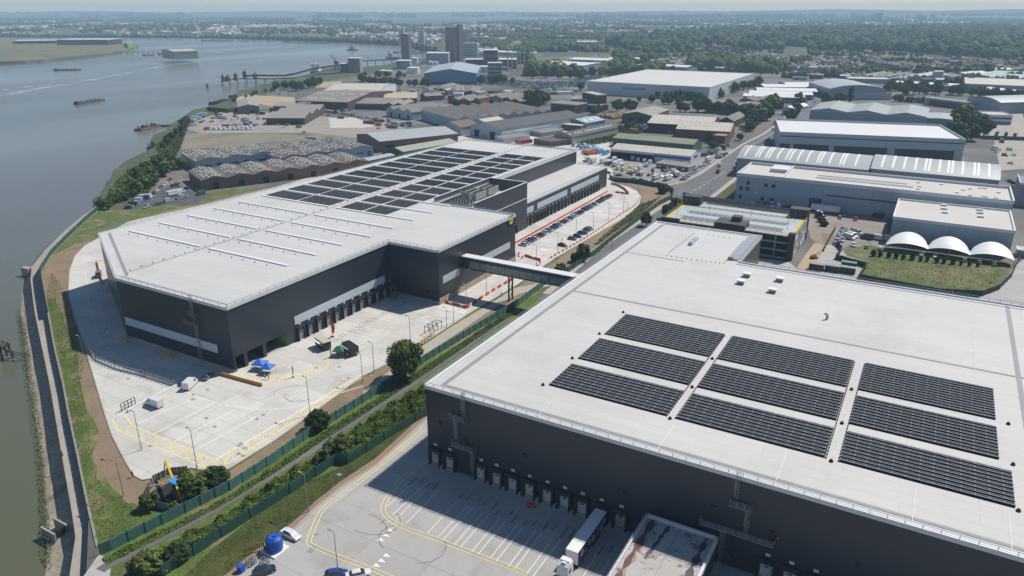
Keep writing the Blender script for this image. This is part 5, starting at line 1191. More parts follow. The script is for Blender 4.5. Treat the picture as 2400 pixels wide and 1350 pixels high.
# articulated lorry at the dock
TX,TY=(-45.9,102.0)
TR=thing('articulated_lorry','white cab lorry with blue sided trailer backed onto a dock of the near warehouse','lorry',(-45.95,104,0),0)
TO=(-45.95,104,0); X0,X1=-47.2,-44.7
mb=MB(TO); mb.box(X0,104.0,1.1,X1,117.9,3.95); mb.build('trailer_body',flat('deep blue trailer side',(.01,.035,.25),.4),TR)
mb=MB(TO); mb.box(X0-.02,104.0,3.95,X1+.02,117.9,4.02); mb.box(X0-.03,103.9,1.1,X1+.03,103.99,4.02); mb.build('trailer_roof',M_WHITEP,TR)
mb=MB(TO); 
for y,z,rr_,c in ((106.2,2.4,.8,0),(107.6,1.9,.5,1),(109.4,2.6,.7,1),(111.4,2.1,.8,1),(113.5,2.8,.6,0),(115.3,2.1,.7,1),(116.6,2.9,.5,2)):
    mb.quad([(X1+.01,y+rr_*math.cos(t),z+rr_*math.sin(t)) for t in np.linspace(0,2*math.pi,15)[:-1]],c)
    mb.quad([(X0-.01,y+rr_*math.cos(t),z+rr_*math.sin(t)) for t in np.linspace(0,2*math.pi,15)[:-1]],c)
mb.build('side_graphics',[M_ORP,flat('sign yellow',(.85,.62,.01),.4),M_WHITEP],TR)
mb=MB(TO); mb.box(X0+.3,101.0,.7,X1-.3,116,1.1); mb.build('chassis',M_BLACK,TR)
cb=loft([(-1.2,[(1.2,.5),(1.22,2.0),(1.15,3.6)]),(.2,[(1.22,.5),(1.24,2.0),(1.12,3.75)]),(.9,[(1.22,.5),(1.22,2.0),(1.1,3.3)]),(1.15,[(1.18,.45),(1.18,1.7),(1.08,2.6)]),(1.25,[(1.12,.45),(1.12,1.2),(1.0,1.6)])])
cb.v=[(v[1]*-1, -v[0]+(100.9-104), v[2]) for v in cb.v]
cb.build('cab',M_WHITEP,TR)
mb=MB(TO); mb.quad([(X0+.12,99.68,1.75),(X1-.12,99.68,1.75),(X1-.2,99.95,2.95),(X0+.2,99.95,2.95)]); mb.box(X0-.03,100.3,1.9,X0+.02,101.2,2.7); mb.box(X1-.02,100.3,1.9,X1+.03,101.2,2.7); mb.build('windscreen',M_GLASS,TR)
mb=MB(TO); mb.box(X0+.3,100.9,3.78,X1-.3,102,4.0); mb.box(-46.4,100.4,3.75,-45.5,101.0,3.85); mb.build('roof_deflector',M_WHITEP,TR)
mb=MB(TO); mb.box(X0+.2,99.62,.45,X1-.2,99.7,1.2); mb.build('grille',M_GLASS,TR)
for y in (100.7,104.6,111.6,112.9,114.2):
    for x in (X0+.2,X1-.2): mb=MB(TO); mb.tube((x-.2,y,.5),(x+.2,y,.5),.5,12); mb.build('wheel',M_TYRE,TR)
# generic lot filler
def lot(poly_rows,group,where,prob=.9,kinds=('hatch',),colw=None,parts=1,seed=1,pitch=2.6,ang=None,z=.1):
    rr=random.Random(seed); n=0
    for (p,q,flip) in poly_rows:
        a=Vector(G(*p)); b=Vector(G(*q)); l=(b-a).length; k=int(l/pitch); d=(b-a)/l; an=math.atan2(d.y,d.x)+(math.pi/2 if flip else 0)
        for i in range(k+1):
            if rr.random()>prob: continue
            c=rr.choice(colw or ['white','silver','grey','black','white','silver','blue','red','navy','grey'])
            kd=rr.choice(kinds); pt=a+d*(i*l/max(k,1)); n+=1
            vehicle(kd,c,pt.x,pt.y,an+rr.uniform(-.06,.06)+(math.pi if rr.random()<.5 else 0)+(ang or 0),'%s %s, %s in %s'%(c,{'hatch':'car','saloon':'car','van':'van','lorry':'lorry'}[kd],ordw(n-1),where),group,parts=parts,z=z)
lot([((300,489),(330,468),1),((318,475),(352,462),1)],'cars on the riverside lot','the riverside lot inside the green fence',.95,('hatch','van'),parts=1,seed=3)
lot([((362,453),(400,422),0)],'cars lined along the bank hedge','the line along the bank hedge',.9,('hatch',),['white','red','red','silver','grey'],parts=1,seed=5,pitch=5)
for i,(px,py,k,c) in enumerate([(408,459,'lorry','white'),(336,466,'van','white'),(424,452,'van','white'),(350,483,'hatch','grey'),(408,437,'hatch','black'),(416,434,'hatch','black'),(425,438,'hatch','silver'),(440,443,'hatch','navy')]):
    x,y=G(px,py); vehicle(k,c,x,y,world_ang((px,py),(px+20,py-5)),'%s %s, %s of the loose group by the brick sheds'%(c,{'lorry':'tipper lorry','van':'van','hatch':'car'}[k],ordw(i)),'loose vehicles by the brick sheds',parts=1)
lot([((345,487),(420,467),0),((430,465),(470,457),0)],'old cars along the green fence','the line behind the green fence',.7,('hatch','van'),['green','grey','red','silver','navy'],parts=1,seed=8,pitch=6)
# scrap yards
lot([((430,310),(560,297),0),((450,296),(700,294),0),((470,288),(620,280),0)],'scrap yard cars, front lines','the front lines of the scrap yard',.8,('hatch','hatch','van'),parts=0,seed=12,pitch=9,ang=.5)
lot([((446,288),(474,272),1)],'white coaches by the river hedge','the stack of white coaches by the river hedge',.95,('lorry',),['white','skyblue','white'],parts=0,seed=13,pitch=7)
lot([((495,304),(548,304),1),((548,304),(590,303),1)],'white vans in a line','the white van line at the front of the scrap yard',1,('van',),['white'],parts=0,seed=14,pitch=3.4)
lot([((630,300),(700,300),0),((712,312),(735,312),0),((715,322),(732,330),0),((560,268),(625,272),0)],'scrap yard cars, middle lines','the middle of the scrap yard',.8,('hatch','hatch','van'),parts=0,seed=15,pitch=9,ang=.8)
lot([((745,262),(800,268),0),((803,268),(880,282),0),((880,285),(960,292),0),((870,292),(960,297),0),((885,279),(910,283),0)],'cars in the right scrap yard','the right hand scrap yard',.85,('hatch','hatch','van'),parts=0,seed=16,pitch=7,ang=.6)
lot([((625,222),(655,213),0),((655,222),(700,222),0)],'vans by the river wall','the small yard behind the sandy plot',.8,('van','hatch'),['white','white','silver'],parts=0,seed=17,pitch=8)
# blue and orange vans of the hire yard
lot([((1358,344),(1392,346),1),((1362,350),(1400,352),1),((1368,356),(1404,357),1)],'hire yard vans','the tight pack of pale blue and orange vehicles',1,('van',),['skyblue','skyblue','white','skyblue','orange','skyblue'],parts=0,seed=20,pitch=3.0)
lot([((1375,362),(1400,358),1),((1404,360),(1420,362),1)],'orange lorries of the hire yard','the front of the pale blue and orange pack',1,('lorry',),['orange','orange','skyblue'],parts=0,seed=22,pitch=3.4)
lot([((1310,342),(1356,343),1)],'white and blue vans behind the dark roof edge','the line behind the dark warehouse corner',.8,('van',),['white','skyblue'],parts=0,seed=23,pitch=3.6)
for i,(px,py,k,c) in enumerate([(1376,378,'lorry','cream'),(1390,382,'lorry','cream'),(1414,382,'lorry','white'),(1440,379,'lorry','white'),(1452,385,'lorry','white'),(1442,389,'lorry','white'),(1455,393,'lorry','white'),(1424,390,'lorry','navy'),(1462,400,'van','yellow'),(1490,404,'van','yellow'),(1450,397,'van','white'),(1480,396,'van','white'),(1475,406,'van','white'),(1500,396,'van','white'),(1487,375,'lorry','skyblue'),(1494,377,'van','white'),(1524,383,'van','white'),(1512,380,'van','white'),(1515,390,'van','white'),(1549,389,'hatch','silver'),(1570,390,'hatch','white'),(1590,393,'lorry','skyblue'),(1606,391,'lorry','skyblue'),(1582,391,'hatch','black'),(1585,413,'lorry','white'),(1537,421,'lorry','white'),(1565,422,'lorry','white'),(1502,411,'van','white'),(1580,405,'van','white'),(1660,378,'lorry','white')]):
    x,y=G(px,py); vehicle(k,c,x,y,world_ang((px,py),(px+14,py-6))+(.6 if i%3==0 else 0),'%s %s, number %d across the workshop yard from the left'%(c,{'lorry':'lorry','van':'van','hatch':'car'}[k],i+1),'loose vehicles in the workshop yard',parts=1)
lot([((1425,407),(1540,433),0)],'cars in a line behind the outer fence','the line just behind the outer green fence',.95,('hatch',),['white','silver','black','grey','silver'],parts=1,seed=30,pitch=4.2,ang=.9)
lot([((1498,399),(1530,400),1),((1480,410),(1520,412),1),((1530,402),(1575,404),1),((1555,402),(1580,398),1),((1540,417),(1590,412),1),((1530,411),(1560,413),1)],'cars in the middle of the workshop yard','the crowded middle of the workshop yard',.85,('hatch','hatch','saloon'),parts=1,seed=31,pitch=3.2)
lot([((1600,423),(1625,406),0),((1630,400),(1658,386),0)],'silver cars along the roadside fence','the line inside the roadside fence',1,('hatch',),['silver','white','silver'],parts=1,seed=32,pitch=3,ang=1.3)
lot([((1650,366),(1695,352),1),((1660,360),(1700,345),1),((1684,371),(1700,362),1)],'cars on the lot behind the workshop','the lot behind the workshop gable',.85,('hatch','van'),['silver','blue','black','white','grey'],parts=1,seed=33,pitch=3)
# office car park right
lot([((1760,480),(1790,478),1),((1795,484),(1850,486),1),((1915,491),(1935,500),0),((1965,505),(1995,508),1),((1968,512),(2005,516),1),((1912,502),(1930,512),0)],'cars in the office car park','the brown car park by the pale office',.9,('hatch','hatch','van'),['red','black','white','silver','grey','navy','white'],parts=1,seed=40,pitch=2.8)
lot([((1962,575),(1980,540),0)],'white cars along the grass strip','the white line beside the grass strip',1,('hatch',),['white','silver','white'],parts=1,seed=41,pitch=2.9,ang=1.57)
lot([((1990,560),(2012,545),0),((2030,560),(2075,563),1),((2055,510),(2073,498),0)],'cars on the canopy lot','the dark lot left of the white canopies',.8,('hatch','van'),['white','red','black','silver'],parts=1,seed=42,pitch=3.2,ang=1.2)
lot([((2000,577),(2330,622),1)],'silver vehicles under the canopies','the line in front of the white canopies',.8,('hatch',),['silver','grey','white'],parts=0,seed=43,pitch=5)
lot([((2370,440),(2385,455),0),((2365,425),(2378,432),0)],'cars by the right edge','the dark corner at the right edge',.9,('hatch',),['black','silver'],parts=0,seed=44,pitch=3,ang=1.2)
lot([((2315,316),(2400,323),1)],'lorries at the right lot','the line along the green screen at the right',.7,('lorry','hatch'),['grey','silver','black'],parts=0,seed=45,pitch=6)
lot([((2085,227),(2160,232),1),((2120,222),(2165,232),1)],'vans behind the wave roofed warehouse','the yard behind the wave roofed warehouse',.8,('van',),['white','white','skyblue'],parts=0,seed=46,pitch=6)
for px,py,c,lb in ((1933,499,'white','long white articulated trailer by the pale office wall'),(1990,492,'white','second white trailer by the pale office wall')):
    x,y=G(px,py); t=thing('lorry_trailer',lb,'trailer',(x,y,.1),0); mb=MB(); mb.box(-7,-1.25,1.1,7,1.25,4); mb.build('box',M_WHITEP,t); mb=MB(); mb.box(-7,-1,.6,7,1,1.1); mb.build('chassis',M_BLACK,t)
# car park crowd (beyond counting) and car spill
mb=MB(); rr=random.Random(50); pal=['white','silver','white','blue','navy','skyblue','silver']
def crowd(poly,n,zz=.05,rowdir=(1000,1000)):
    xs=[p[0] for p in poly]; ys=[p[1] for p in poly]
    def inside(x,y):
        c=False; j=len(poly)-1
        for i in range(len(poly)):
            if (poly[i][1]>y)!=(poly[j][1]>y) and x<(poly[j][0]-poly[i][0])*(y-poly[i][1])/(poly[j][1]-poly[i][1]+1e-9)+poly[i][0]: c=not c
            j=i
        return c
    W=[G(*p) for p in poly]
    x0=min(w[0] for w in W);x1=max(w[0] for w in W);y0=min(w[1] for w in W);y1=max(w[1] for w in W)
    poly=W; y=y0; k=0
    while y<y1:
        x=x0
        while x<x1:
            if inside(x,y) and rr.random()<n:
                c=rr.randrange(len(pal)); l=rr.uniform(4,4.8); 
                mb.box(x,y,zz+.2,x+1.8,y+l,zz+.9,c); mb.box(x+.1,y+.9,zz+.9,x+1.7,y+l-.8,zz+1.45,len(pal)); mb.box(x+.25,y+1.2,zz+1.45,x+1.55,y+l-1.2,zz+1.5,c)
            x+=2.7
        y+=6.2 if k%2 else 10.5; k+=1
crowd([(1050,188),(1110,182),(1150,188),(1280,193),(1370,190),(1372,202),(1300,208),(1240,210),(1180,202),(1120,196),(1070,200)],.85)
crowd([(1120,178),(1170,176),(1170,190),(1125,190)],.8)
crowd([(1340,186),(1400,178),(1410,184),(1350,192)],.8)
tag(mb.build('parked_cars',[PAINT[p] for p in pal]+[M_GLASS]),'hundreds of tightly parked cars beside the white distribution warehouse','cars',kind='stuff')
# trailers and containers in the estate
cont=[((1220,339),(1248,335),'red',2.9,'red box trailer behind the brick offices',11),((1262,301),(1300,296),'cream',2.8,'yellow topped container row beside the flat block',10),((1320,304),(1340,299),'yellow',2.8,'yellow container beside the cream canopy',6),((1290,296),(1330,296),'red',3.2,'rust red container row beside the cream canopy',10),((1475,309),(1492,311),'orange',3,'open orange skip near the green roofed shed',4),((600,414),(625,412),'orange',2.8,'orange shipping container in front of the brick sheds',6),((626,412),(652,409),'orange',2.8,'second orange container in front of the brick sheds',6),((1100,300),(1125,310),'white',3,'white tanker lorry by the pale gable',3),((1245,230),(1265,230),'white',3,'white trailer left of the black brick block',4),((1290,222),(1305,222),'green',3,'pale green trailer in the lorry yard',5),((1310,222),(1345,220),'white',3,'white trailers in the lorry yard',14),((1082,308),(1098,312),'red',2.8,'small red cabin beside the tanker',4),((790,258),(812,262),'white',2.8,'white trailer in the right scrap yard',3),((917,292),(950,293),'cream',2.8,'white portable office in the scrap yard',5)]
for A,B,c,h,lb,dp in cont:
    a=Vector(G(*A)); b=Vector(G(*B)); d=b-a; an=math.atan2(d.y,d.x); t=thing('shipping_container' if 'container' in lb else 'trailer' if 'trailer' in lb or 'tanker' in lb else 'cabin',lb,'container' if 'container' in lb else 'trailer' if 'traile' in lb or 'tanker' in lb else 'cabin',(a.x,a.y,0),an)
    mb=MB(); w=d.length; mb.box(0,0,.3,w,dp*.6,h); mb.build('box',PAINT[c],t)
    mb=MB(); 
    k=.3
    while k<w-.2: mb.box(k,-.06,.4,k+.12,-.005,h-.1); k+=.9
    mb.box(.1,.1,0,w-.1,dp*.6-.1,.3); mb.build('ribs',PAINT[c],t)
# ------------------------------------------------------------------ fences
def fence(name,label,P,h,m,z=0,post=2.5,th=.12,pm=None,pw=.16):
    a=P[0]; t=thing(name,label,'fence',(a[0],a[1],0)); o=(a[0],a[1],0)
    mb=MB(o)
    for p,q in zip(P[:-1],P[1:]):
        d=Vector(q)-Vector(p); l=d.length; n=max(1,int(l/post))
        for k in range(n):
            s=Vector(p)+d*(k/n); e=Vector(p)+d*((k+1)/n); off=Vector((-d.y,d.x)).normalized()*(.05 if k%2 else -.05)
            mb.beam((*(s+off),z+h/2),(*(e+off),z+h/2),th,h)
    mb.build('panel',m,t)
    mb=MB(o)
    for p,q in zip(P[:-1],P[1:]):
        d=Vector(q)-Vector(p); l=d.length; n=max(1,int(l/post))
        for k in range(n+1): s=Vector(p)+d*(k/n); mb.beam((*s,z),(*s,z+h+.12),pw,pw)
    mb.build('post',pm or M_FENCE,t); return t
F1=GS([(236,1300),(262,1290),(400,1220),(540,1150),(640,1085),(745,1010),(850,945),(985,856),(1100,785),(1215,716),(1278,668)])
M_FPALE=mat('green palisade fence',(.075,.19,.16),.6,var=.2,scale=.3,ribs=(1,.9,.45))
fence('palisade_fence','tall green palisade fence between the yard soil strip and the asphalt path',F1,2.6,M_FPALE,post=1.6)
F2=GS([(1278,668),(1330,640),(1390,600),(1440,560),(1500,515),(1545,480),(1574,468),(1578,452),(1560,440),(1535,438),(1490,430),(1440,425),(1428,418)])
fence('green_fence','green sheet fence curving round the far end of the yard',F2,2.6,M_FENCE,post=2.6)
F3=GS([(380,1352),(455,1303),(520,1260),(620,1195),(680,1158),(740,1118),(790,1085),(815,1088),(860,1060),(920,1020),(1000,975)])
fence('green_screen_fence','green sheet fence with dark posts along the grass verge',F3,2.6,M_FENCE,post=3.0,pm=M_BLACK)
F4=GS([(1950,608),(1930,600),(1955,560),(1965,535)]); 
fence('green_fence','dark green mesh fence beside the sandy track',GS([(1930,590),(1945,560),(1957,540)]),2.4,M_FENCE,pm=M_BLACK)
F5=GS([(1960,575),(1972,590),(1958,608),(2030,628),(2012,655),(2080,668),(2200,690),(2300,695),(2340,680),(2370,650),(2385,615),(2400,600)])
fence('green_fence','dark green mesh fence round the rough meadow',F5,2.4,mat('dark green mesh',(.02,.045,.035),.7,var=.3,scale=.5),pm=M_BLACK)
fence('metal_fence','grey slatted fence at the field edge by the car park block',GS([(1600,462),(1640,470),(1740,485),(1860,505)]),3,M_GUT,pm=M_STEEL)
fence('metal_fence','thin fence line along the right hand estate road',GS([(1735,365),(1790,335),(1835,305)]),1.6,M_GUT,pm=M_STEEL)
fence('green_fence','dark hedge like screen along the lorry lot at the right edge',GS([(2300,326),(2420,330)]),3,M_FENCE)
# temporary barriers: red and white plastic blocks
BM=None
def barriers(P,label,group,cols=(0,),step=2.2,gap=.25,h=1.0,w=.4,every=1):
    pal=[M_REDP,M_WHITEP,M_ORP]; k=0; names=[]
    for p,q in zip(P[:-1],P[1:]):
        d=Vector(q)-Vector(p); l=d.length; n=max(1,int(l/step)); an=math.atan2(d.y,d.x)
        for i in range(n):
            k+=1
            if every>1 and k%every: continue
            c=Vector(p)+d*((i+.5)/n); key=('bar',cols[k%len(cols)],round(l/n,1),h)
            if key not in VPROTO:
                L_=l/n-gap; mb=MB(); mb.box(-L_/2,-w/2,.0,L_/2,w/2,.25); mb.box(-L_/2,-w*.25,.25,L_/2,w*.25,h); mb.box(-L_/2,-w*.35,h*.6,L_/2,w*.35,h*.72)
                o=mb.build('traffic_barrier',pal[cols[k%len(cols)]]); VPROTO[key]=o.data; bpy.data.objects.remove(o)
            o=bpy.data.objects.new('traffic_barrier',VPROTO[key]); COL.objects.link(o); o.location=(c.x,c.y,.1); o.rotation_euler=(0,0,an); tag(o,label,'barrier',group)
barriers(GS([(1207,572),(1424,450)]),'red plastic barrier block in the long line behind the parked cars','barriers behind the parked cars',step=2.6,gap=.3,h=.8,w=.3)
barriers(GS([(1442,452),(1474,456)]),'red plastic barrier block in the short cross line at the far end of the yard','barriers across the far end')
barriers(GS([(1432,432),(1448,436),(1463,444),(1473,454)]),'orange brown barrier block in the curved line at the far end','curved orange barriers',cols=(2,),gap=0,h=1.2)
barriers(GS([(1284,610),(1330,583),(1382,553),(1420,527),(1470,494),(1492,480),(1500,462)]),'red and white barrier block in the spaced line along the outer yard edge','barriers along the outer yard edge',cols=(0,1),step=1.7,gap=.35,h=.8,w=.3)
barriers(GS([(1208,600),(1218,595),(1217,603)]),'red and white barrier block at the warehouse corner','barriers at the warehouse corner',cols=(0,1))
barriers(GS([(1222,607),(1230,601),(1268,612),(1266,622),(1257,628)]),'red and white barrier block in the bent line beyond the footbridge','bent barrier line beyond the footbridge',cols=(0,0,1),step=1.6,gap=.05)
barriers(GS([(1066,693),(1045,708)]),'orange barrier block beside the zebra crossing','orange barriers by the crossing',cols=(2,),gap=0)
barriers(GS([(1043,710),(1095,723),(1117,708),(1160,680),(1203,655)]),'red and white barrier block in the line under the footbridge','barriers under the footbridge',cols=(0,0,1),step=1.5,gap=.05)
barriers(GS([(513,878),(570,894),(615,906)]),'orange barrier block in the line at the warehouse front corner','orange barriers at the front corner',cols=(2,),gap=0,step=1.3)
barriers(GS([(368,827),(405,842)]),'orange barrier block in the shade by the front wall','orange barriers in the shade',cols=(2,),gap=0)
barriers(GS([(278,793),(300,803)]),'orange barrier block by the tapered wall corner','orange barriers by the wall corner',cols=(2,),gap=0)
barriers(GS([(228,615),(232,632),(242,668)]),'orange barrier block along the tapered side wall','orange barriers along the side wall',cols=(2,),gap=0)
barriers(GS([(300,967),(350,940),(415,908)]),'white barrier block in the line beside the parked white van','white barrier line by the van',cols=(1,),gap=0,w=.9,h=.9)
# guard rail fence with posts on the ramp edge
P=GS([(203,818),(225,845),(270,865),(330,880),(415,907)])
t=thing('mesh_fence','grey mesh railing along the curved ramp edge in the yard','fence',(P[0][0],P[0][1],0)); mb=MB((P[0][0],P[0][1],0)); railing(mb,P,.1,1.6,1.5,.1)
for p,q in zip(P[:-1],P[1:]): mb.beam((*p,.25),(*q,.25),.5,.35)
mb.build('rail',M_STEEL,t)
# gate frame
P=GS([(286,965),(318,948),(327,940)]); t=thing('yard_gate','black metal gate frame beside the white barrier line','gate',(P[0][0],P[0][1],0)); mb=MB((P[0][0],P[0][1],0)); railing(mb,P[:2],.1,2.2,1.0,.12); mb.build('gate_frame',M_BLACK,t)
# ------------------------------------------------------------------ street lamps
def lamp(px,py,h,label,group='yard lamp posts',arm=0,double=False):
    x,y=G(px,py); t=thing('lamp_post',label,'lamp post',(x,y,0),group=group)
    mb=MB(); mb.cyl(0,0,0,1.2,.14,n=7); mb.cyl(0,0,1.2,h,.10,.07,n=7); mb.build('pole',M_STEEL,t)
    for s in ((1,-1) if double else (1,)):
        mb=MB(); mb.beam((0,0,h),(s*math.cos(arm)*1.0,s*math.sin(arm)*1.0,h+.1),.1); mb.box(s*math.cos(arm)*1.2-.35,s*math.sin(arm)*1.2-.2,h,s*math.cos(arm)*1.2+.35,s*math.sin(arm)*1.2+.2,h+.16); mb.build('lamp_head',M_GUT,t)
lamps=[(332,1055,10.5,'on the concrete by the yellow hatching at the left corner',3.1),(462,1098,10.5,'behind the yellow corner hatching beside the bushes',3.1),(727,972,11,'beside the brown soil by the right yellow hatching',3.1),(1047,900,0,'',0)]
for px,py,h,w_,a in lamps[:3]: lamp(px,py,h,'lamp post '+w_,arm=a)
for px,py,h,w_ in ((850,897,9,'left of the big round tree'),(877,873,9.5,'just beyond the big round tree'),(962,802,9,'beside the parking bay lines'),(1093,722,9,'in front of the zebra crossing barriers'),(1140,690,9.5,'in the middle of the bridge shadow'),(1047,767,7,'beside the small frame by the crossing'),(1063,757,7,'right of the small frame by the crossing'),(1257,622,9,'in the bent barrier line'),(1307,592,9,'near the lone black car'),(1350,549,8,'behind the short row of cars'),(1390,541,9,'at the end of the short row of cars'),(1427,516,9,'on the outer yard edge, middle'),(1461,498,9,'on the outer yard edge, far'),(1471,497,5,'small one on the far outer edge'),(1364,614,8,'double headed one by the small trees'),(1434,584,7,'on the road bend'),(290,1163,9,'on the bare soil by the yellow gantry'),(723,1200,9.5,'on the brick edging of the near yard'),(792,1338,9,'by the yellow lines at the bottom'),(193,580,9,'on the grass by the flood wall bend'),(257,528,9,'on the grass left of the roof corner'),(195,830,6,'by the ramp railing corner'),(1968,560,7,'by the sandy track'),(2096,663,6,'beside the meadow fence'),(2230,700,6,'by the service road bend'),(1665,450,8,'on the roadside by the field'),(2075,500,9,'by the office car park'),(2003,505,9,'in the office car park')):
    lamp(px,py,h,'slim grey lamp post '+w_,arm=3.1,double='double' in w_)
for i,(px,py,z,h) in enumerate([(1608,487,MZ,6),(1586,510,MZ,6),(1662,497,MZ,7),(1761,505,MZ,6),(1861,520,MZ,6),(1845,540,MZ,6),(1770,480,MZ,6)]):
    x,y=G(px,py,z); t=thing('lamp_post','dark lamp post on the car park top deck, %s of seven'%ordw(i),'lamp post',(x,y,z)); mb=MB(); mb.cyl(0,0,0,h,.09,n=6); mb.box(-.5,-.2,h,.5,.2,h+.15); mb.build('pole',M_GUT,t)
# ------------------------------------------------------------------ yard objects
# blue tank
x,y=G(645,1290); t=thing('water_tank','bright blue ribbed plastic water tank at the near yard edge','tank',(x,y,.1)); t.scale=(.9,.9,.92)
mb=MB(); n=24
for k in range(n):
    a0=2*math.pi*k/n; 
mb.cyl(0,0,.3,3.1,1.75,1.72,n=24); mb.cyl(0,0,3.1,3.6,1.72,1.1,n=24); mb.cyl(.2,.2,3.6,3.8,.4,n=12)
for z in (.9,1.6,2.3): mb.cyl(0,0,z,z+.12,1.82,n=24)
mb.build('tank_body',M_BLUE,t); mb=MB()
for k in range(8):
    a=2*math.pi*k/8; mb.beam((1.72*math.cos(a),1.72*math.sin(a),3.12),(1.1*math.cos(a),1.1*math.sin(a),3.62),.12)
mb.build('lid_ribs',M_BLUE,t); mb=MB(); mb.box(-2.2,-2.2,0,2.2,2.2,.3); mb.build('base_slab',M_WHITEP,t)
x,y=G(566,1340); t=thing('waste_bin','blue wheeled waste bin at the bottom edge','bin',(x,y,.1)); mb=MB(); mb.box(-.6,-.5,.15,.6,.5,1.3); mb.box(-.65,-.55,1.3,.65,.55,1.42); mb.build('bin_body',M_BLUE,t); mb=MB(); mb.cyl(-.5,-.4,0,.15,.1,n=6); mb.cyl(.5,-.4,0,.15,.1,n=6); mb.build('wheels',M_TYRE,t)
for px,py,lb in ((620,1325,'silver wire cage trolley left of the blue tank'),(590,1322,'low metal frame beside the cage trolley')):
    x,y=G(px,py); t=thing('wire_cage',lb,'trolley',(x,y,.1)); mb=MB(); 
    for z in (.1,.7,1.3): railing(mb,[(-.7,-.6),(.7,-.6),(.7,.6),(-.7,.6),(-.7,-.6)],z-.6 if z>.6 else 0,.6,.5,.06)
    mb.build('cage_frame',M_STEEL,t)
x,y=G(605,1300); t=thing('mesh_gate','rusty mesh gate panels standing on the brick edging','gate',(x,y,.1)); mb=MB(); railing(mb,GS([(583,1322),(612,1298),(632,1310)]) and [(-2,-1.5),(0,1.5),(1.5,.8)],0,1.7,.4,.06); mb.build('gate_frame',mat('rust',(.20,.07,.04),.8),t)
# tents
def gazebo(px,py,w,m,label,rot=0,leg=2.1):
    x,y=G(px,py); t=thing('gazebo',label,'gazebo',(x,y,.1),rot); h=w/2; mb=MB(); top=(0,0,leg+1.1)
    c=[(-h,-h,leg),(h,-h,leg),(h,h,leg),(-h,h,leg)]
    for i in range(4):
        a,b=c[i],c[(i+1)%4]; mb.quad([a,b,top]); mb.quad([(a[0],a[1],leg-.3),(b[0],b[1],leg-.3),b,a])
    mb.build('canopy',m,t); 
    for a in c: mb=MB(); mb.beam((a[0]*.97,a[1]*.97,0),(a[0]*.97,a[1]*.97,leg),.07); mb.build('leg',M_STEEL,t)
bm_=mat('blue canopy fabric',(.02,.12,.52),.6,var=.15,scale=.8)
gazebo(611,865,3.6,bm_,'bright blue pointed gazebo, left of the touching pair',.3); gazebo(629,874,3.2,bm_,'bright blue pointed gazebo, right of the touching pair',.3)
gazebo(797,833,3.4,mat('dark green canopy fabric',(.02,.11,.09),.6,var=.1),'dark green gazebo beside the food trailer',.4)
for px,py,lb,c in ((758,815,'brown food trailer with white awning beside the loading bays','cream'),(822,828,'black open food stall right of the green gazebo','black')):
    x,y=G(px,py); t=thing('food_trailer',lb,'food trailer',(x,y,.1),-.35); mb=MB(); mb.box(-3,-1.3,.5,3,1.3,2.8); mb.build('trailer_body',flat('dark brown panel',(.05,.04,.03),.5),t); mb=MB(); mb.box(-3.1,-1.4,2.8,3.1,1.4,2.95); mb.build('roof',PAINT[c],t)
    mb=MB(); mb.box(-2.4,-1.36,1.5,1.8,-1.31,2.5); mb.build('serving_hatch',M_CREAMW,t); mb=MB(); mb.box(-2.6,-2.3,2.5,2.0,-1.35,2.6); mb.build('awning',M_WHITEP if c=='cream' else M_GUT,t)
    for s in (-1,1): mb=MB(); mb.tube((0,s*1.2-.1,.4),(0,s*1.2+.1,.4),.4,10); mb.build('wheel',M_TYRE,t)
for px,py,m_,lb in ((779,790,M_REDP,'tall red inflatable flag by the dock doors'),(687,885,M_YEL,'yellow feather flag on the yard near the blue gazebos'),(775,838,M_YEL,'yellow feather flag beside the green gazebo')):
    x,y=G(px,py); t=thing('feather_flag',lb,'flag',(x,y,.1)); mb=MB(); t.scale=(1.5,1.5,1.5) if m_ is M_REDP else (1,1,1); mb.beam((0,0,0),(0,0,3.6),.07); mb.cyl(0,0,0,.1,.4,n=8); mb.build('pole',M_BLACK,t); w_=.55 if m_ is M_REDP else .25
    mb=MB(); mb.quad([(0,0,1),(w_,-.05,.9),(w_*1.6,0,2.2),(w_*1.2,.05,3.5),(0,0,3.7)]); mb.quad([(0,.06,1),(w_,.05,.9),(w_*1.6,.1,2.2),(w_*1.2,.12,3.5),(0,.06,3.7)]); mb.build('flag_cloth',m_,t)
# bike shelter frame and benches
P=GS([(1008,786),(1035,770)]); x,y=P[0]; t=thing('shelter_frame','small dark open steel shelter frame on the footpath','shelter',(x,y,.1)); mb=MB((x,y,0)); 
d=Vector(P[1])-Vector(P[0]); nrm=Vector((-d.y,d.x)).normalized()*2.2
for k in range(4):
    c=Vector(P[0])+d*(k/3)
    for e in (c,c+nrm): mb.beam((*e,.1),(*e,2.6),.14)
    mb.beam((*c,2.6),(*(c+nrm),2.6),.12)
mb.beam((*P[0],2.6),(*P[1],2.6),.12); mb.beam((*(Vector(P[0])+nrm),2.6),(*(Vector(P[1])+nrm),2.6),.12); mb.build('frame',M_BLACK,t)
for i in range(5):
    x,y=G(985+i*7,806-i*5); t=thing('picnic_table','light wooden picnic table, %s of five along the footpath'%ordw(i),'table',(x,y,.12),.4,'picnic tables by the footpath'); mb=MB(); mb.box(-.4,-.9,.7,.4,.9,.78); mb.build('table_top',mat('pale timber',(.46,.34,.20),.7,var=.1),t)
    for s in (-.85,.85): mb=MB(); mb.box(s-.14,-.9,.42,s+.14,.9,.48); mb.build('bench',mat('pale timber',(.46,.34,.20)),t)
    for s in (-.6,.6): mb=MB(); mb.beam((-.7,s,0),(-.2,s,.7),.1); mb.beam((.7,s,0),(.2,s,.7),.1); mb.build('leg_frame',mat('pale timber',(.46,.34,.20)),t)
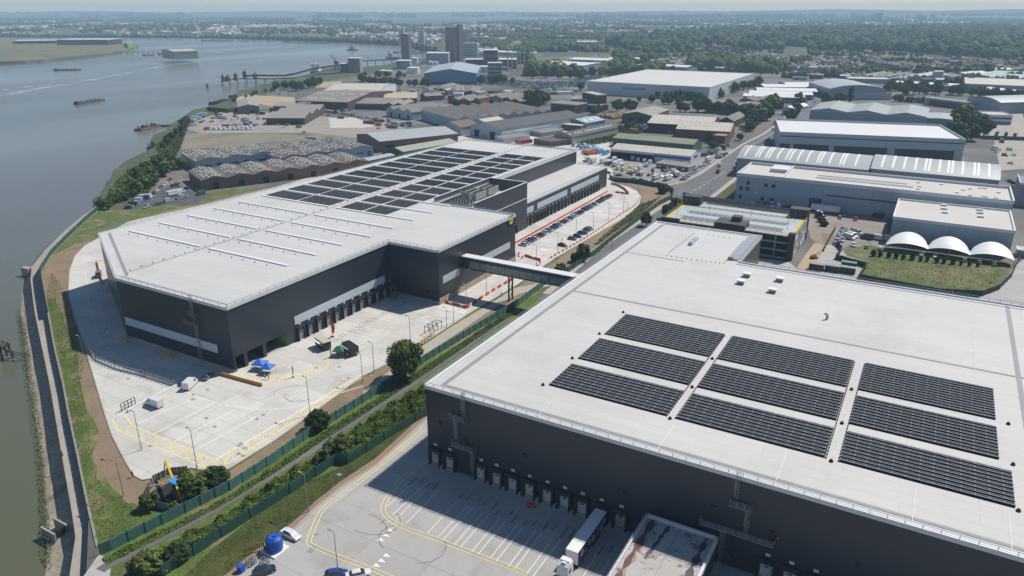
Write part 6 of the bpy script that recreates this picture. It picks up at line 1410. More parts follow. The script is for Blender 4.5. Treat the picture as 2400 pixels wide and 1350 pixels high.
# yellow gantry crane with blue hoist cover
a=G(385,1105); b=G(428,1168); zt=6.0
c0=G(386,1078,zt); c1=G(425,1155,3.5)
t=thing('gantry_crane','yellow steel gantry over the sunken screen pit with a blue hoist cover','gantry',(a[0],a[1],0)); O=(a[0],a[1],0)
p0=Vector((*G(387,1078,3.8),3.8)); p1=Vector((*G(417,1148,3.8),3.8))
mb=MB(O); mb.beam(p0,p1,.4,.5); mb.build('beam',M_YEL,t)
for p in (p0,p1):
    mb=MB(O)
    for s in (-1.1,1.1): mb.beam((p.x,p.y,3.6),(p.x+s,p.y-.2,0),.22)
    mb.beam((p.x-.6,p.y,1.5),(p.x+.6,p.y,1.5),.16); mb.build('leg',M_YEL,t)
q=p0.lerp(p1,.8); mb=MB(O); mb.box(q.x-1.5,q.y-.8,4.3,q.x+1.5,q.y+.8,4.5); mb.box(q.x-.4,q.y-.3,3.0,q.x+.4,q.y+.3,4.3); mb.build('hoist_cover',flat('sky blue sheet',(.05,.25,.60),.5),t)
pit=GS([(345,1170),(360,1150),(400,1130),(450,1130),(455,1175),(430,1192),(380,1190)]); mb=MB(); mb.prism(pit,.1,.12); tag(mb.build('pit_slab',M_DARKIN),'dark sunken pit floor under the gantry',kind='structure')
fence('palisade_fence','grey palisade fence curving round the sunken pit',GS([(440,1108),(400,1112),(362,1130),(350,1155),(343,1172),(360,1190),(395,1197)]),1.8,M_STEEL,post=.6,th=.05)
mb=MB(); P=GS([(352,1160),(372,1148),(385,1158)]); t=thing('pipe_loop','pale curved pipe rising from the pit','pipe',(P[0][0],P[0][1],0)); mb=MB((P[0][0],P[0][1],0)); mb.tube((*P[0],.1),(*P[0],2.2),.18); mb.tube((*P[0],2.2),(*P[2],2.6),.18); mb.tube((*P[2],2.6),(*P[2],.1),.18); mb.build('pipe',M_CREAMW,t)
# skips, containers back yard
for i,(px,py,c) in enumerate([(1913,632,M_BRICKD),(1950,636,M_BRICKD),(1986,640,M_BRICKD),(1988,628,M_FENCE)]):
    x,y=G(px,py); t=thing('waste_skip',['dark brown closed skip, left of three in the back yard','dark brown closed skip, middle of three in the back yard','dark brown closed skip, right of three in the back yard','green roofed container behind the right skip'][i],'skip',(x,y,.1)); mb=MB(); mb.box(-2.8,-1.3,.2,2.8,1.3,2.5); mb.build('box',c,t); mb=MB(); mb.box(-2.9,-1.4,2.5,2.9,1.4,2.6)
    for k in range(6): mb.box(-2.6+k,-1.38,.3,-2.5+k,-1.3,2.5)
    mb.build('lid',M_GUT if i<3 else flat('light green lid',(.08,.22,.16),.5),t)
x,y=G(1907,606); t=thing('mini_excavator','small orange excavator on the sandy track','excavator',(x,y,.1),.7); mb=MB(); mb.box(-1.4,-1,0,1.4,-.5,.6); mb.box(-1.4,.5,0,1.4,1,.6); mb.build('tracks',M_BLACK,t); mb=MB(); mb.box(-1.2,-.8,.6,.9,.8,1.5); mb.build('body',M_ORP,t); mb=MB(); mb.box(-.4,-.7,1.5,.8,.2,2.5); mb.build('cab',M_WHITEP,t); mb=MB(); mb.beam((.9,.5,1.2),(2.3,.5,2.6),.25); mb.beam((2.3,.5,2.6),(3.0,.5,.8),.2); mb.build('boom',M_ORP,t)
# speed of small: concrete ramps at doors, red object
x,y=G(1245,1188); t=thing('pallet_truck','red wheeled trolley standing in the shaded yard','trolley',(x,y,.1),.5); mb=MB(); mb.box(-.8,-.5,.2,.8,.5,.7); mb.beam((-.7,0,.7),(-1.1,0,1.4),.1); mb.build('frame',M_REDP,t); mb=MB(); 
for sx in (-.6,.6):
    for sy in (-.5,.5): mb.tube((sx,sy-.06,.2),(sx,sy+.06,.2),.2,8)
mb.build('wheels',M_TYRE,t)
# ------------------------------------------------------------------ people
M_SKIN=flat('skin',(.45,.27,.19),.6)
def person(px,py,label,top,leg_c,pose=0,z=.1,rot=0):
    x,y=G(px,py,z); bpy_me=bpy.data.meshes.new('person')
    s=.16 if pose==1 else .02
    V=[(0,0,.95),(0,0,1.15),(0,0,1.40),(0,0,1.52),(0,0,1.64),(0,.02,1.74), (.1,0,.88),(.12,s,.48),(.12,-s*.4,.06),(.12,.12-s*.4,.03),(-.1,0,.88),(-.12,-s,.48),(-.12,-s*2.0,.06),(-.12,.12-s*2.0,.03),(.19,0,1.38),(.26,-.03,1.10),(.27,.12,.88),(-.19,0,1.38),(-.26,-.03,1.10),(-.27,.1,.88)]
    E=[(0,1),(1,2),(2,3),(3,4),(4,5),(0,6),(6,7),(7,8),(8,9),(0,10),(10,11),(11,12),(12,13),(2,14),(14,15),(15,16),(2,17),(17,18),(18,19)]
    R=[.15,.14,.16,.06,.11,.08,.10,.065,.045,.04,.10,.065,.045,.04,.07,.05,.035,.07,.05,.035]
    bpy_me.from_pydata(V,E,[]); o=bpy.data.objects.new('person',bpy_me); COL.objects.link(o)
    m=o.modifiers.new('s','SKIN'); bpy.context.view_layer.update()
    for i,q in enumerate(bpy_me.skin_vertices[0].data): q.radius=(R[i],R[i]*.8); q.use_root=(i==0)
    o.modifiers.new('d','SUBSURF').levels=1
    me=bpy.data.meshes.new_from_object(o.evaluated_get(bpy.context.evaluated_depsgraph_get())); bpy.data.objects.remove(o)
    me.materials.clear()
    for m_ in (top,leg_c,M_SKIN,M_BLACK): me.materials.append(m_)
    for f in me.polygons:
        c=f.center; f.material_index=2 if c.z>1.5 else 1 if c.z<.95 and abs(c.x)<.22 else 0 if c.z>.95 else 2
        if c.z<.1: f.material_index=3
    me.name='person'; o=bpy.data.objects.new('person',me); COL.objects.link(o); o.location=(x,y,z); o.rotation_euler=(0,0,rot)
    tag(o,label,'person')
    mb=MB(); mb.cyl(0,0,1.70,1.80,.115,.06,n=8); h=mb.build('hair',flat('dark hair',(.03,.02,.015),.8),o); return o
hv=flat('hi-vis vest',(.75,.30,.05),.6); tsh=flat('pale shirt',(.5,.5,.48),.7); dk=flat('dark cloth',(.03,.035,.05),.8)
person(1175,695,'person in an orange top walking on the pale footpath near the bridge',hv,dk,1,rot=.6)
person(1317,566,'person in dark clothes walking beyond the lone black car',dk,dk,1)
person(613,884,'person in dark clothes under the left blue gazebo',dk,dk); person(622,888,'person in a pale shirt between the blue gazebos',tsh,dk); person(630,890,'person in an orange top under the right blue gazebo',hv,dk)
person(815,838,'person in a yellow vest left of the black food stall',flat('yellow vest',(.6,.55,.05),.6),dk); person(832,830,'person in a red top right of the black food stall',M_REDP,dk)
person(148,1072,'person in a red top standing on the concrete walkway by the river',M_REDP,dk,1,z=ZW)
person(312,1118,'person in dark clothes standing at the edge of the bare soil',dk,dk)
person(133,730,'person in a pale shirt walking on the flood wall path',tsh,dk,1,z=ZW)
# manholes, tyre marks, drain covers
mb=MB()
for px,py in [(487,913),(617,972),(602,982),(503,1000),(484,980),(452,936),(453,925),(300,888),(285,870),(560,1045),(573,1050),(560,1063),(565,1040),(352,1045),(490,1097),(570,1068),(795,1112),(740,1252),(733,1285),(727,1292),(870,880),(905,905),(1030,805),(742,862),(380,840),(250,770),(240,720),(795,860),(935,800),(1130,960)]:
    x,y=G(px,py,.09); mb.box(x-.55,y-.4,.09,x+.55,y+.4,.105)
tag(mb.build('manhole_covers',M_GUT),'dark drain and manhole covers scattered over the yards',kind='structure')
# ------------------------------------------------------------------ painted markings
zp=.092
mb=MB()
YO=GS([(262,980),(275,1008),(495,1102),(508,1102),(640,1020),(740,957),(850,884)],.09); YI=GS([(290,970),(310,997),(505,1079),(640,1000),(740,940),(800,903),(847,877)],.09)
for P in (YO,YI): strip(mb,P,.25,zp)
strip(mb,[YO[0],YI[0]],.22,zp)
def along(P,n):
    ls=[math.dist(a,b) for a,b in zip(P[:-1],P[1:])]; T=sum(ls); out=[]
    for k in range(n+1):
        s=T*k/n; i=0
        while i<len(ls)-1 and s>ls[i]: s-=ls[i]; i+=1
        u=min(s/ls[i],1); out.append((P[i][0]+(P[i+1][0]-P[i][0])*u,P[i][1]+(P[i+1][1]-P[i][1])*u))
    return out
def zig(A,B,n):
    a=along(A,n); b=along(B,n)
    for k in range(n):
        strip(mb,[a[k],b[k]],.18,zp+.004); strip(mb,[a[k],b[k+1]] if k%2 else [b[k],a[k+1]],.18,zp+.004)
zig(YO[1:3],YI[1:3],12); zig(YO[3:],YI[2:],22)
H1=GS([(583,887),(683,895),(783,855)],.09); H2=GS([(600,878),(688,882),(770,848)],.09)
strip(mb,H1,.15,zp); strip(mb,H2,.15,zp); zig(H1,H2,12)
# yellow edge lines near warehouse yard
def double(P,w=.16,gap=.9,dash=None):
    P=[Vector(p) for p in P]; Q_=[]
    for i,p in enumerate(P):
        a=P[max(i-1,0)]; b=P[min(i+1,len(P)-1)]; d=(b-a).normalized(); Q_.append(p+Vector((-d.y,d.x))*gap)
    strip(mb,P,w,zp+.03,dash=dash); strip(mb,Q_,w,zp+.03,dash=dash)
double(smooth_poly(GS([(990,1005),(900,1080),(800,1158),(750,1193),(733,1230),(717,1270),(722,1282),(800,1313),(897,1350),(960,1380)]),2,False))
double(smooth_poly(GS([(997,1077),(950,1112),(920,1140),(906,1162),(893,1185),(893,1205),(908,1222),(940,1240),(985,1255),(1060,1283),(1235,1350)]),2,False))
strip(mb,GS([(988,925),(905,1000)],.1),.2,zp+.03)
yl=MB(); 
# yellow side line in the shaded road by the tapered wall and along front wall
strip(mb,GS([(243,672),(262,730),(282,790)]),.2,zp); strip(mb,GS([(300,795),(450,848),(545,878),(580,890)]),.2,zp)
strip(mb,[(-164.9,203.5),(-143.3,203.5),(-143.3,257)],.2,zp) ; strip(mb,GS([(700,905),(800,820),(900,770),(1000,722),(1050,700)]),.18,zp)
strip(mb,GS([(1075,690),(1140,655),(1200,622)]),.15,zp); strip(mb,GS([(1215,560),(1300,520),(1420,455)]),.15,zp)
tag(mb.build('yellow_markings',M_YELL),'yellow painted lines and hatching on the yards',kind='structure')
mb=MB()
for p,q in (((323,993),(450,935)),((360,1017),(505,943)),((407,1035),(552,960)),((457,1055),(600,977)),((505,1077),(850,878))): strip(mb,GS([p,q],.09),.3,zp+.008)
strip(mb,smooth_poly(GS([(433,917),(480,937),(547,955),(633,962),(717,950),(800,920),(850,905)],.09),2,False),.3,zp+.01)
strip(mb,GS([(600,1000),(640,960),(720,910)],.09),.15,zp,dash=(2,4)); strip(mb,GS([(540,920),(620,935),(700,930),(800,890),(900,830),(1020,765)],.09),.18,zp,dash=(2,5)); strip(mb,GS([(200,640),(210,720),(235,800),(290,850),(400,885)],.09),.18,zp,dash=(2,4))
strip(mb,GS([(220,650),(232,730),(262,810)],.09),.18,zp,dash=(2,5))
for k in range(24): # bays in front of the long dock wall
    y=154+k*2.1
    strip(mb,[(-158,y),(-146.5,y)],.14,zp)
for k in range(26):
    y=262+k*5.6; strip(mb,[(-147,y),(-131,y)],.14,zp)
    strip(mb,[(-129,y),(-124,y)],.12,zp)
for k in range(9): # zebra crossing
    a=G(1033+k*6.8,719+k*1.6); mb.box(a[0]-.2,a[1]-1.6,.094,a[0]+.35,a[1]+1.6,.1)
tl=[(490,705),(557,733),(598,743),(667,768),(815,823),(885,855),(927,868),(1000,895),(1043,910),(1120,938),(1162,953),(1240,985),(1283,1000),(1365,1030),(1408,1047),(1490,1080),(1536,1097),(1800,1190),(1890,1230)]
bl=[(320,862),(355,925),(380,955),(455,980),(607,1047),(677,1080),(717,1095),(793,1132),(838,1147),(915,1180),(960,1200),(1040,1232),(1087,1248),(1175,1283),(1220,1300),(1305,1335),(1350,1350),(1700,1350),(1820,1350)]
for p,q in zip(tl,bl): strip(mb,GS([(800+p[0]/3,900+p[1]/3),(800+q[0]/3,900+q[1]/3)],.09),.16,zp+.02)
for px,py in ((919,1245),(908,1256),(896,1267),(910,1304),(898,1316),(886,1327)):
    x,y=G(px,py,.09); mb.quad([(x-.9,y-.5,zp+.02),(x+.7,y,zp+.02),(x-.9,y+.5,zp+.02)])
for k in range(5):
    a=G(1268+k*6,586+k*.5); 
for px,py in ((1272,585),(1279,586),(1268,584),(1446,482),(1453,484),(1440,481)):
    x,y=G(px,py); mb.box(x-.4,y-1,.094,x+.4,y+1,.1)
tag(mb.build('white_markings',M_WHITEL),'white painted bay lines and arrows on the yards',kind='structure')
mb=MB(); rr=random.Random(77)
for i,x in enumerate(DX[:11]):
    for s in (-.8,.8):
        l=rr.uniform(1.5,4); y=rr.uniform(110.5,113); mb.quad([(x+s-.22,y-l/2,.115),(x+s+.22,y-l/2,.115),(x+s+.25,y+l/2,.115),(x+s-.2,y+l/2,.115)])
for i in range(11):
    y=155.3+i*4.21
    for s in (-.7,.7): 
        for k in range(2): mb.box(-157.6+k*1.3,y+s-.1,.1,-157.2+k*1.3,y+s+.7,.108)
for k in range(9):
    x,y=G(*rr.choice([(850,1235),(1040,1330),(960,1270),(870,1215),(700,930),(900,860),(1150,1290)])); R=rr.uniform(3,8); a0=rr.uniform(0,6)
    P=[(x+R*math.cos(a0+t),y+R*.7*math.sin(a0+t)) for t in np.linspace(0,1.6,10)]; strip(mb,P,.14,.116)
tag(mb.build('tyre_marks',mat('tyre mark rubber',(.16,.16,.16),.8,var=.3,scale=1)),'dark tyre marks and wheel guides on the concrete',kind='structure')

# ------------------------------------------------------------------ yard clutter
def clutter(poly,n,label,group,seed):
    rr=random.Random(seed); W=GS(poly); xs=[w[0] for w in W]; ys=[w[1] for w in W]; k=0; c=0
    def ins(x,y):
        r_=False; j=len(W)-1
        for i in range(len(W)):
            if (W[i][1]>y)!=(W[j][1]>y) and x<(W[j][0]-W[i][0])*(y-W[i][1])/(W[j][1]-W[i][1]+1e-9)+W[i][0]: r_=not r_
            j=i
        return r_
    while k<n and c<n*30:
        c+=1; x=rr.uniform(min(xs),max(xs)); y=rr.uniform(min(ys),max(ys))
        if not ins(x,y): continue
        col=rr.choice(['red','grey','cream','skyblue','green','orange','white','navy','grey','black']); kind=rr.choice(('container','stack','stack')); t=None
        mb=MB()
        if kind=='container':
            l=rr.choice((6,6,12)); mb.box(0,0,.2,l,2.4,2.7)
            q=.3
            while q<l-.2: mb.box(q,-.06,.3,q+.12,-.002,2.6); q+=.9
            o=mb.build('shipping_container',PAINT[col]); cat='container'
        else:
            for a in range(3):
                for b in range(2):
                    if rr.random()<.8: mb.box(a*1.5,b*1.5,0,a*1.5+1.3,b*1.5+1.2,rr.uniform(.6,2.2))
            mb.box(-.1,-.1,0,4.4,2.9,.12); o=mb.build('material_stack',rr.choice((PAINT['cream'],M_RUST_Y,M_GUT,PAINT['white'],M_BRICK))); cat='stack'
        o.location=(x,y,.08); o.rotation_euler=(0,0,rr.choice((0,1.57,.6,2.2))+rr.uniform(-.2,.2)); k+=1
        tag(o,label%(col+' shipping container' if kind=='container' else 'low stack of stored materials'),cat,group)
M_RUST_Y=mat('weathered timber and rust',(.20,.13,.08),.9,var=.3,scale=.4)
clutter([(430,308),(700,296),(705,282),(600,262),(520,268),(455,285)],34,'%s in the left scrap yard','stored things in the left scrap yard',1)
clutter([(740,262),(800,262),(960,296),(900,306),(760,275)],26,'%s in the right scrap yard','stored things in the right scrap yard',2)
clutter([(990,228),(1180,238),(1290,226),(1240,214),(1000,212)],24,'%s behind the large factory','stored things behind the large factory',3)
clutter([(1400,262),(1500,300),(1560,310),(1500,285),(1420,265)],16,'%s between the log heaps and sheds','stored things by the log heaps',4)
clutter([(1110,322),(1180,318),(1300,306),(1345,296),(1250,312)],14,'%s in the trailer yard','stored things in the trailer yard',5)
clutter([(1280,215),(1380,232),(1370,210),(1300,205)],14,'%s in the lorry yard','stored things in the lorry yard',6)
clutter([(2080,240),(2180,245),(2160,226),(2090,222)],14,'%s behind the wave roofed warehouse','stored things behind the wave roof',7)
clutter([(1860,188),(2060,194),(2250,192),(2100,182),(1880,178)],30,'%s in the far estate by the road end','stored things in the far estate',8)
clutter([(1500,308),(1640,320),(1690,318),(1560,304)],16,'%s in front of the brown sheds','stored things before the brown sheds',9)
clutter([(900,222),(990,225),(1000,214),(960,206),(900,214)],12,'%s by the buff shed','stored things by the buff shed',10)
clutter([(2290,330),(2390,400),(2400,330)],10,'%s on the right hand lorry lot','stored things on the right lot',11)
# ------------------------------------------------------------------ trees
def np_mesh(name,V,F4,mats):
    me=bpy.data.meshes.new(name); n=len(V); m=len(F4); k=F4.shape[1]
    me.vertices.add(n); me.vertices.foreach_set('co',V.astype(np.float32).ravel())
    me.loops.add(m*k); me.loops.foreach_set('vertex_index',F4.astype(np.int32).ravel())
    me.polygons.add(m); me.polygons.foreach_set('loop_start',np.arange(0,m*k,k,dtype=np.int32))
    try: me.polygons.foreach_set('loop_total',np.full(m,k,dtype=np.int32))
    except Exception: pass
    for q in mats: me.materials.append(q)
    me.update(calc_edges=True); me.validate(); return me
def crown(rx,rz,z0,nclump,per,leaf,seed,squash=1.0,spread=.34):
    g=np.random.default_rng(seed)
    d=g.normal(size=(nclump,3)); d/=np.linalg.norm(d,axis=1)[:,None]
    rad=g.uniform(.45,1.0,nclump)**.6
    c=d*rad[:,None]*np.array([rx,rx,rz]); c[:,2]=np.where(c[:,2]<-rz*.75,-rz*.6,c[:,2]); c[:,2]+=z0
    c[:,:2]*=g.uniform(.85,1.12,(nclump,1))
    cr=g.uniform(.55,1.25,nclump)*rx*spread
    P=np.repeat(c,per,axis=0); q=g.normal(size=(nclump*per,3)); q/=np.linalg.norm(q,axis=1)[:,None]
    P=P+q*(np.repeat(cr,per)*g.uniform(.5,1,nclump*per)**.4)[:,None]
    n=len(P); nrm=q+g.normal(size=(n,3))*.55; nrm[:,2]+=.35; nrm/=np.linalg.norm(nrm,axis=1)[:,None]
    t=np.cross(nrm,g.normal(size=(n,3))); t/=np.linalg.norm(t,axis=1)[:,None]; b=np.cross(nrm,t)
    s=(leaf*g.uniform(.6,1.35,n))[:,None]
    V=np.stack([P-t*s-b*s*.8,P+t*s-b*s*.5,P+t*s*.8+b*s,P-t*s*.6+b*s*.9],axis=1).reshape(-1,3)
    F=np.arange(n*4).reshape(-1,4); return V,F
TP={}
def tree_proto(key,rx,rz,trunk,nclump,per,leaf,seed,m):
    V,F=crown(rx*.76,rz*.8,trunk+rz*.85,nclump,per,leaf,seed); HT=float(np.percentile(V[:,2],99.5)); cm=np_mesh('crown',V,F,[m])
    mb=MB(); rr=random.Random(seed); mb.tube((0,0,-.2),(0,0,trunk+rz*.5),rx*.09,7,r2=rx*.05)
    for k in range(6):
        a=k*1.05+rr.random(); z=trunk*.7+k*rz*.09; mb.tube((0,0,z),(rx*.62*math.cos(a),rx*.62*math.sin(a),z+rz*.6),rx*.04,5,r2=rx*.015)
    o=mb.build('trunk',M_BARK); tm=o.data; bpy.data.objects.remove(o); TP[key]=(cm,tm,rx,HT)
for s in range(3):
    tree_proto(('mid',s),4.2,4.2,1.5,46,34,.42,100+s,M_LEAF); tree_proto(('dark',s),4.0,4.6,1.2,44,34,.42,110+s,M_LEAFD); tree_proto(('light',s),3.8,4.0,1.5,40,34,.42,120+s,M_LEAFL)
tree_proto(('hero',0),5.2,4.6,1.6,120,90,.22,130,M_LEAF); tree_proto(('bush',0),2.4,2.2,.1,34,60,.17,131,M_SCRUB); tree_proto(('bush',1),2.4,1.9,.1,30,60,.17,132,M_LEAF); tree_proto(('bushd',0),3.2,2.8,.1,60,80,.2,133,M_LEAFD)
tree_proto(('cone',0),2.6,7.5,1.0,50,34,.4,134,M_LEAFD); tree_proto(('yell',0),5,4.5,1,46,34,.45,135,mat('golden leaves',(.26,.24,.04),.8,var=.3,scale=.35,fine=.2))
def tree(kind,px,py,hpx,label,cat='tree',group=None,wf=1.0,name=None):
    """base point in the picture; hpx = picture row of the top"""
    x,y=G(px,py); h=toppx((x,y),hpx)
    return tree_w(kind,x,y,h,label,cat,group,wf,name)
_ti=[0]
def tree_w(kind,x,y,h,label,cat='tree',group=None,wf=1.0,name=None):
    _ti[0]+=1
    opts=[k for k in TP if k[0]==kind]; cm,tm,rx,H=TP[opts[_ti[0]%len(opts)]]
    s=h/H; t=thing(name or ('bush' if 'bush' in kind else 'tree'),label,cat,(x,y,0),(_ti[0]*2.4)%6.28,group); t.scale=(s*wf,s*wf,s)
    a=bpy.data.objects.new('crown',cm); COL.objects.link(a); a.parent=t
    if 'bush' not in kind: b=bpy.data.objects.new('trunk',tm); COL.objects.link(b); b.parent=t
    return t
tree('hero',950,888,803,'big round green tree standing alone on the soil strip by the yard',wf=.86)
tree('bushd',745,1005,965,'small dense dark bush tree on the soil strip by the yellow hatching')
tree('bush',462,1160,1108,'dark green tree behind the yellow gantry, left of the pair',wf=1.2); tree('bushd',508,1140,1098,'dark green tree beside the palisade fence, right of the gantry pair',wf=1.1)
tree('bush',352,1192,1160,'light green shrub inside the pit fence',cat='bush'); tree('bush',408,1200,1178,'small shrub at the lower edge of the pit fence',cat='bush')
tree('mid',1367,612,572,'green tree beside the double lamp by the footbridge'); tree('bushd',1350,614,592,'small dark round bush under the green tree',cat='bush'); tree('bush',1313,640,618,'small green bush between fence and footbridge',cat='bush')
tree('mid',1515,530,498,'dark tree by the near warehouse corner above the road'); tree('mid',1565,512,475,'broad dark tree beside the car park block corner, left'); tree('mid',1583,500,462,'broad dark tree beside the car park block corner, right')
tree('bushd',1553,453,432,'brown bare shrub at the fence corner',cat='bush'); 
tree('bush',803,1062,1022,'bushy green shrub beside the asphalt path',cat='bush',wf=1.2); tree('bush',780,1075,1040,'leafy shrub on the left of the path shrub',cat='bush',wf=1.2)
tree('bush',345,1345,1300,'leafy green shrub at the bottom of the scrub strip, left',cat='bush',wf=1.3); tree('bushd',420,1310,1275,'leafy green shrub at the bottom of the scrub strip, right',cat='bush',wf=1.2)
tree('cone',1990,245,203,'tall dark conifer in front of the arched warehouse'); tree('mid',1963,247,218,'round dark tree left of the tall conifer'); tree('mid',1935,250,215,'round dark tree beside the road bend'); tree('dark',1975,240,222,'broad dark tree between conifer and round tree')
tree('mid',1448,262,232,'round green willow, left of the pair',wf=1.3); tree('mid',1478,262,232,'round green willow, right of the pair',wf=1.3)
tree('yell',2390,158,142,'golden yellow tree at the right edge of the wood'); tree('yell',2368,156,147,'smaller golden tree beside the yellow one')
tree('mid',1262,248,208,'tall round tree behind the large factory, right one',wf=1.1); tree('light',1240,246,210,'tall round tree behind the large factory, left one',wf=1.1); tree('mid',1280,244,216,'low tree right of the round pair'); tree('dark',1263,252,237,'small dark bush in front of the round pair')
for i,(px,py,ty,k) in enumerate([(2250,300,245,'light'),(2265,312,255,'mid'),(2290,318,268,'mid'),(2245,322,285,'mid'),(2275,330,290,'dark'),(2235,315,280,'mid'),(2305,320,280,'dark'),(2252,335,305,'mid')]):
    tree(k,px,py,ty,'leafy green tree in the clump right of the white roofed warehouse','tree','tree clump right of the white roofed warehouse',wf=1.3)
def row(P,n,hm,kind,label,group,seed,sc=3,wf=1.2,cat='tree'):
    rr=random.Random(seed); W=GS(P); pts=along(W,n)
    for p in pts: tree_w(rr.choice(kind),p[0]+rr.uniform(-sc,sc),p[1]+rr.uniform(-sc,sc),hm*rr.uniform(.75,1.2),label,cat,group,wf)
row([(1755,308),(1775,285),(1790,270),(1820,250)],11,13,('mid','light','mid'),'green tree in the roadside row beyond the brown sheds','roadside row of trees',1)
row([(1602,262),(1640,262),(1700,266),(1750,275),(1800,282)],20,12,('dark','mid'),'dark tree in the hedge row in front of the white flat sheds','hedge row of tall trees',2,4)
row([(1870,240),(1880,255),(1860,275),(1850,290)],7,10,('mid','dark'),'dark tree on the verge between road and wave roofed warehouse','verge trees by the wave roof',3,3)
row([(1420,262),(1400,265),(1385,270)],4,7,('mid','dark'),'low tree below the black brick block','low trees below the black block',4)
row([(1368,212),(1440,218),(1500,225),(1560,232),(1640,236)],17,10,('mid','light','mid'),'green tree along the front of the white distribution warehouse','trees before the white warehouse',5,6)
row([(1500,238),(1560,245),(1640,240)],9,8,('dark','mid'),'low dark tree in the belt left of the hedge row','low tree belt',6,6)
row([(1680,230),(1720,215),(1765,205),(1780,200)],10,11,('mid','dark'),'tree in the clump between white warehouse and blue unit blocks','tree clump by the unit blocks',7,6)
row([(1350,330),(1400,320),(1450,310),(1475,300)],15,5,('light','mid'),'scrubby tree on the green bank behind the dark roofed shed','scrubby bank trees',8,3)
row([(2120,222),(2170,222),(2230,222),(2290,228),(2400,240)],22,12,('dark','dark','mid'),'dark tree in the belt across the right hand estate','dark tree belt at the right',9,8)
row([(2080,215),(2120,210),(2180,212),(2240,213)],14,12,('dark','mid'),'dark tree at the back of the right hand belt','back trees of the right belt',10,8)
row([(2090,238),(2140,240),(2160,242)],8,7,('dark','mid'),'low tree behind the wave roofed warehouse','low trees behind the wave roof',11,5)
row([(330,452),(345,430),(370,415),(400,400),(418,392)],14,8,('mid','light','dark'),'leafy tree on the river bank beside the brick sheds','bank trees by the brick sheds',12,5)
row([(345,420),(365,400),(385,385)],7,7,('dark','mid'),'dark tree at the water edge of the river bank','waterside bank trees',13,4)
row([(245,492),(260,480),(285,470),(310,462)],9,5,('mid','dark'),'low bushy tree at the top of the flood wall','bushy trees above the flood wall',14,3,cat='tree')
row([(385,350),(400,335),(415,325),(425,300),(440,290)],10,6,('mid','dark'),'bushy tree along the bank by the waste ground','bank bushes by the waste ground',15,4)
row([(430,292),(450,285)],2,6,('mid',),'bushy tree by the river pontoon','bushes by the pontoon',16,4)
row([(640,272),(652,262),(512,270)],3,5,('mid',),'small tree by the river yard corner','small yard corner trees',17,5)
row([(655,212),(680,208),(700,214),(720,210),(745,200)],9,13,('dark','dark'),'dark tree at the left of the rubble plot','dark trees by the rubble plot',18,6)
row([(545,240),(560,232),(600,222),(640,212)],9,5,('mid','light'),'low bush along the river embankment','embankment bushes',19,4,cat='bush')
row([(850,192),(900,198),(960,205),(1000,205)],16,10,('dark','mid'),'dark tree in the belt left of the blue warehouse','tree belt left of the blue warehouse',20,10)
row([(1050,195),(1100,196),(1140,198),(1190,196)],15,12,('mid','light','dark'),'tree in front of the blue warehouse','trees before the blue warehouse',21,9)
row([(1245,184),(1340,185),(1420,179),(1500,173),(1548,168)],30,13,('dark','mid','dark','light'),'tall tree in the dark belt between car park and silver sheds','dark belt behind the car park',30,9)
row([(1250,172),(1300,168),(1480,160),(1540,158)],16,13,('mid','dark'),'tree in the back of the belt below the silver sheds','back of the dark belt',31,10)
row([(1060,245),(1180,250)],5,7,('mid',),'small tree among the workshops behind the factory','small trees behind the factory',32,8)
row([(2010,175),(2250,170),(2420,178)],26,10,('dark','mid','light'),'tree at the edge of the cluttered far estate','trees at the far estate edge',33,12)
row([(860,180),(900,182),(960,182)],9,8,('dark',),'low dark tree on the old jetty ground','low trees on the jetty ground',22,12)
row([(2045,600),(2110,607),(2200,616),(2290,626)],13,2.4,('bushd',),'dark pruned young tree in the row before the white canopies','young trees before the canopies',24,.3,wf=.6,cat='tree')
row([(1740,385),(1732,400)],3,6,('dark',),'dark roadside tree at the curved roof corner','roadside trees at the curved roof',25,2)
row([(1665,345),(1672,352)],2,5,('mid',),'small tree at the workshop lot','small trees at the workshop lot',26,2)
row([(1728,330),(1690,330),(1660,335)],4,7,('mid',),'green tree between the brown sheds and the lot','trees below the brown sheds',27,3)
row([(905,370),(912,366)],1,6,('mid',),'green bush at the end of the long brick shed','bush by the brick shed',28,1,cat='bush')
row([(1920,510),(1930,530)],2,3.5,('bushd',),'small round tree beside the car park block corner','small trees by the car park block',29,.5)
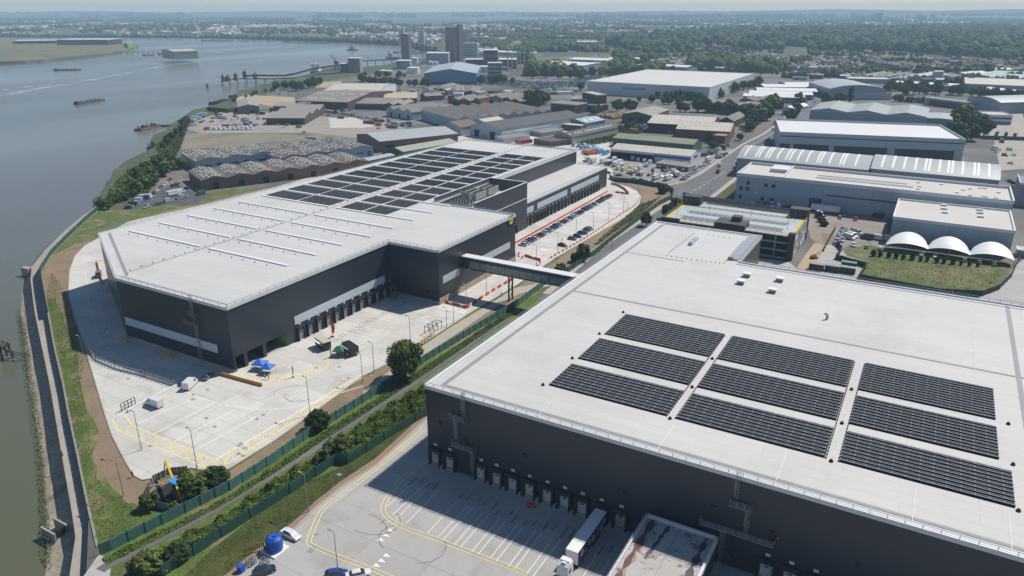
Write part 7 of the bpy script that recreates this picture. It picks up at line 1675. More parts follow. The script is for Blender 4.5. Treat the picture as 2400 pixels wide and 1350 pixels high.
# ---- uncountable scrub between the fences and on banks
def scrub(name,label,polys,n,leaf,hmax,m,seed,px=True,z0=0):
    g=np.random.default_rng(seed); Vs=[]; Fs=[]; off=0
    for poly,w in polys:
        P=np.array(GS(poly,z0)) if px else np.array(poly)
        tr=tessellate_polygon([[Vector((*p,0)) for p in P]]); A=[abs((P[b][0]-P[a][0])*(P[c][1]-P[a][1])-(P[b][1]-P[a][1])*(P[c][0]-P[a][0]))/2 for a,b,c in tr]; A=np.array(A); pr=A/A.sum()
        k=int(n*w); idx=g.choice(len(tr),k,p=pr); r1=np.sqrt(g.random(k)); r2=g.random(k)
        T=np.array([[P[a],P[b],P[c]] for a,b,c in tr])[idx]
        c=T[:,0]*(1-r1)[:,None]+T[:,1]*(r1*(1-r2))[:,None]+T[:,2]*(r1*r2)[:,None]
        # height field of lumps
        hh=hmax*(.35+.65*np.clip(np.sin(c[:,0]*.9+c[:,1]*.35)*np.sin(c[:,1]*.55-c[:,0]*.3)+.45*np.sin(c[:,0]*2.1+3)*np.sin(c[:,1]*1.7),-.4,1))
        z=np.abs(hh)*g.uniform(.35,1,k)+.05+z0
        C=np.column_stack([c,z]); nrm=g.normal(size=(k,3)); nrm[:,2]=np.abs(nrm[:,2])+.5; nrm/=np.linalg.norm(nrm,axis=1)[:,None]
        t=np.cross(nrm,g.normal(size=(k,3))); t/=np.linalg.norm(t,axis=1)[:,None]; b=np.cross(nrm,t); s=(leaf*g.uniform(.5,1.5,k))[:,None]
        V=np.stack([C-t*s-b*s*.7,C+t*s-b*s*.6,C+t*s*.7+b*s,C-t*s*.7+b*s*.8],axis=1).reshape(-1,3); F=np.arange(k*4).reshape(-1,4)+off; off+=k*4; Vs.append(V); Fs.append(F)
    o=bpy.data.objects.new(name,np_mesh(name,np.vstack(Vs),np.vstack(Fs),[m])); COL.objects.link(o); return tag(o,label,kind='stuff')
PL=[(300,1355),(330,1320),(400,1280),(520,1215),(620,1150),(700,1100),(760,1060),(830,1010),(900,965),(950,930),(1000,905),(1005,960),(940,1000),(880,1035),(830,1070),(790,1078),(740,1112),(680,1150),(620,1190),(520,1255),(455,1298),(385,1352)]
scrub('scrub','dense green bramble scrub between the path and the green screen fence',[(PL,1)],70000,.16,1.9,M_SCRUB,1)
scrub('scrub','darker bramble patches in the scrub strip',[(PL,1)],30000,.15,1.4,M_LEAF,2)
scrub('scrub','yellow green patches of young growth in the scrub strip',[([(330,1340),(420,1290),(470,1255),(440,1250)],.3),([(600,1165),(680,1120),(720,1100),(690,1100)],.3),([(850,1000),(930,950),(990,925),(990,950),(900,1000)],.4)],9000,.15,1.5,M_LEAFL,21)
scrub('weeds','thin green weeds along the foot of the palisade fence',[([(240,1310),(400,1235),(540,1162),(640,1097),(745,1022),(850,957),(985,868),(1200,725),(1205,735),(985,885),(855,970),(750,1038),(640,1112),(540,1175),(400,1250),(250,1325)],1)],26000,.13,.6,M_SCRUB,3)
scrub('weeds','green bushes along the outer road fence',[([(1500,480),(1530,470),(1550,460),(1500,505),(1440,545),(1400,575),(1390,575),(1440,530)],1)],5500,.18,.7,M_SCRUB,4)
scrub('grass_tussocks','bright tussocks of long grass on the river bank',[([(120,640),(160,690),(200,830),(190,900),(210,1000),(215,1100),(260,1160),(330,1200),(300,1260),(230,1275),(190,1100),(150,880),(108,690)],1)],9000,.09,.22,mat('long grass blades',(.085,.115,.022),.85,var=.4,scale=.3,fine=.2,spec=.1),5)
scrub('grass_tussocks','long grass and weeds on the verge by the brick edging',[([(390,1395),(500,1285),(620,1195),(700,1140),(800,1095),(900,1020),(1002,965),(880,1074),(800,1127),(690,1222),(600,1289),(500,1378)],1)],9000,.08,.2,mat('long grass blades',(.10,.15,.03)),6)
scrub('meadow_tussocks','tall rough grass tussocks in the meadow behind the near warehouse',[([(2030,620),(2010,650),(2080,663),(2200,685),(2290,687),(2335,665),(2370,620),(2250,606),(2100,590),(2040,580)],1)],3000,.16,.35,mat('meadow blades',(.085,.095,.03),.85,var=.45,scale=.15,fine=.25,spec=.1),7)
scrub('bank_scrub','green scrub on the bank behind the dark roofed shed',[([(1345,335),(1400,322),(1450,303),(1500,298),(1520,305),(1470,325),(1420,335),(1375,343)],1)],9000,.45,2.0,M_LEAF,8)
scrub('bank_scrub','green reeds and scrub along the estate river bank',[([(300,400),(340,385),(372,362),(385,345),(400,322),(425,296),(435,300),(425,340),(400,372),(380,410),(345,455),(290,470),(255,480)],.7),([(240,480),(268,430),(300,400),(345,380),(375,362),(360,345),(400,312),(430,292),(470,268),(480,270),(440,300),(425,345),(395,400),(340,450),(260,486)],1)],16000,.33,1.3,M_LEAF,9)
scrub('bank_weeds','weeds growing on the stone river revetment',[([(40,720),(62,900),(85,1050),(96,1180),(98,1300),(125,1340),(112,1200),(103,1060),(80,900),(60,760)],.6),([(60,650),(95,590),(160,535),(215,490),(222,497),(165,545),(105,600),(72,655)],.4)],4500,.14,.4,M_MARSH,10,z0=WZ+.8)
# ---- far woods, gardens and town: beyond counting
ICO=None
def blob_proto(seed,big=False):
    bm=bmesh.new(); bmesh.ops.create_icosphere(bm,subdivisions=2 if big else 1,radius=1); rr=random.Random(seed)
    for v in bm.verts: v.co*=rr.uniform(.72,1.22); v.co.z*=.95
    V=np.array([v.co[:] for v in bm.verts]); F=np.array([[v.index for v in f.verts] for f in bm.faces]); bm.free(); return V,F
PR=[blob_proto(i) for i in range(6)]; PRB=[blob_proto(20+i,True) for i in range(6)]
def wood(name,label,pts,rad,m,seed,big=False):
    g=np.random.default_rng(seed); Vs=[];Fs=[];off=0; pts=np.array(pts); n=len(pts); L_=PRB if big else PR; which=g.integers(0,len(L_),n)
    for w in range(len(L_)):
        V0,F0=L_[w]; S=pts[which==w]; k=len(S)
        if not k: continue
        a=g.uniform(0,6.28,k); ca,sa=np.cos(a),np.sin(a); r=rad*g.uniform(.6,1.35,k); hz=r*g.uniform(.9,1.4,k)
        X=V0[None,:,0]*ca[:,None]-V0[None,:,1]*sa[:,None]; Y=V0[None,:,0]*sa[:,None]+V0[None,:,1]*ca[:,None]
        V=np.stack([X*r[:,None]+S[:,0,None],Y*r[:,None]+S[:,1,None],V0[None,:,2]*hz[:,None]+(S[:,2]+hz*.75)[:,None]],axis=2).reshape(-1,3)
        F=(F0[None]+ (np.arange(k)*len(V0))[:,None,None]).reshape(-1,3)+off; off+=len(V); Vs.append(V);Fs.append(F)
    o=bpy.data.objects.new(name,np_mesh(name,np.vstack(Vs),np.vstack(Fs),[m])); COL.objects.link(o); return tag(o,label,kind='stuff')
M_WOOD=mat('wood canopy',(.060,.090,.032),.9,var=.6,scale=.045,fine=.5,fscale=.2,spec=.1,stain=(.03,.54,.66,(.095,.125,.04)))
M_WOOD2=mat('garden tree canopy',(.058,.082,.035),.9,var=.45,scale=.02,fine=.4,fscale=.2,spec=.1)
EXC=[GS(p) for p in ([(1250,122),(1440,122),(1440,166),(1250,160)],[(1225,92),(1405,92),(1405,104),(1225,102)],[(1490,146),(1615,148),(1615,168),(1490,165)],[(1835,110),(1890,110),(1890,130),(1835,130)])]
def inpoly(x,y,P):
    c=np.zeros(len(x),bool); j=len(P)-1
    for i in range(len(P)):
        xi,yi=P[i]; xj,yj=P[j]; k=((yi>y)!=(yj>y))&(x<(xj-xi)*(y-yi)/(yj-yi+1e-12)+xi); c^=k; j=i
    return c
def scatter(poly,n,seed,bias=1.0,z=0):
    """random ground points whose picture positions fill poly; even on the ground when bias=1"""
    g=np.random.default_rng(seed); W=np.array(GS(poly)); x0,y0=W.min(0); x1,y1=W.max(0); out=[]; P=[tuple(w) for w in W]
    tot=0
    while tot<n:
        x=g.uniform(x0,x1,n*3); y=g.uniform(y0,y1,n*3); k=inpoly(x,y,P); out.append(np.column_stack([x[k],y[k]])); tot+=k.sum()
        if len(out)>60: break
    o=np.vstack(out)[:n]
    for e in EXC: o=o[~inpoly(o[:,0],o[:,1],e)]
    return np.column_stack([o,np.full(len(o),z)])
def clump(pts,seed,sc,keep):
    x,y=pts[:,0],pts[:,1]; f=np.sin(x/sc+1.3*np.sin(y/sc*.7+seed))+np.sin(y/sc*1.2+1.1*np.sin(x/sc*.8))+.6*np.sin((x+y)/sc*2.7+seed)
    th=np.quantile(f,1-keep); return pts[f>th]
# broad wood on the right hand slope
M_WOODD=mat('dark wood canopy',(.030,.052,.024),.9,var=.5,scale=.045,fine=.45,fscale=.2,spec=.1); M_WOODL=mat('light wood canopy',(.10,.13,.045),.9,var=.4,scale=.045,fine=.4,fscale=.2,spec=.1)
WP=scatter([(1480,132),(1700,116),(1900,120),(2130,125),(2420,150),(2460,120),(2440,70),(2150,66),(1900,72),(1700,76),(1500,88),(1420,104)],6800,1)
WP=np.vstack([clump(WP,11,70,.90)]); WP[:,2]+=5.0+4.0*np.sin(WP[:,0]/130)*np.sin(WP[:,1]/170)-4.0
gw=np.random.default_rng(4).random(len(WP))+.25*np.sin(WP[:,0]/60+1.5*np.sin(WP[:,1]/80)); q1,q2=np.quantile(gw,(.32,.84))
for sel,rad_,mm,lb,sd_ in ((gw<q1,10.5,M_WOODD,'dark trees of the wood on the slope behind the terraces',1),((gw>=q1)&(gw<q2),9.0,M_WOOD,'green trees of the wood on the slope behind the terraces',12),(gw>=q2,8.0,M_WOODL,'light green trees of the wood on the slope behind the terraces',13)): wood('woodland',lb,WP[sel],rad_,mm,sd_,True)
wood('woodland','trees around the works left of the white distribution warehouse',clump(scatter([(1230,180),(1540,172),(1560,150),(1480,135),(1420,120),(1260,104),(1130,110),(1240,150)],3000,2),1,60,.85),6.5,M_WOOD,2,True)
wood('garden_trees','garden trees between the terraced houses',clump(scatter([(1500,168),(1820,176),(2000,168),(2240,170),(2420,180),(2440,140),(2130,128),(1900,122),(1700,118),(1480,134)],1700,3),2,45,.6),3.8,M_WOOD2,3)
wood('woodland','belt of tall trees behind the white distribution warehouse',scatter([(1560,160),(1800,172),(1840,165),(1700,148),(1560,150)],500,4),8,M_WOOD,4,True)
wood('town_trees','trees of the far town and suburbs on the right',clump(scatter([(1100,96),(1500,86),(1700,74),(1900,70),(2150,64),(2460,68),(2500,46),(1900,42),(1400,44),(1050,56),(1040,80)],9500,5),3,160,.55),8.5,M_WOOD2,5)
wood('town_trees','trees of the far shore and marsh on the left',clump(scatter([(-150,84),(300,83),(600,83),(900,86),(1040,92),(1050,60),(700,44),(300,40),(-200,42)],10000,6),4,220,.5),9,M_WOOD2,6)
wood('town_trees','hazy tree lines on the furthest land',clump(scatter([(-300,44),(500,42),(1400,45),(2000,44),(2600,47),(2700,36),(1200,36),(-400,36)],9000,7),5,500,.45),22,M_WOOD2,7)
wood('bank_trees','thin tree line along the far river bank',scatter([(0,86),(300,86.6),(600,90),(850,99),(930,104),(1000,118),(1030,118),(950,100),(850,95),(600,88),(300,85),(0,84.5)],520,8),4.5,M_WOOD,8)
wood('garden_trees','loose trees among the right hand estates',clump(scatter([(1850,190),(2080,190),(2400,210),(2420,180),(2200,175),(2000,170),(1830,178)],420,9),6,40,.4),5,M_WOOD2,9,True)
wood('log_heap','heap of brown logs and waste timber beside the willow trees',scatter([(1405,275),(1470,262),(1475,272),(1440,280)],420,31),1.3,mat('cut timber',(.30,.20,.12),.9,var=.4,scale=.5),31)
# ---- houses: the 280 largest as things, the rest as one mass
M_TILE=mat('house roof tiles',(.17,.13,.11),.85,var=.2,scale=.05); M_TILE2=mat('slate roofs',(.13,.13,.14),.8,var=.15,scale=.05); M_HW=mat('pale house walls',(.46,.43,.38),.8,var=.15,scale=.02); M_HB=mat('brick house walls',(.25,.17,.13),.85,var=.15,scale=.02)
HP={}
def house_mesh(l,d,h,r):
    w=MB(); w.box(0,0,0,l,d,h); w.quad([(0,0,h),(0,d,h),(0,d/2,h+r)]); w.quad([(l,0,h),(l,d/2,h+r),(l,d,h)])
    ro=MB(); ro.quad([(-.4,-.4,h-.1),(l+.4,-.4,h-.1),(l+.4,d/2,h+r+.05),(-.4,d/2,h+r+.05)]); ro.quad([(-.4,d+.4,h-.1),(-.4,d/2,h+r+.05),(l+.4,d/2,h+r+.05),(l+.4,d+.4,h-.1)])
    ch=MB(); ch.box(l*.45,d/2-.5,h+r-.6,l*.45+1.2,d/2+.5,h+r+1.3); 
    wi=MB()
    k=1.5
    while k<l-1.5:
        for z in (1.2,3.6): wi.box(k,-.06,z,k+1.5,.0,z+1.3)
        k+=3.2
    return w,ro,ch,wi
for i,(l,wm,rm_) in enumerate(((26,M_HW,M_TILE),(18,M_HB,M_TILE2),(32,M_HW,M_TILE2),(12,M_HB,M_TILE))):
    w,ro,ch,wi=house_mesh(l,9,5.6,3); out=[]
    for nm,m_,mm in (('wall',w,wm),('roof',ro,rm_),('chimney',ch,M_HB)): o=m_.build(nm,mm); out.append((nm,o.data)); bpy.data.objects.remove(o)
    HP[i]=out
def house(i,x,y,a,label,group):
    t=thing('terraced_house' if i!=3 else 'house',label,'house',(x,y,0),a,group); rf=None
    for nm,me in HP[i]:
        o=bpy.data.objects.new(nm,me); COL.objects.link(o); o.parent=t
        if nm=='roof': rf=o
        elif nm=='chimney': o.parent=rf
rr=random.Random(90); nh=0
wd_=['pale fronted terraced block with brown roof','brick terraced block with slate roof','long pale terraced block with slate roof','small brick house with brown roof']
for (p,q,n_,nm_) in (((1500,152),(1585,143),5,'leftmost slope street'),((1530,158),(1640,142),7,'second slope street from the left'),((1560,162),(1690,140),9,'third slope street from the left'),((1640,158),(1770,134),10,'fourth slope street, below the bright field'),((1700,160),(1830,134),9,'fifth slope street'),((1740,164),(1870,136),8,'sixth slope street, near the white house'),((1860,168),(1950,140),8,'street left of the white house'),((1960,172),(2030,132),9,'street climbing from the road end'),((1990,168),(2080,134),7,'street right of the climbing road'),((1480,148),(1520,140),3,'short street at the wood edge')):
    W=along(GS([p,q]),n_)
    for k in range(n_):
        a=math.atan2(W[k+1][1]-W[k][1],W[k+1][0]-W[k][0]); i=rr.choice((0,1,2)); off=rr.choice((-7,7)); house(i,W[k][0]+off,W[k][1],a,'%s in the %s'%(wd_[i],nm_),'houses of the '+nm_); nh+=1
for k,p in enumerate(scatter([(1830,170),(2000,165),(2200,168),(2420,176),(2440,150),(2150,135),(1950,140)],90,91)):
    i=rr.choice((0,1,3,3)); house(i,p[0],p[1],rr.uniform(0,3.1),'%s among trees at the foot of the wood'%wd_[i],'scattered houses at the foot of the wood')
# the rest
def mass_houses(name,label,pts,seed,lo=8,hi=24,mt=None):
    g=random.Random(seed); mb=MB()
    for x,y,z in pts:
        l=g.uniform(lo,hi); d=g.uniform(8,12); h=g.uniform(5,8); a=g.choice((yaw,yaw+1.57,.3,1.9))+g.uniform(-.2,.2); c,s=math.cos(a),math.sin(a)
        def T(u,v,w): return (x+u*c-v*s,y+u*s+v*c,z+w)
        wmi=g.choice((0,0,1)); rmi=g.choice((2,2,3,4))
        mb.quad([T(0,0,0),T(l,0,0),T(l,0,h),T(0,0,h)],wmi); mb.quad([T(l,0,0),T(l,d,0),T(l,d,h),T(l,d/2,h+3),T(l,0,h)],wmi); mb.quad([T(0,0,0),T(0,0,h),T(0,d/2,h+3),T(0,d,h),T(0,d,0)],wmi); mb.quad([T(0,d,0),T(0,d,h),T(l,d,h),T(l,d,0)],wmi)
        mb.quad([T(0,0,h),T(l,0,h),T(l,d/2,h+3),T(0,d/2,h+3)],rmi); mb.quad([T(0,d,h),T(0,d/2,h+3),T(l,d/2,h+3),T(l,d,h)],rmi)
    return tag(mb.build(name,[M_HW,M_HB,M_TILE,M_TILE2,M_WHITER]),label,kind='stuff')
mass_houses('far_houses','thousands of small houses of the far suburbs',clump(scatter([(1100,94),(1500,86),(1700,74),(1900,70),(2150,64),(2460,66),(2500,46),(1900,42),(1400,44),(1050,56)],8000,95),8,190,.75),1,12,46)
mass_houses('far_houses','houses and sheds along the far river shore',np.vstack([clump(scatter([(520,84),(700,86),(900,93),(1010,104),(1040,95),(1040,62),(800,56),(560,62),(500,76)],2200,96),9,150,.6),clump(scatter([(-100,82),(520,84),(520,60),(300,50),(-100,52)],1500,97),3,200,.45)]),2,14,60)
g_=sheet('field',[(1835,122),(1860,127),(1885,122),(1865,113),(1845,116)],.3,M_GRASS2,'bright green field among the dark wood')
wood('town_trees','trees between the silver sheds and the far suburbs',clump(scatter([(1090,112),(1500,100),(1500,84),(1300,84),(1090,90)],3800,33),3,90,.75),6.5,M_WOOD2,33)
mass_houses('far_houses','small houses between the silver sheds and the far suburbs',clump(scatter([(1090,112),(1500,100),(1500,84),(1300,84),(1090,90)],900,34),7,90,.5),7,10,26)
mass_houses('far_houses','pale houses and clearings showing among the trees of the wood',clump(scatter([(1500,128),(1900,110),(2400,120),(2400,80),(1900,76),(1500,92)],900,98),5,90,.4),3,10,26)
mass_houses('far_houses','small houses tucked between garden trees behind the chimneys',clump(scatter([(1100,135),(1250,110),(1480,108),(1500,96),(1250,90),(1100,98)],500,99),6,80,.5),4,9,22)
# ------------------------------------------------------------------ river wall, boats and piers
WL=[(112,915),(118,900),(83,733),(73,650),(75,632)]
left=[G(*p,ZW) for p in [(167,1420),(167,1350),(180,1260),(168,1183),(147,1067),(132,980),(118,900),(100,815),(83,733),(73,655),(76,628),(105,590),(150,545),(195,507),(226,486)]]
right=RW
M_WALK=mat('walkway concrete',(.30,.28,.245),.9,var=.15,scale=.1,fine=.08,fscale=.8,stain=(.15,.55,.75,(.22,.205,.175)))
mb=MB(); mb.prism(left+right[::-1],-8,ZW); tag(mb.build('flood_walkway',M_WALK),'raised concrete walkway along the river',kind='structure')
t=thing('flood_wall','concrete flood wall with regular panel joints beside the river walkway','wall',(right[2][0],right[2][1],ZW)); O=(right[2][0],right[2][1],ZW)
mb=MB(O)
for a,b in zip(right[2:-1],right[3:]):
    l=math.dist(a,b); n=max(1,int(l/3.0))
    for k in range(n):
        p=Vector(a).lerp(Vector(b),k/n); q=Vector(a).lerp(Vector(b),(k+1)/n); dd=(q-p).normalized()*.06; mb.beam((*(p+dd),ZW/2),(*(q-dd),ZW/2),.45,-ZW+.5+(.06 if k%2 else 0))
mb.build('wall_panel',mat('wall concrete',(.24,.225,.20),.9,var=.15,scale=.3,fine=.1),t)
mb=MB(O)
for a,b in zip(left[:-1],left[1:]): mb.beam((*a,ZW+.2),(*b,ZW+.2),.35,.5)
mb.build('kerb_wall',M_WALK,t)
fence('green_fence','green sheet fence on top of the river wall north of the bend',[tuple(Vector(p)*1.0) for p in right[8:]],2.2,M_FENCE,z=.15)
# revetment slope
rv=[(130,1420),(97,1350),(96,1200),(88,1080),(62,900),(45,760),(45,690),(62,640),(95,595),(140,552),(185,512),(215,490)]
low=[G(*p,WZ) for p in rv]; up=[]
lw=along([tuple(p) for p in left],40); 
mb=MB(); LA=along(low,60); UA=along([(p[0],p[1]) for p in left],60)
g=random.Random(8)
prev=None
for k in range(61):
    row_=[]
    for j in range(9):
        f=j/8; x=LA[k][0]*(1-f)+UA[k][0]*f; y=LA[k][1]*(1-f)+UA[k][1]*f; z=WZ-.3+2.2*f+g.uniform(-.1,.1)
        row_.append((x,y,z))
    if prev:
        for j in range(8): mb.quad([prev[j],row_[j],row_[j+1],prev[j+1]])
    prev=row_
tag(mb.build('revetment',mat('stone revetment',(.34,.295,.225),.95,var=.2,scale=.2,fine=.2,fscale=1.5,brick=(1.6,1.2,.08,(.7,.7,.7),-.10),stain=(.12,.56,.72,(.09,.105,.04)))),'sloping stone river bank with weeds',kind='structure')
x,y=G(130,1245,-5); t=thing('outfall','square concrete river outfall with dark grating in the bank','outfall',(x,y,-6)); mb=MB(); mb.box(-2.5,-1.6,0,2.5,-1.2,2.2); mb.box(-2.5,1.2,0,2.5,1.6,2.6); mb.build('side_wall',M_WALK,t); mb=MB(); mb.box(1.6,-1.2,0,1.9,1.2,2.2); mb.build('grating',M_DARKIN,t)
x,y=G(66,628,-3); t=thing('outfall','small concrete outfall platform at the river wall bend','outfall',(x,y,-6.4)); mb=MB(); mb.box(-3,-1.5,0,2,1.5,3.6); mb.build('slab',M_WALK,t); mb=MB(); railing(mb,[(-3,-1.5),(-3,1.5),(2,1.5)],3.6,1,1,.08); mb.build('railing',M_STEEL,t)
# dolphin at left edge
M_TIMB=mat('old wet timber',(.06,.05,.04),.9,var=.3,scale=.5)
x,y=G(6,840,WZ); t=thing('mooring_dolphin','old timber mooring structure with long poles at the left edge','mooring',(x,y,WZ)); mb=MB()
for dx,dy in ((0,0),(2,-1),(-1,2),(2.5,2)): mb.beam((dx,dy,-1),(dx*.8,dy*.8,5.5),.55)
mb.box(-.5,-.5,4.6,2.6,2.2,5.0); mb.build('piles',M_TIMB,t); mb=MB()
e=Vector(G(70,828,WZ+2.0))-Vector((x,y))
for k in range(3): mb.beam((1,k*.9-.6,4.2-k*.8),(e.x,e.y-k*1.5,1.2-k*.2),.22)
mb.build('poles',M_TIMB,t)
x,y=G(486,207,WZ); t=thing('mooring_dolphin','lone timber dolphin standing in the river','mooring',(x,y,WZ)); mb=MB()
for dx,dy in ((-1.5,0),(1.5,0),(0,2)): mb.beam((dx,dy,-1),(dx*.4,dy*.4,6),.9)
mb.box(-1.6,-.8,4.8,1.6,1.5,6.2); mb.build('piles',M_TIMB,t)
def barge(px0,py0,px1,py1,w,label,m,rail=True):
    a=Vector(G(px0,py0,WZ)); b=Vector(G(px1,py1,WZ)); d=b-a; L_=d.length; t=thing('barge',label,'barge',(a.x,a.y,WZ),math.atan2(d.y,d.x)); mb=MB()
    mb.prism([(0,-w/2),(L_*.06,-w/2-.3),(L_*.94,-w/2-.3),(L_,-w/2),(L_,w/2),(0,w/2)],-.3,1.7); mb.build('hull',m,t); mb=MB(); mb.box(L_*.1,-w/2+1,1.7,L_*.9,w/2-1,2.1); mb.build('deck',mat('barge deck',(.27,.24,.19),.9,var=.25,scale=.2),t)
    mb=MB(); mb.box(L_*.02,-w/2+.5,1.7,L_*.09,w/2-.5,3.4); 
    for k in range(5): mb.box(L_*(.15+k*.16),-w/2+.2,1.7,L_*(.15+k*.16)+1.2,w/2-.2,2.9)
    mb.build('hatch',m,t)
M_HULL=mat('dark hull',(.06,.055,.05),.8,var=.2,scale=.2); M_RUST=mat('rusty hull',(.15,.09,.06),.85,var=.25,scale=.2)
barge(128,165,189,164,14,'low brown barge moored across the river near the spit',M_HULL); barge(178,245,241,235,7,'long thin barge moored in mid river',M_HULL)
barge(474,96,528,96,22,'low dark lighter moored near the far bank, left',M_HULL); barge(667,99,775,102,14,'long dark pontoon near the far bank, right',M_HULL)
barge(372,128,390,127,10,'rusty barge beside the floating green shed',M_RUST); barge(337,131,360,129,9,'rusty workboat beside the walkway',M_RUST); barge(506,246,540,236,18,'big black lighter lying against the river bank',M_HULL); barge(540,230,610,222,8,'black lighter moored behind the sandy plot',M_HULL)
barge(905,136,938,136,16,'dredger barge with crane mast left of the round silo',M_HULL); barge(925,124,933,123,8,'small dark boat beyond the dredger',M_HULL); barge(965,121,975,121,8,'small dark boat near the river bend',M_HULL)
# pontoon wreck
P=[(323,307),(345,303),(372,297),(405,296)]; a=G(*P[0],WZ); t=thing('pontoon','rusty old pontoon and gangway reaching into the river','pontoon',(a[0],a[1],WZ)); O=(a[0],a[1],WZ)
W_=[G(*p,WZ) for p in P]; mb=MB(O); 
for p,q,w in zip(W_[:-1],W_[1:],(9,6,2.5)): mb.beam((*p,WZ+.8),(*q,WZ+.8),w,2.0)
mb.build('deck',M_RUST,t); mb=MB(O); g=random.Random(5)
for k in range(16):
    p=Vector(W_[0]).lerp(Vector(W_[2]),g.uniform(0,1)); mb.box(p.x,p.y,WZ+1.8,p.x+g.uniform(.5,3),p.y+g.uniform(.5,2),WZ+g.uniform(2.2,5))
mb.beam((W_[1][0],W_[1][1],WZ+1),(W_[1][0]+1,W_[1][1],WZ+8),.3); mb.build('deck_gear',M_RUST,t)
# conveyor pier
P=[(520,190),(560,186),(640,186),(690,184),(735,176),(800,172)]; zt=1.0; W_=[G(a,b+0,0) for a,b in P]; t=thing('jetty','long dark conveyor jetty on piles reaching out from the ship berth','jetty',(W_[0][0],W_[0][1],WZ)); O=(W_[0][0],W_[0][1],WZ)
mb=MB(O)
for p,q in zip(W_[:-1],W_[1:]): mb.beam((*p,zt-.2),(*q,zt-.2),3.0,1.4)
mb.build('deck',M_TIMB,t); mb=MB(O)
for p in along(W_,16):
    for s in (-1,1): mb.beam((p[0],p[1]+s,WZ-1),(p[0],p[1]+s,zt-.5),.6)
mb.build('pile',M_TIMB,t)
W2=[G(*p,0) for p in ((570,184),(600,182),(665,183),(690,182),(735,172),(795,166))]; mb=MB(O)
for i,(p,q) in enumerate(zip(W2[:-1],W2[1:])): z0=3.5+max(0,i-2)*2; z1=3.5+max(0,i-1)*2; mb.beam((*p,z0),(*q,z1),2.2,2.4)
mb.build('conveyor',M_DKW,t)
for px,py,w,h in ((523,190,5,12),(534,189,8,11),(553,187,6,13),(574,182,6,14),(598,183,7,11)):
    x,y=G(px,py); mb=MB(O); mb.box(x-w/3,y-w/3,-1,x+w/3,y+w/3,h-5); mb.beam((x,y,h-5),(x+1,y,h-1.5),.9); 
    mb.build('machine_house',M_TIMB,t)
# other jetties
for P,lb in ((((842,152),(880,150),(920,148),(950,144)),'dark conveyor jetty right of the hopper building'),(((960,133),(1010,131),(1045,128)),'thin pier behind the round silo')):
    W_=[G(*p,0) for p in P]; t=thing('jetty',lb,'jetty',(*W_[0],WZ)); O=(*W_[0],WZ); mb=MB(O)
    for p,q in zip(W_[:-1],W_[1:]): mb.beam((*p,7),(*q,7),3,3)
    mb.build('deck',M_GREYW,t); mb=MB(O)
    for p in along(W_,7): mb.beam((*p,WZ-1),(*p,6),1)
    mb.build('pile',M_TIMB,t)
# walkway to the floating shed
W_=[G(*p,0) for p in ((268,124),(300,123.5),(372,124))]; t=thing('gangway','long thin walkway on posts from the spit to the floating shed','walkway',(*W_[0],WZ)); O=(*W_[0],WZ); mb=MB(O)
for p,q in zip(W_[:-1],W_[1:]): mb.beam((*p,1.5),(*q,1.5),2.2,1.0)
mb.build('deck',M_HULL,t); mb=MB(O)
for p in along(W_,8): mb.beam((*p,WZ-1),(*p,1.4),.8)
mb.build('post',M_HULL,t)
# floating shed
bldg('floating_shed','pale olive covered boat shed standing in the river',(378,117),(407,121),(400,112.5),16,'gable','v',1,2.5,mat('olive shed cladding',(.34,.36,.28),.7,var=.08,scale=.03,ribs=(0,4.0,.15)),mat('olive shed roof',(.42,.42,.33),.6,var=.06),feat=[('f',.5,0,18,8,M_DKW,'opening')],depth=48)
mb=MB(); a=G(392,126,WZ); mb.box(a[0]-30,a[1]-6,WZ-.5,a[0]+45,a[1]+60,WZ+.7); tag(mb.build('pontoon',M_RUST),'rusty pontoon deck under the olive boat shed','pontoon')
# ship
a=G(738,176,WZ); b=G(812,160,WZ); d=Vector(b)-Vector(a); L_=d.length; t=thing('cargo_ship','blue hulled cargo ship with white bridge moored at the jetty','ship',(a[0],a[1],WZ),math.atan2(d.y,d.x)); w=8
mb=MB(); mb.prism([(-2,-w*.7),(0,-w),(L_*.85,-w),(L_,0),(L_*.85,w),(0,w),(-2,w*.7)],-.5,6); mb.build('hull',mat('blue hull',(.03,.08,.2),.6,var=.1),t)
mb=MB(); mb.box(2,-w+1.5,6,15,w-1.5,10); mb.box(3,-w+2,10,12,w-2,15); mb.box(4,-w-.5,15,10,w+.5,18); mb.cyl(2,0,10,20,1.6,n=8); mb.beam((8,0,18),(8,0,24),.5); mb.build('bridge_house',M_WHITEP,t)
mb=MB(); mb.box(17,-w+1,6,L_*.8,w-1,7.6); mb.build('hatch_cover',M_RUST,t); mb=MB(); mb.box(4.5,-w-.55,15.8,10.05,w+.55,17); mb.build('window',M_DKW,t)
def crane(px,py,ty,label,m):
    x,y=G(px,py,0); h=toppx((x,y),ty); t=thing('harbour_crane',label,'crane',(x,y,0),yaw); mb=MB()
    for sx in (-3,3):
        for sy in (-3,3): mb.beam((sx,sy,0),(sx*.4,sy*.4,h*.45),.9)
    mb.build('portal_leg',m,t); mb=MB(); mb.box(-3.5,-3,h*.42,3.5,3,h*.62); mb.build('cab',m,t); mb=MB(); mb.beam((0,0,h*.6),(-h*.38,0,h),1.1); mb.beam((0,0,h*.62),(-h*.15,0,h*.98),.6); mb.beam((-h*.15,0,h*.98),(-h*.38,0,h),.5); mb.build('jib',m,t)
crane(790,165,130,'rusty harbour crane with raised jib beside the ship',mat('rusty crane paint',(.20,.10,.07),.8,var=.2)); crane(915,136,122,'small dark crane mast on the dredger barge',M_HULL)
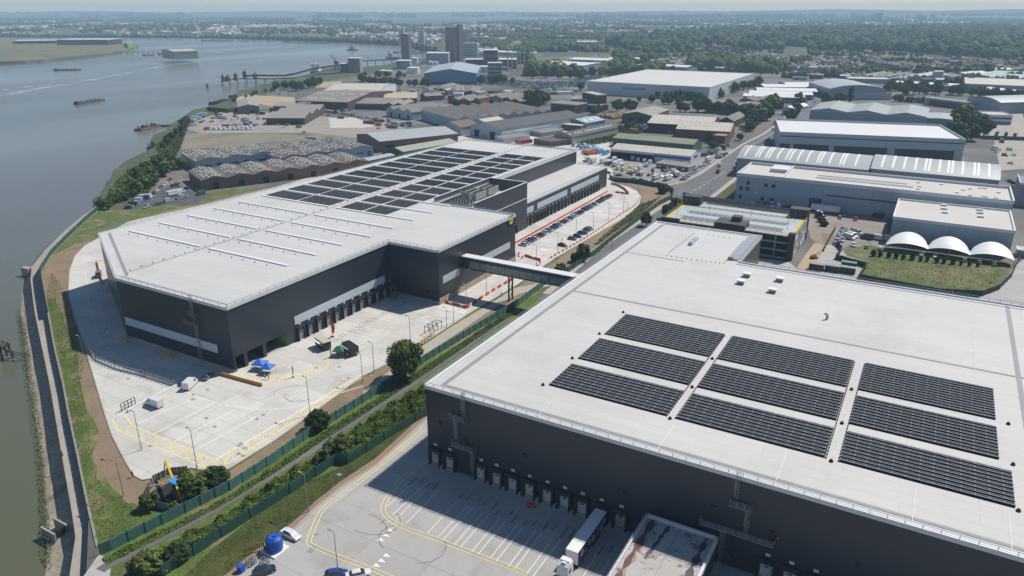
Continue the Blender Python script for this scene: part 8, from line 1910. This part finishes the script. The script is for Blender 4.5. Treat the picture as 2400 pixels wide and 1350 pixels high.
b=G(825,118,WZ); t=thing('tug','dark tug with tall wheelhouse in mid river','tug',(b[0],b[1],WZ),yaw); mb=MB(); mb.prism([(-14,-4),(10,-4),(16,0),(10,4),(-14,4)],-.5,3); mb.build('hull',M_HULL,t); mb=MB(); mb.box(-6,-3,3,6,3,8); mb.box(-3,-2,8,3,2,12); mb.beam((0,0,12),(0,0,20),.7); mb.build('wheelhouse',M_GREYW,t)
for px,py in ((825,130),):
    pass
# foam wake: pale broken streaks on the water
mw=bpy.data.materials.new('wake foam'); mw.use_nodes=True; n=mw.node_tree; b=n.nodes['Principled BSDF']; b.inputs['Base Color'].default_value=(.42,.47,.5,1); b.inputs['Roughness'].default_value=.4
tx=n.nodes.new('ShaderNodeTexNoise'); tx.inputs['Scale'].default_value=.03; tx.inputs['Detail'].default_value=6; ge=n.nodes.new('ShaderNodeNewGeometry'); n.links.new(ge.outputs['Position'],tx.inputs[0]); m_=n.nodes.new('ShaderNodeMapRange'); m_.inputs[1].default_value=.40; m_.inputs[2].default_value=.62; m_.inputs[3].default_value=0; m_.inputs[4].default_value=.75; n.links.new(tx.outputs[0],m_.inputs[0]); n.links.new(m_.outputs[0],b.inputs['Alpha'])
mb=MB()
for i,(P,w) in enumerate((([(-20,228),(60,212),(140,200),(220,186),(300,170),(400,152),(480,143),(560,132)],11),([(0,212),(100,198),(200,188)],5),([(440,112),(520,122),(560,135),(540,128)],5))):
    W_=smooth_poly([G(*p,WZ) for p in P],2,False)
    L1=[];R1=[]
    for k,p in enumerate(W_):
        a=Vector(W_[max(k-1,0)]); c=Vector(W_[min(k+1,len(W_)-1)]); dd=(c-a).normalized(); nn=Vector((-dd.y,dd.x)); ww=w*(1-.5*k/len(W_)); L1.append(Vector(p)+nn*ww); R1.append(Vector(p)-nn*ww)
    for k in range(len(W_)-1): mb.quad([(*L1[k],WZ+.05+i*.02),(*L1[k+1],WZ+.05+i*.02),(*R1[k+1],WZ+.05+i*.02),(*R1[k],WZ+.05+i*.02)])
tag(mb.build('water_wake',mw),'pale boat wake across the river',kind='structure')
# ------------------------------------------------------------------ haze
hm=bpy.data.materials.new('haze'); hm.use_nodes=True; n=hm.node_tree; n.nodes.clear(); out=n.nodes.new('ShaderNodeOutputMaterial'); v=n.nodes.new('ShaderNodeVolumePrincipled'); v.inputs['Color'].default_value=(.56,.78,1.0,1); v.inputs['Density'].default_value=HAZE_D; v.inputs['Anisotropy'].default_value=.0
n.links.new(v.outputs[0],out.inputs['Volume'])
mb=MB(); mb.box(-9500,-1200,-12,3500,9600,150); hz=tag(mb.build('haze',hm),'thin blue summer haze over river and town',kind='stuff')
# white steam at the chimney
sm=bpy.data.materials.new('steam'); sm.use_nodes=True; n=sm.node_tree; n.nodes.clear(); out=n.nodes.new('ShaderNodeOutputMaterial'); v=n.nodes.new('ShaderNodeVolumePrincipled'); v.inputs['Color'].default_value=(1,1,1,1); v.inputs['Density'].default_value=.06
n.links.new(v.outputs[0],out.inputs['Volume'])
x,y=G(1190,167); h=toppx((x,y),112); bm=bmesh.new()
for k in range(6):
    ret=bmesh.ops.create_icosphere(bm,subdivisions=2,radius=1.6+k*.55); 
    for vv in ret['verts']: vv.co=Vector((vv.co.x*1.6+1+k*3.2,vv.co.y,vv.co.z*.8+h+3+k*1.2+math.sin(k*2)*.8))
me=bpy.data.meshes.new('steam'); bm.to_mesh(me); bm.free(); me.materials.append(sm); o=bpy.data.objects.new('steam',me); COL.objects.link(o); o.location=(x,y,0); o.rotation_euler=(0,0,yaw); tag(o,'white steam drifting from the tallest thin chimney',kind='stuff')
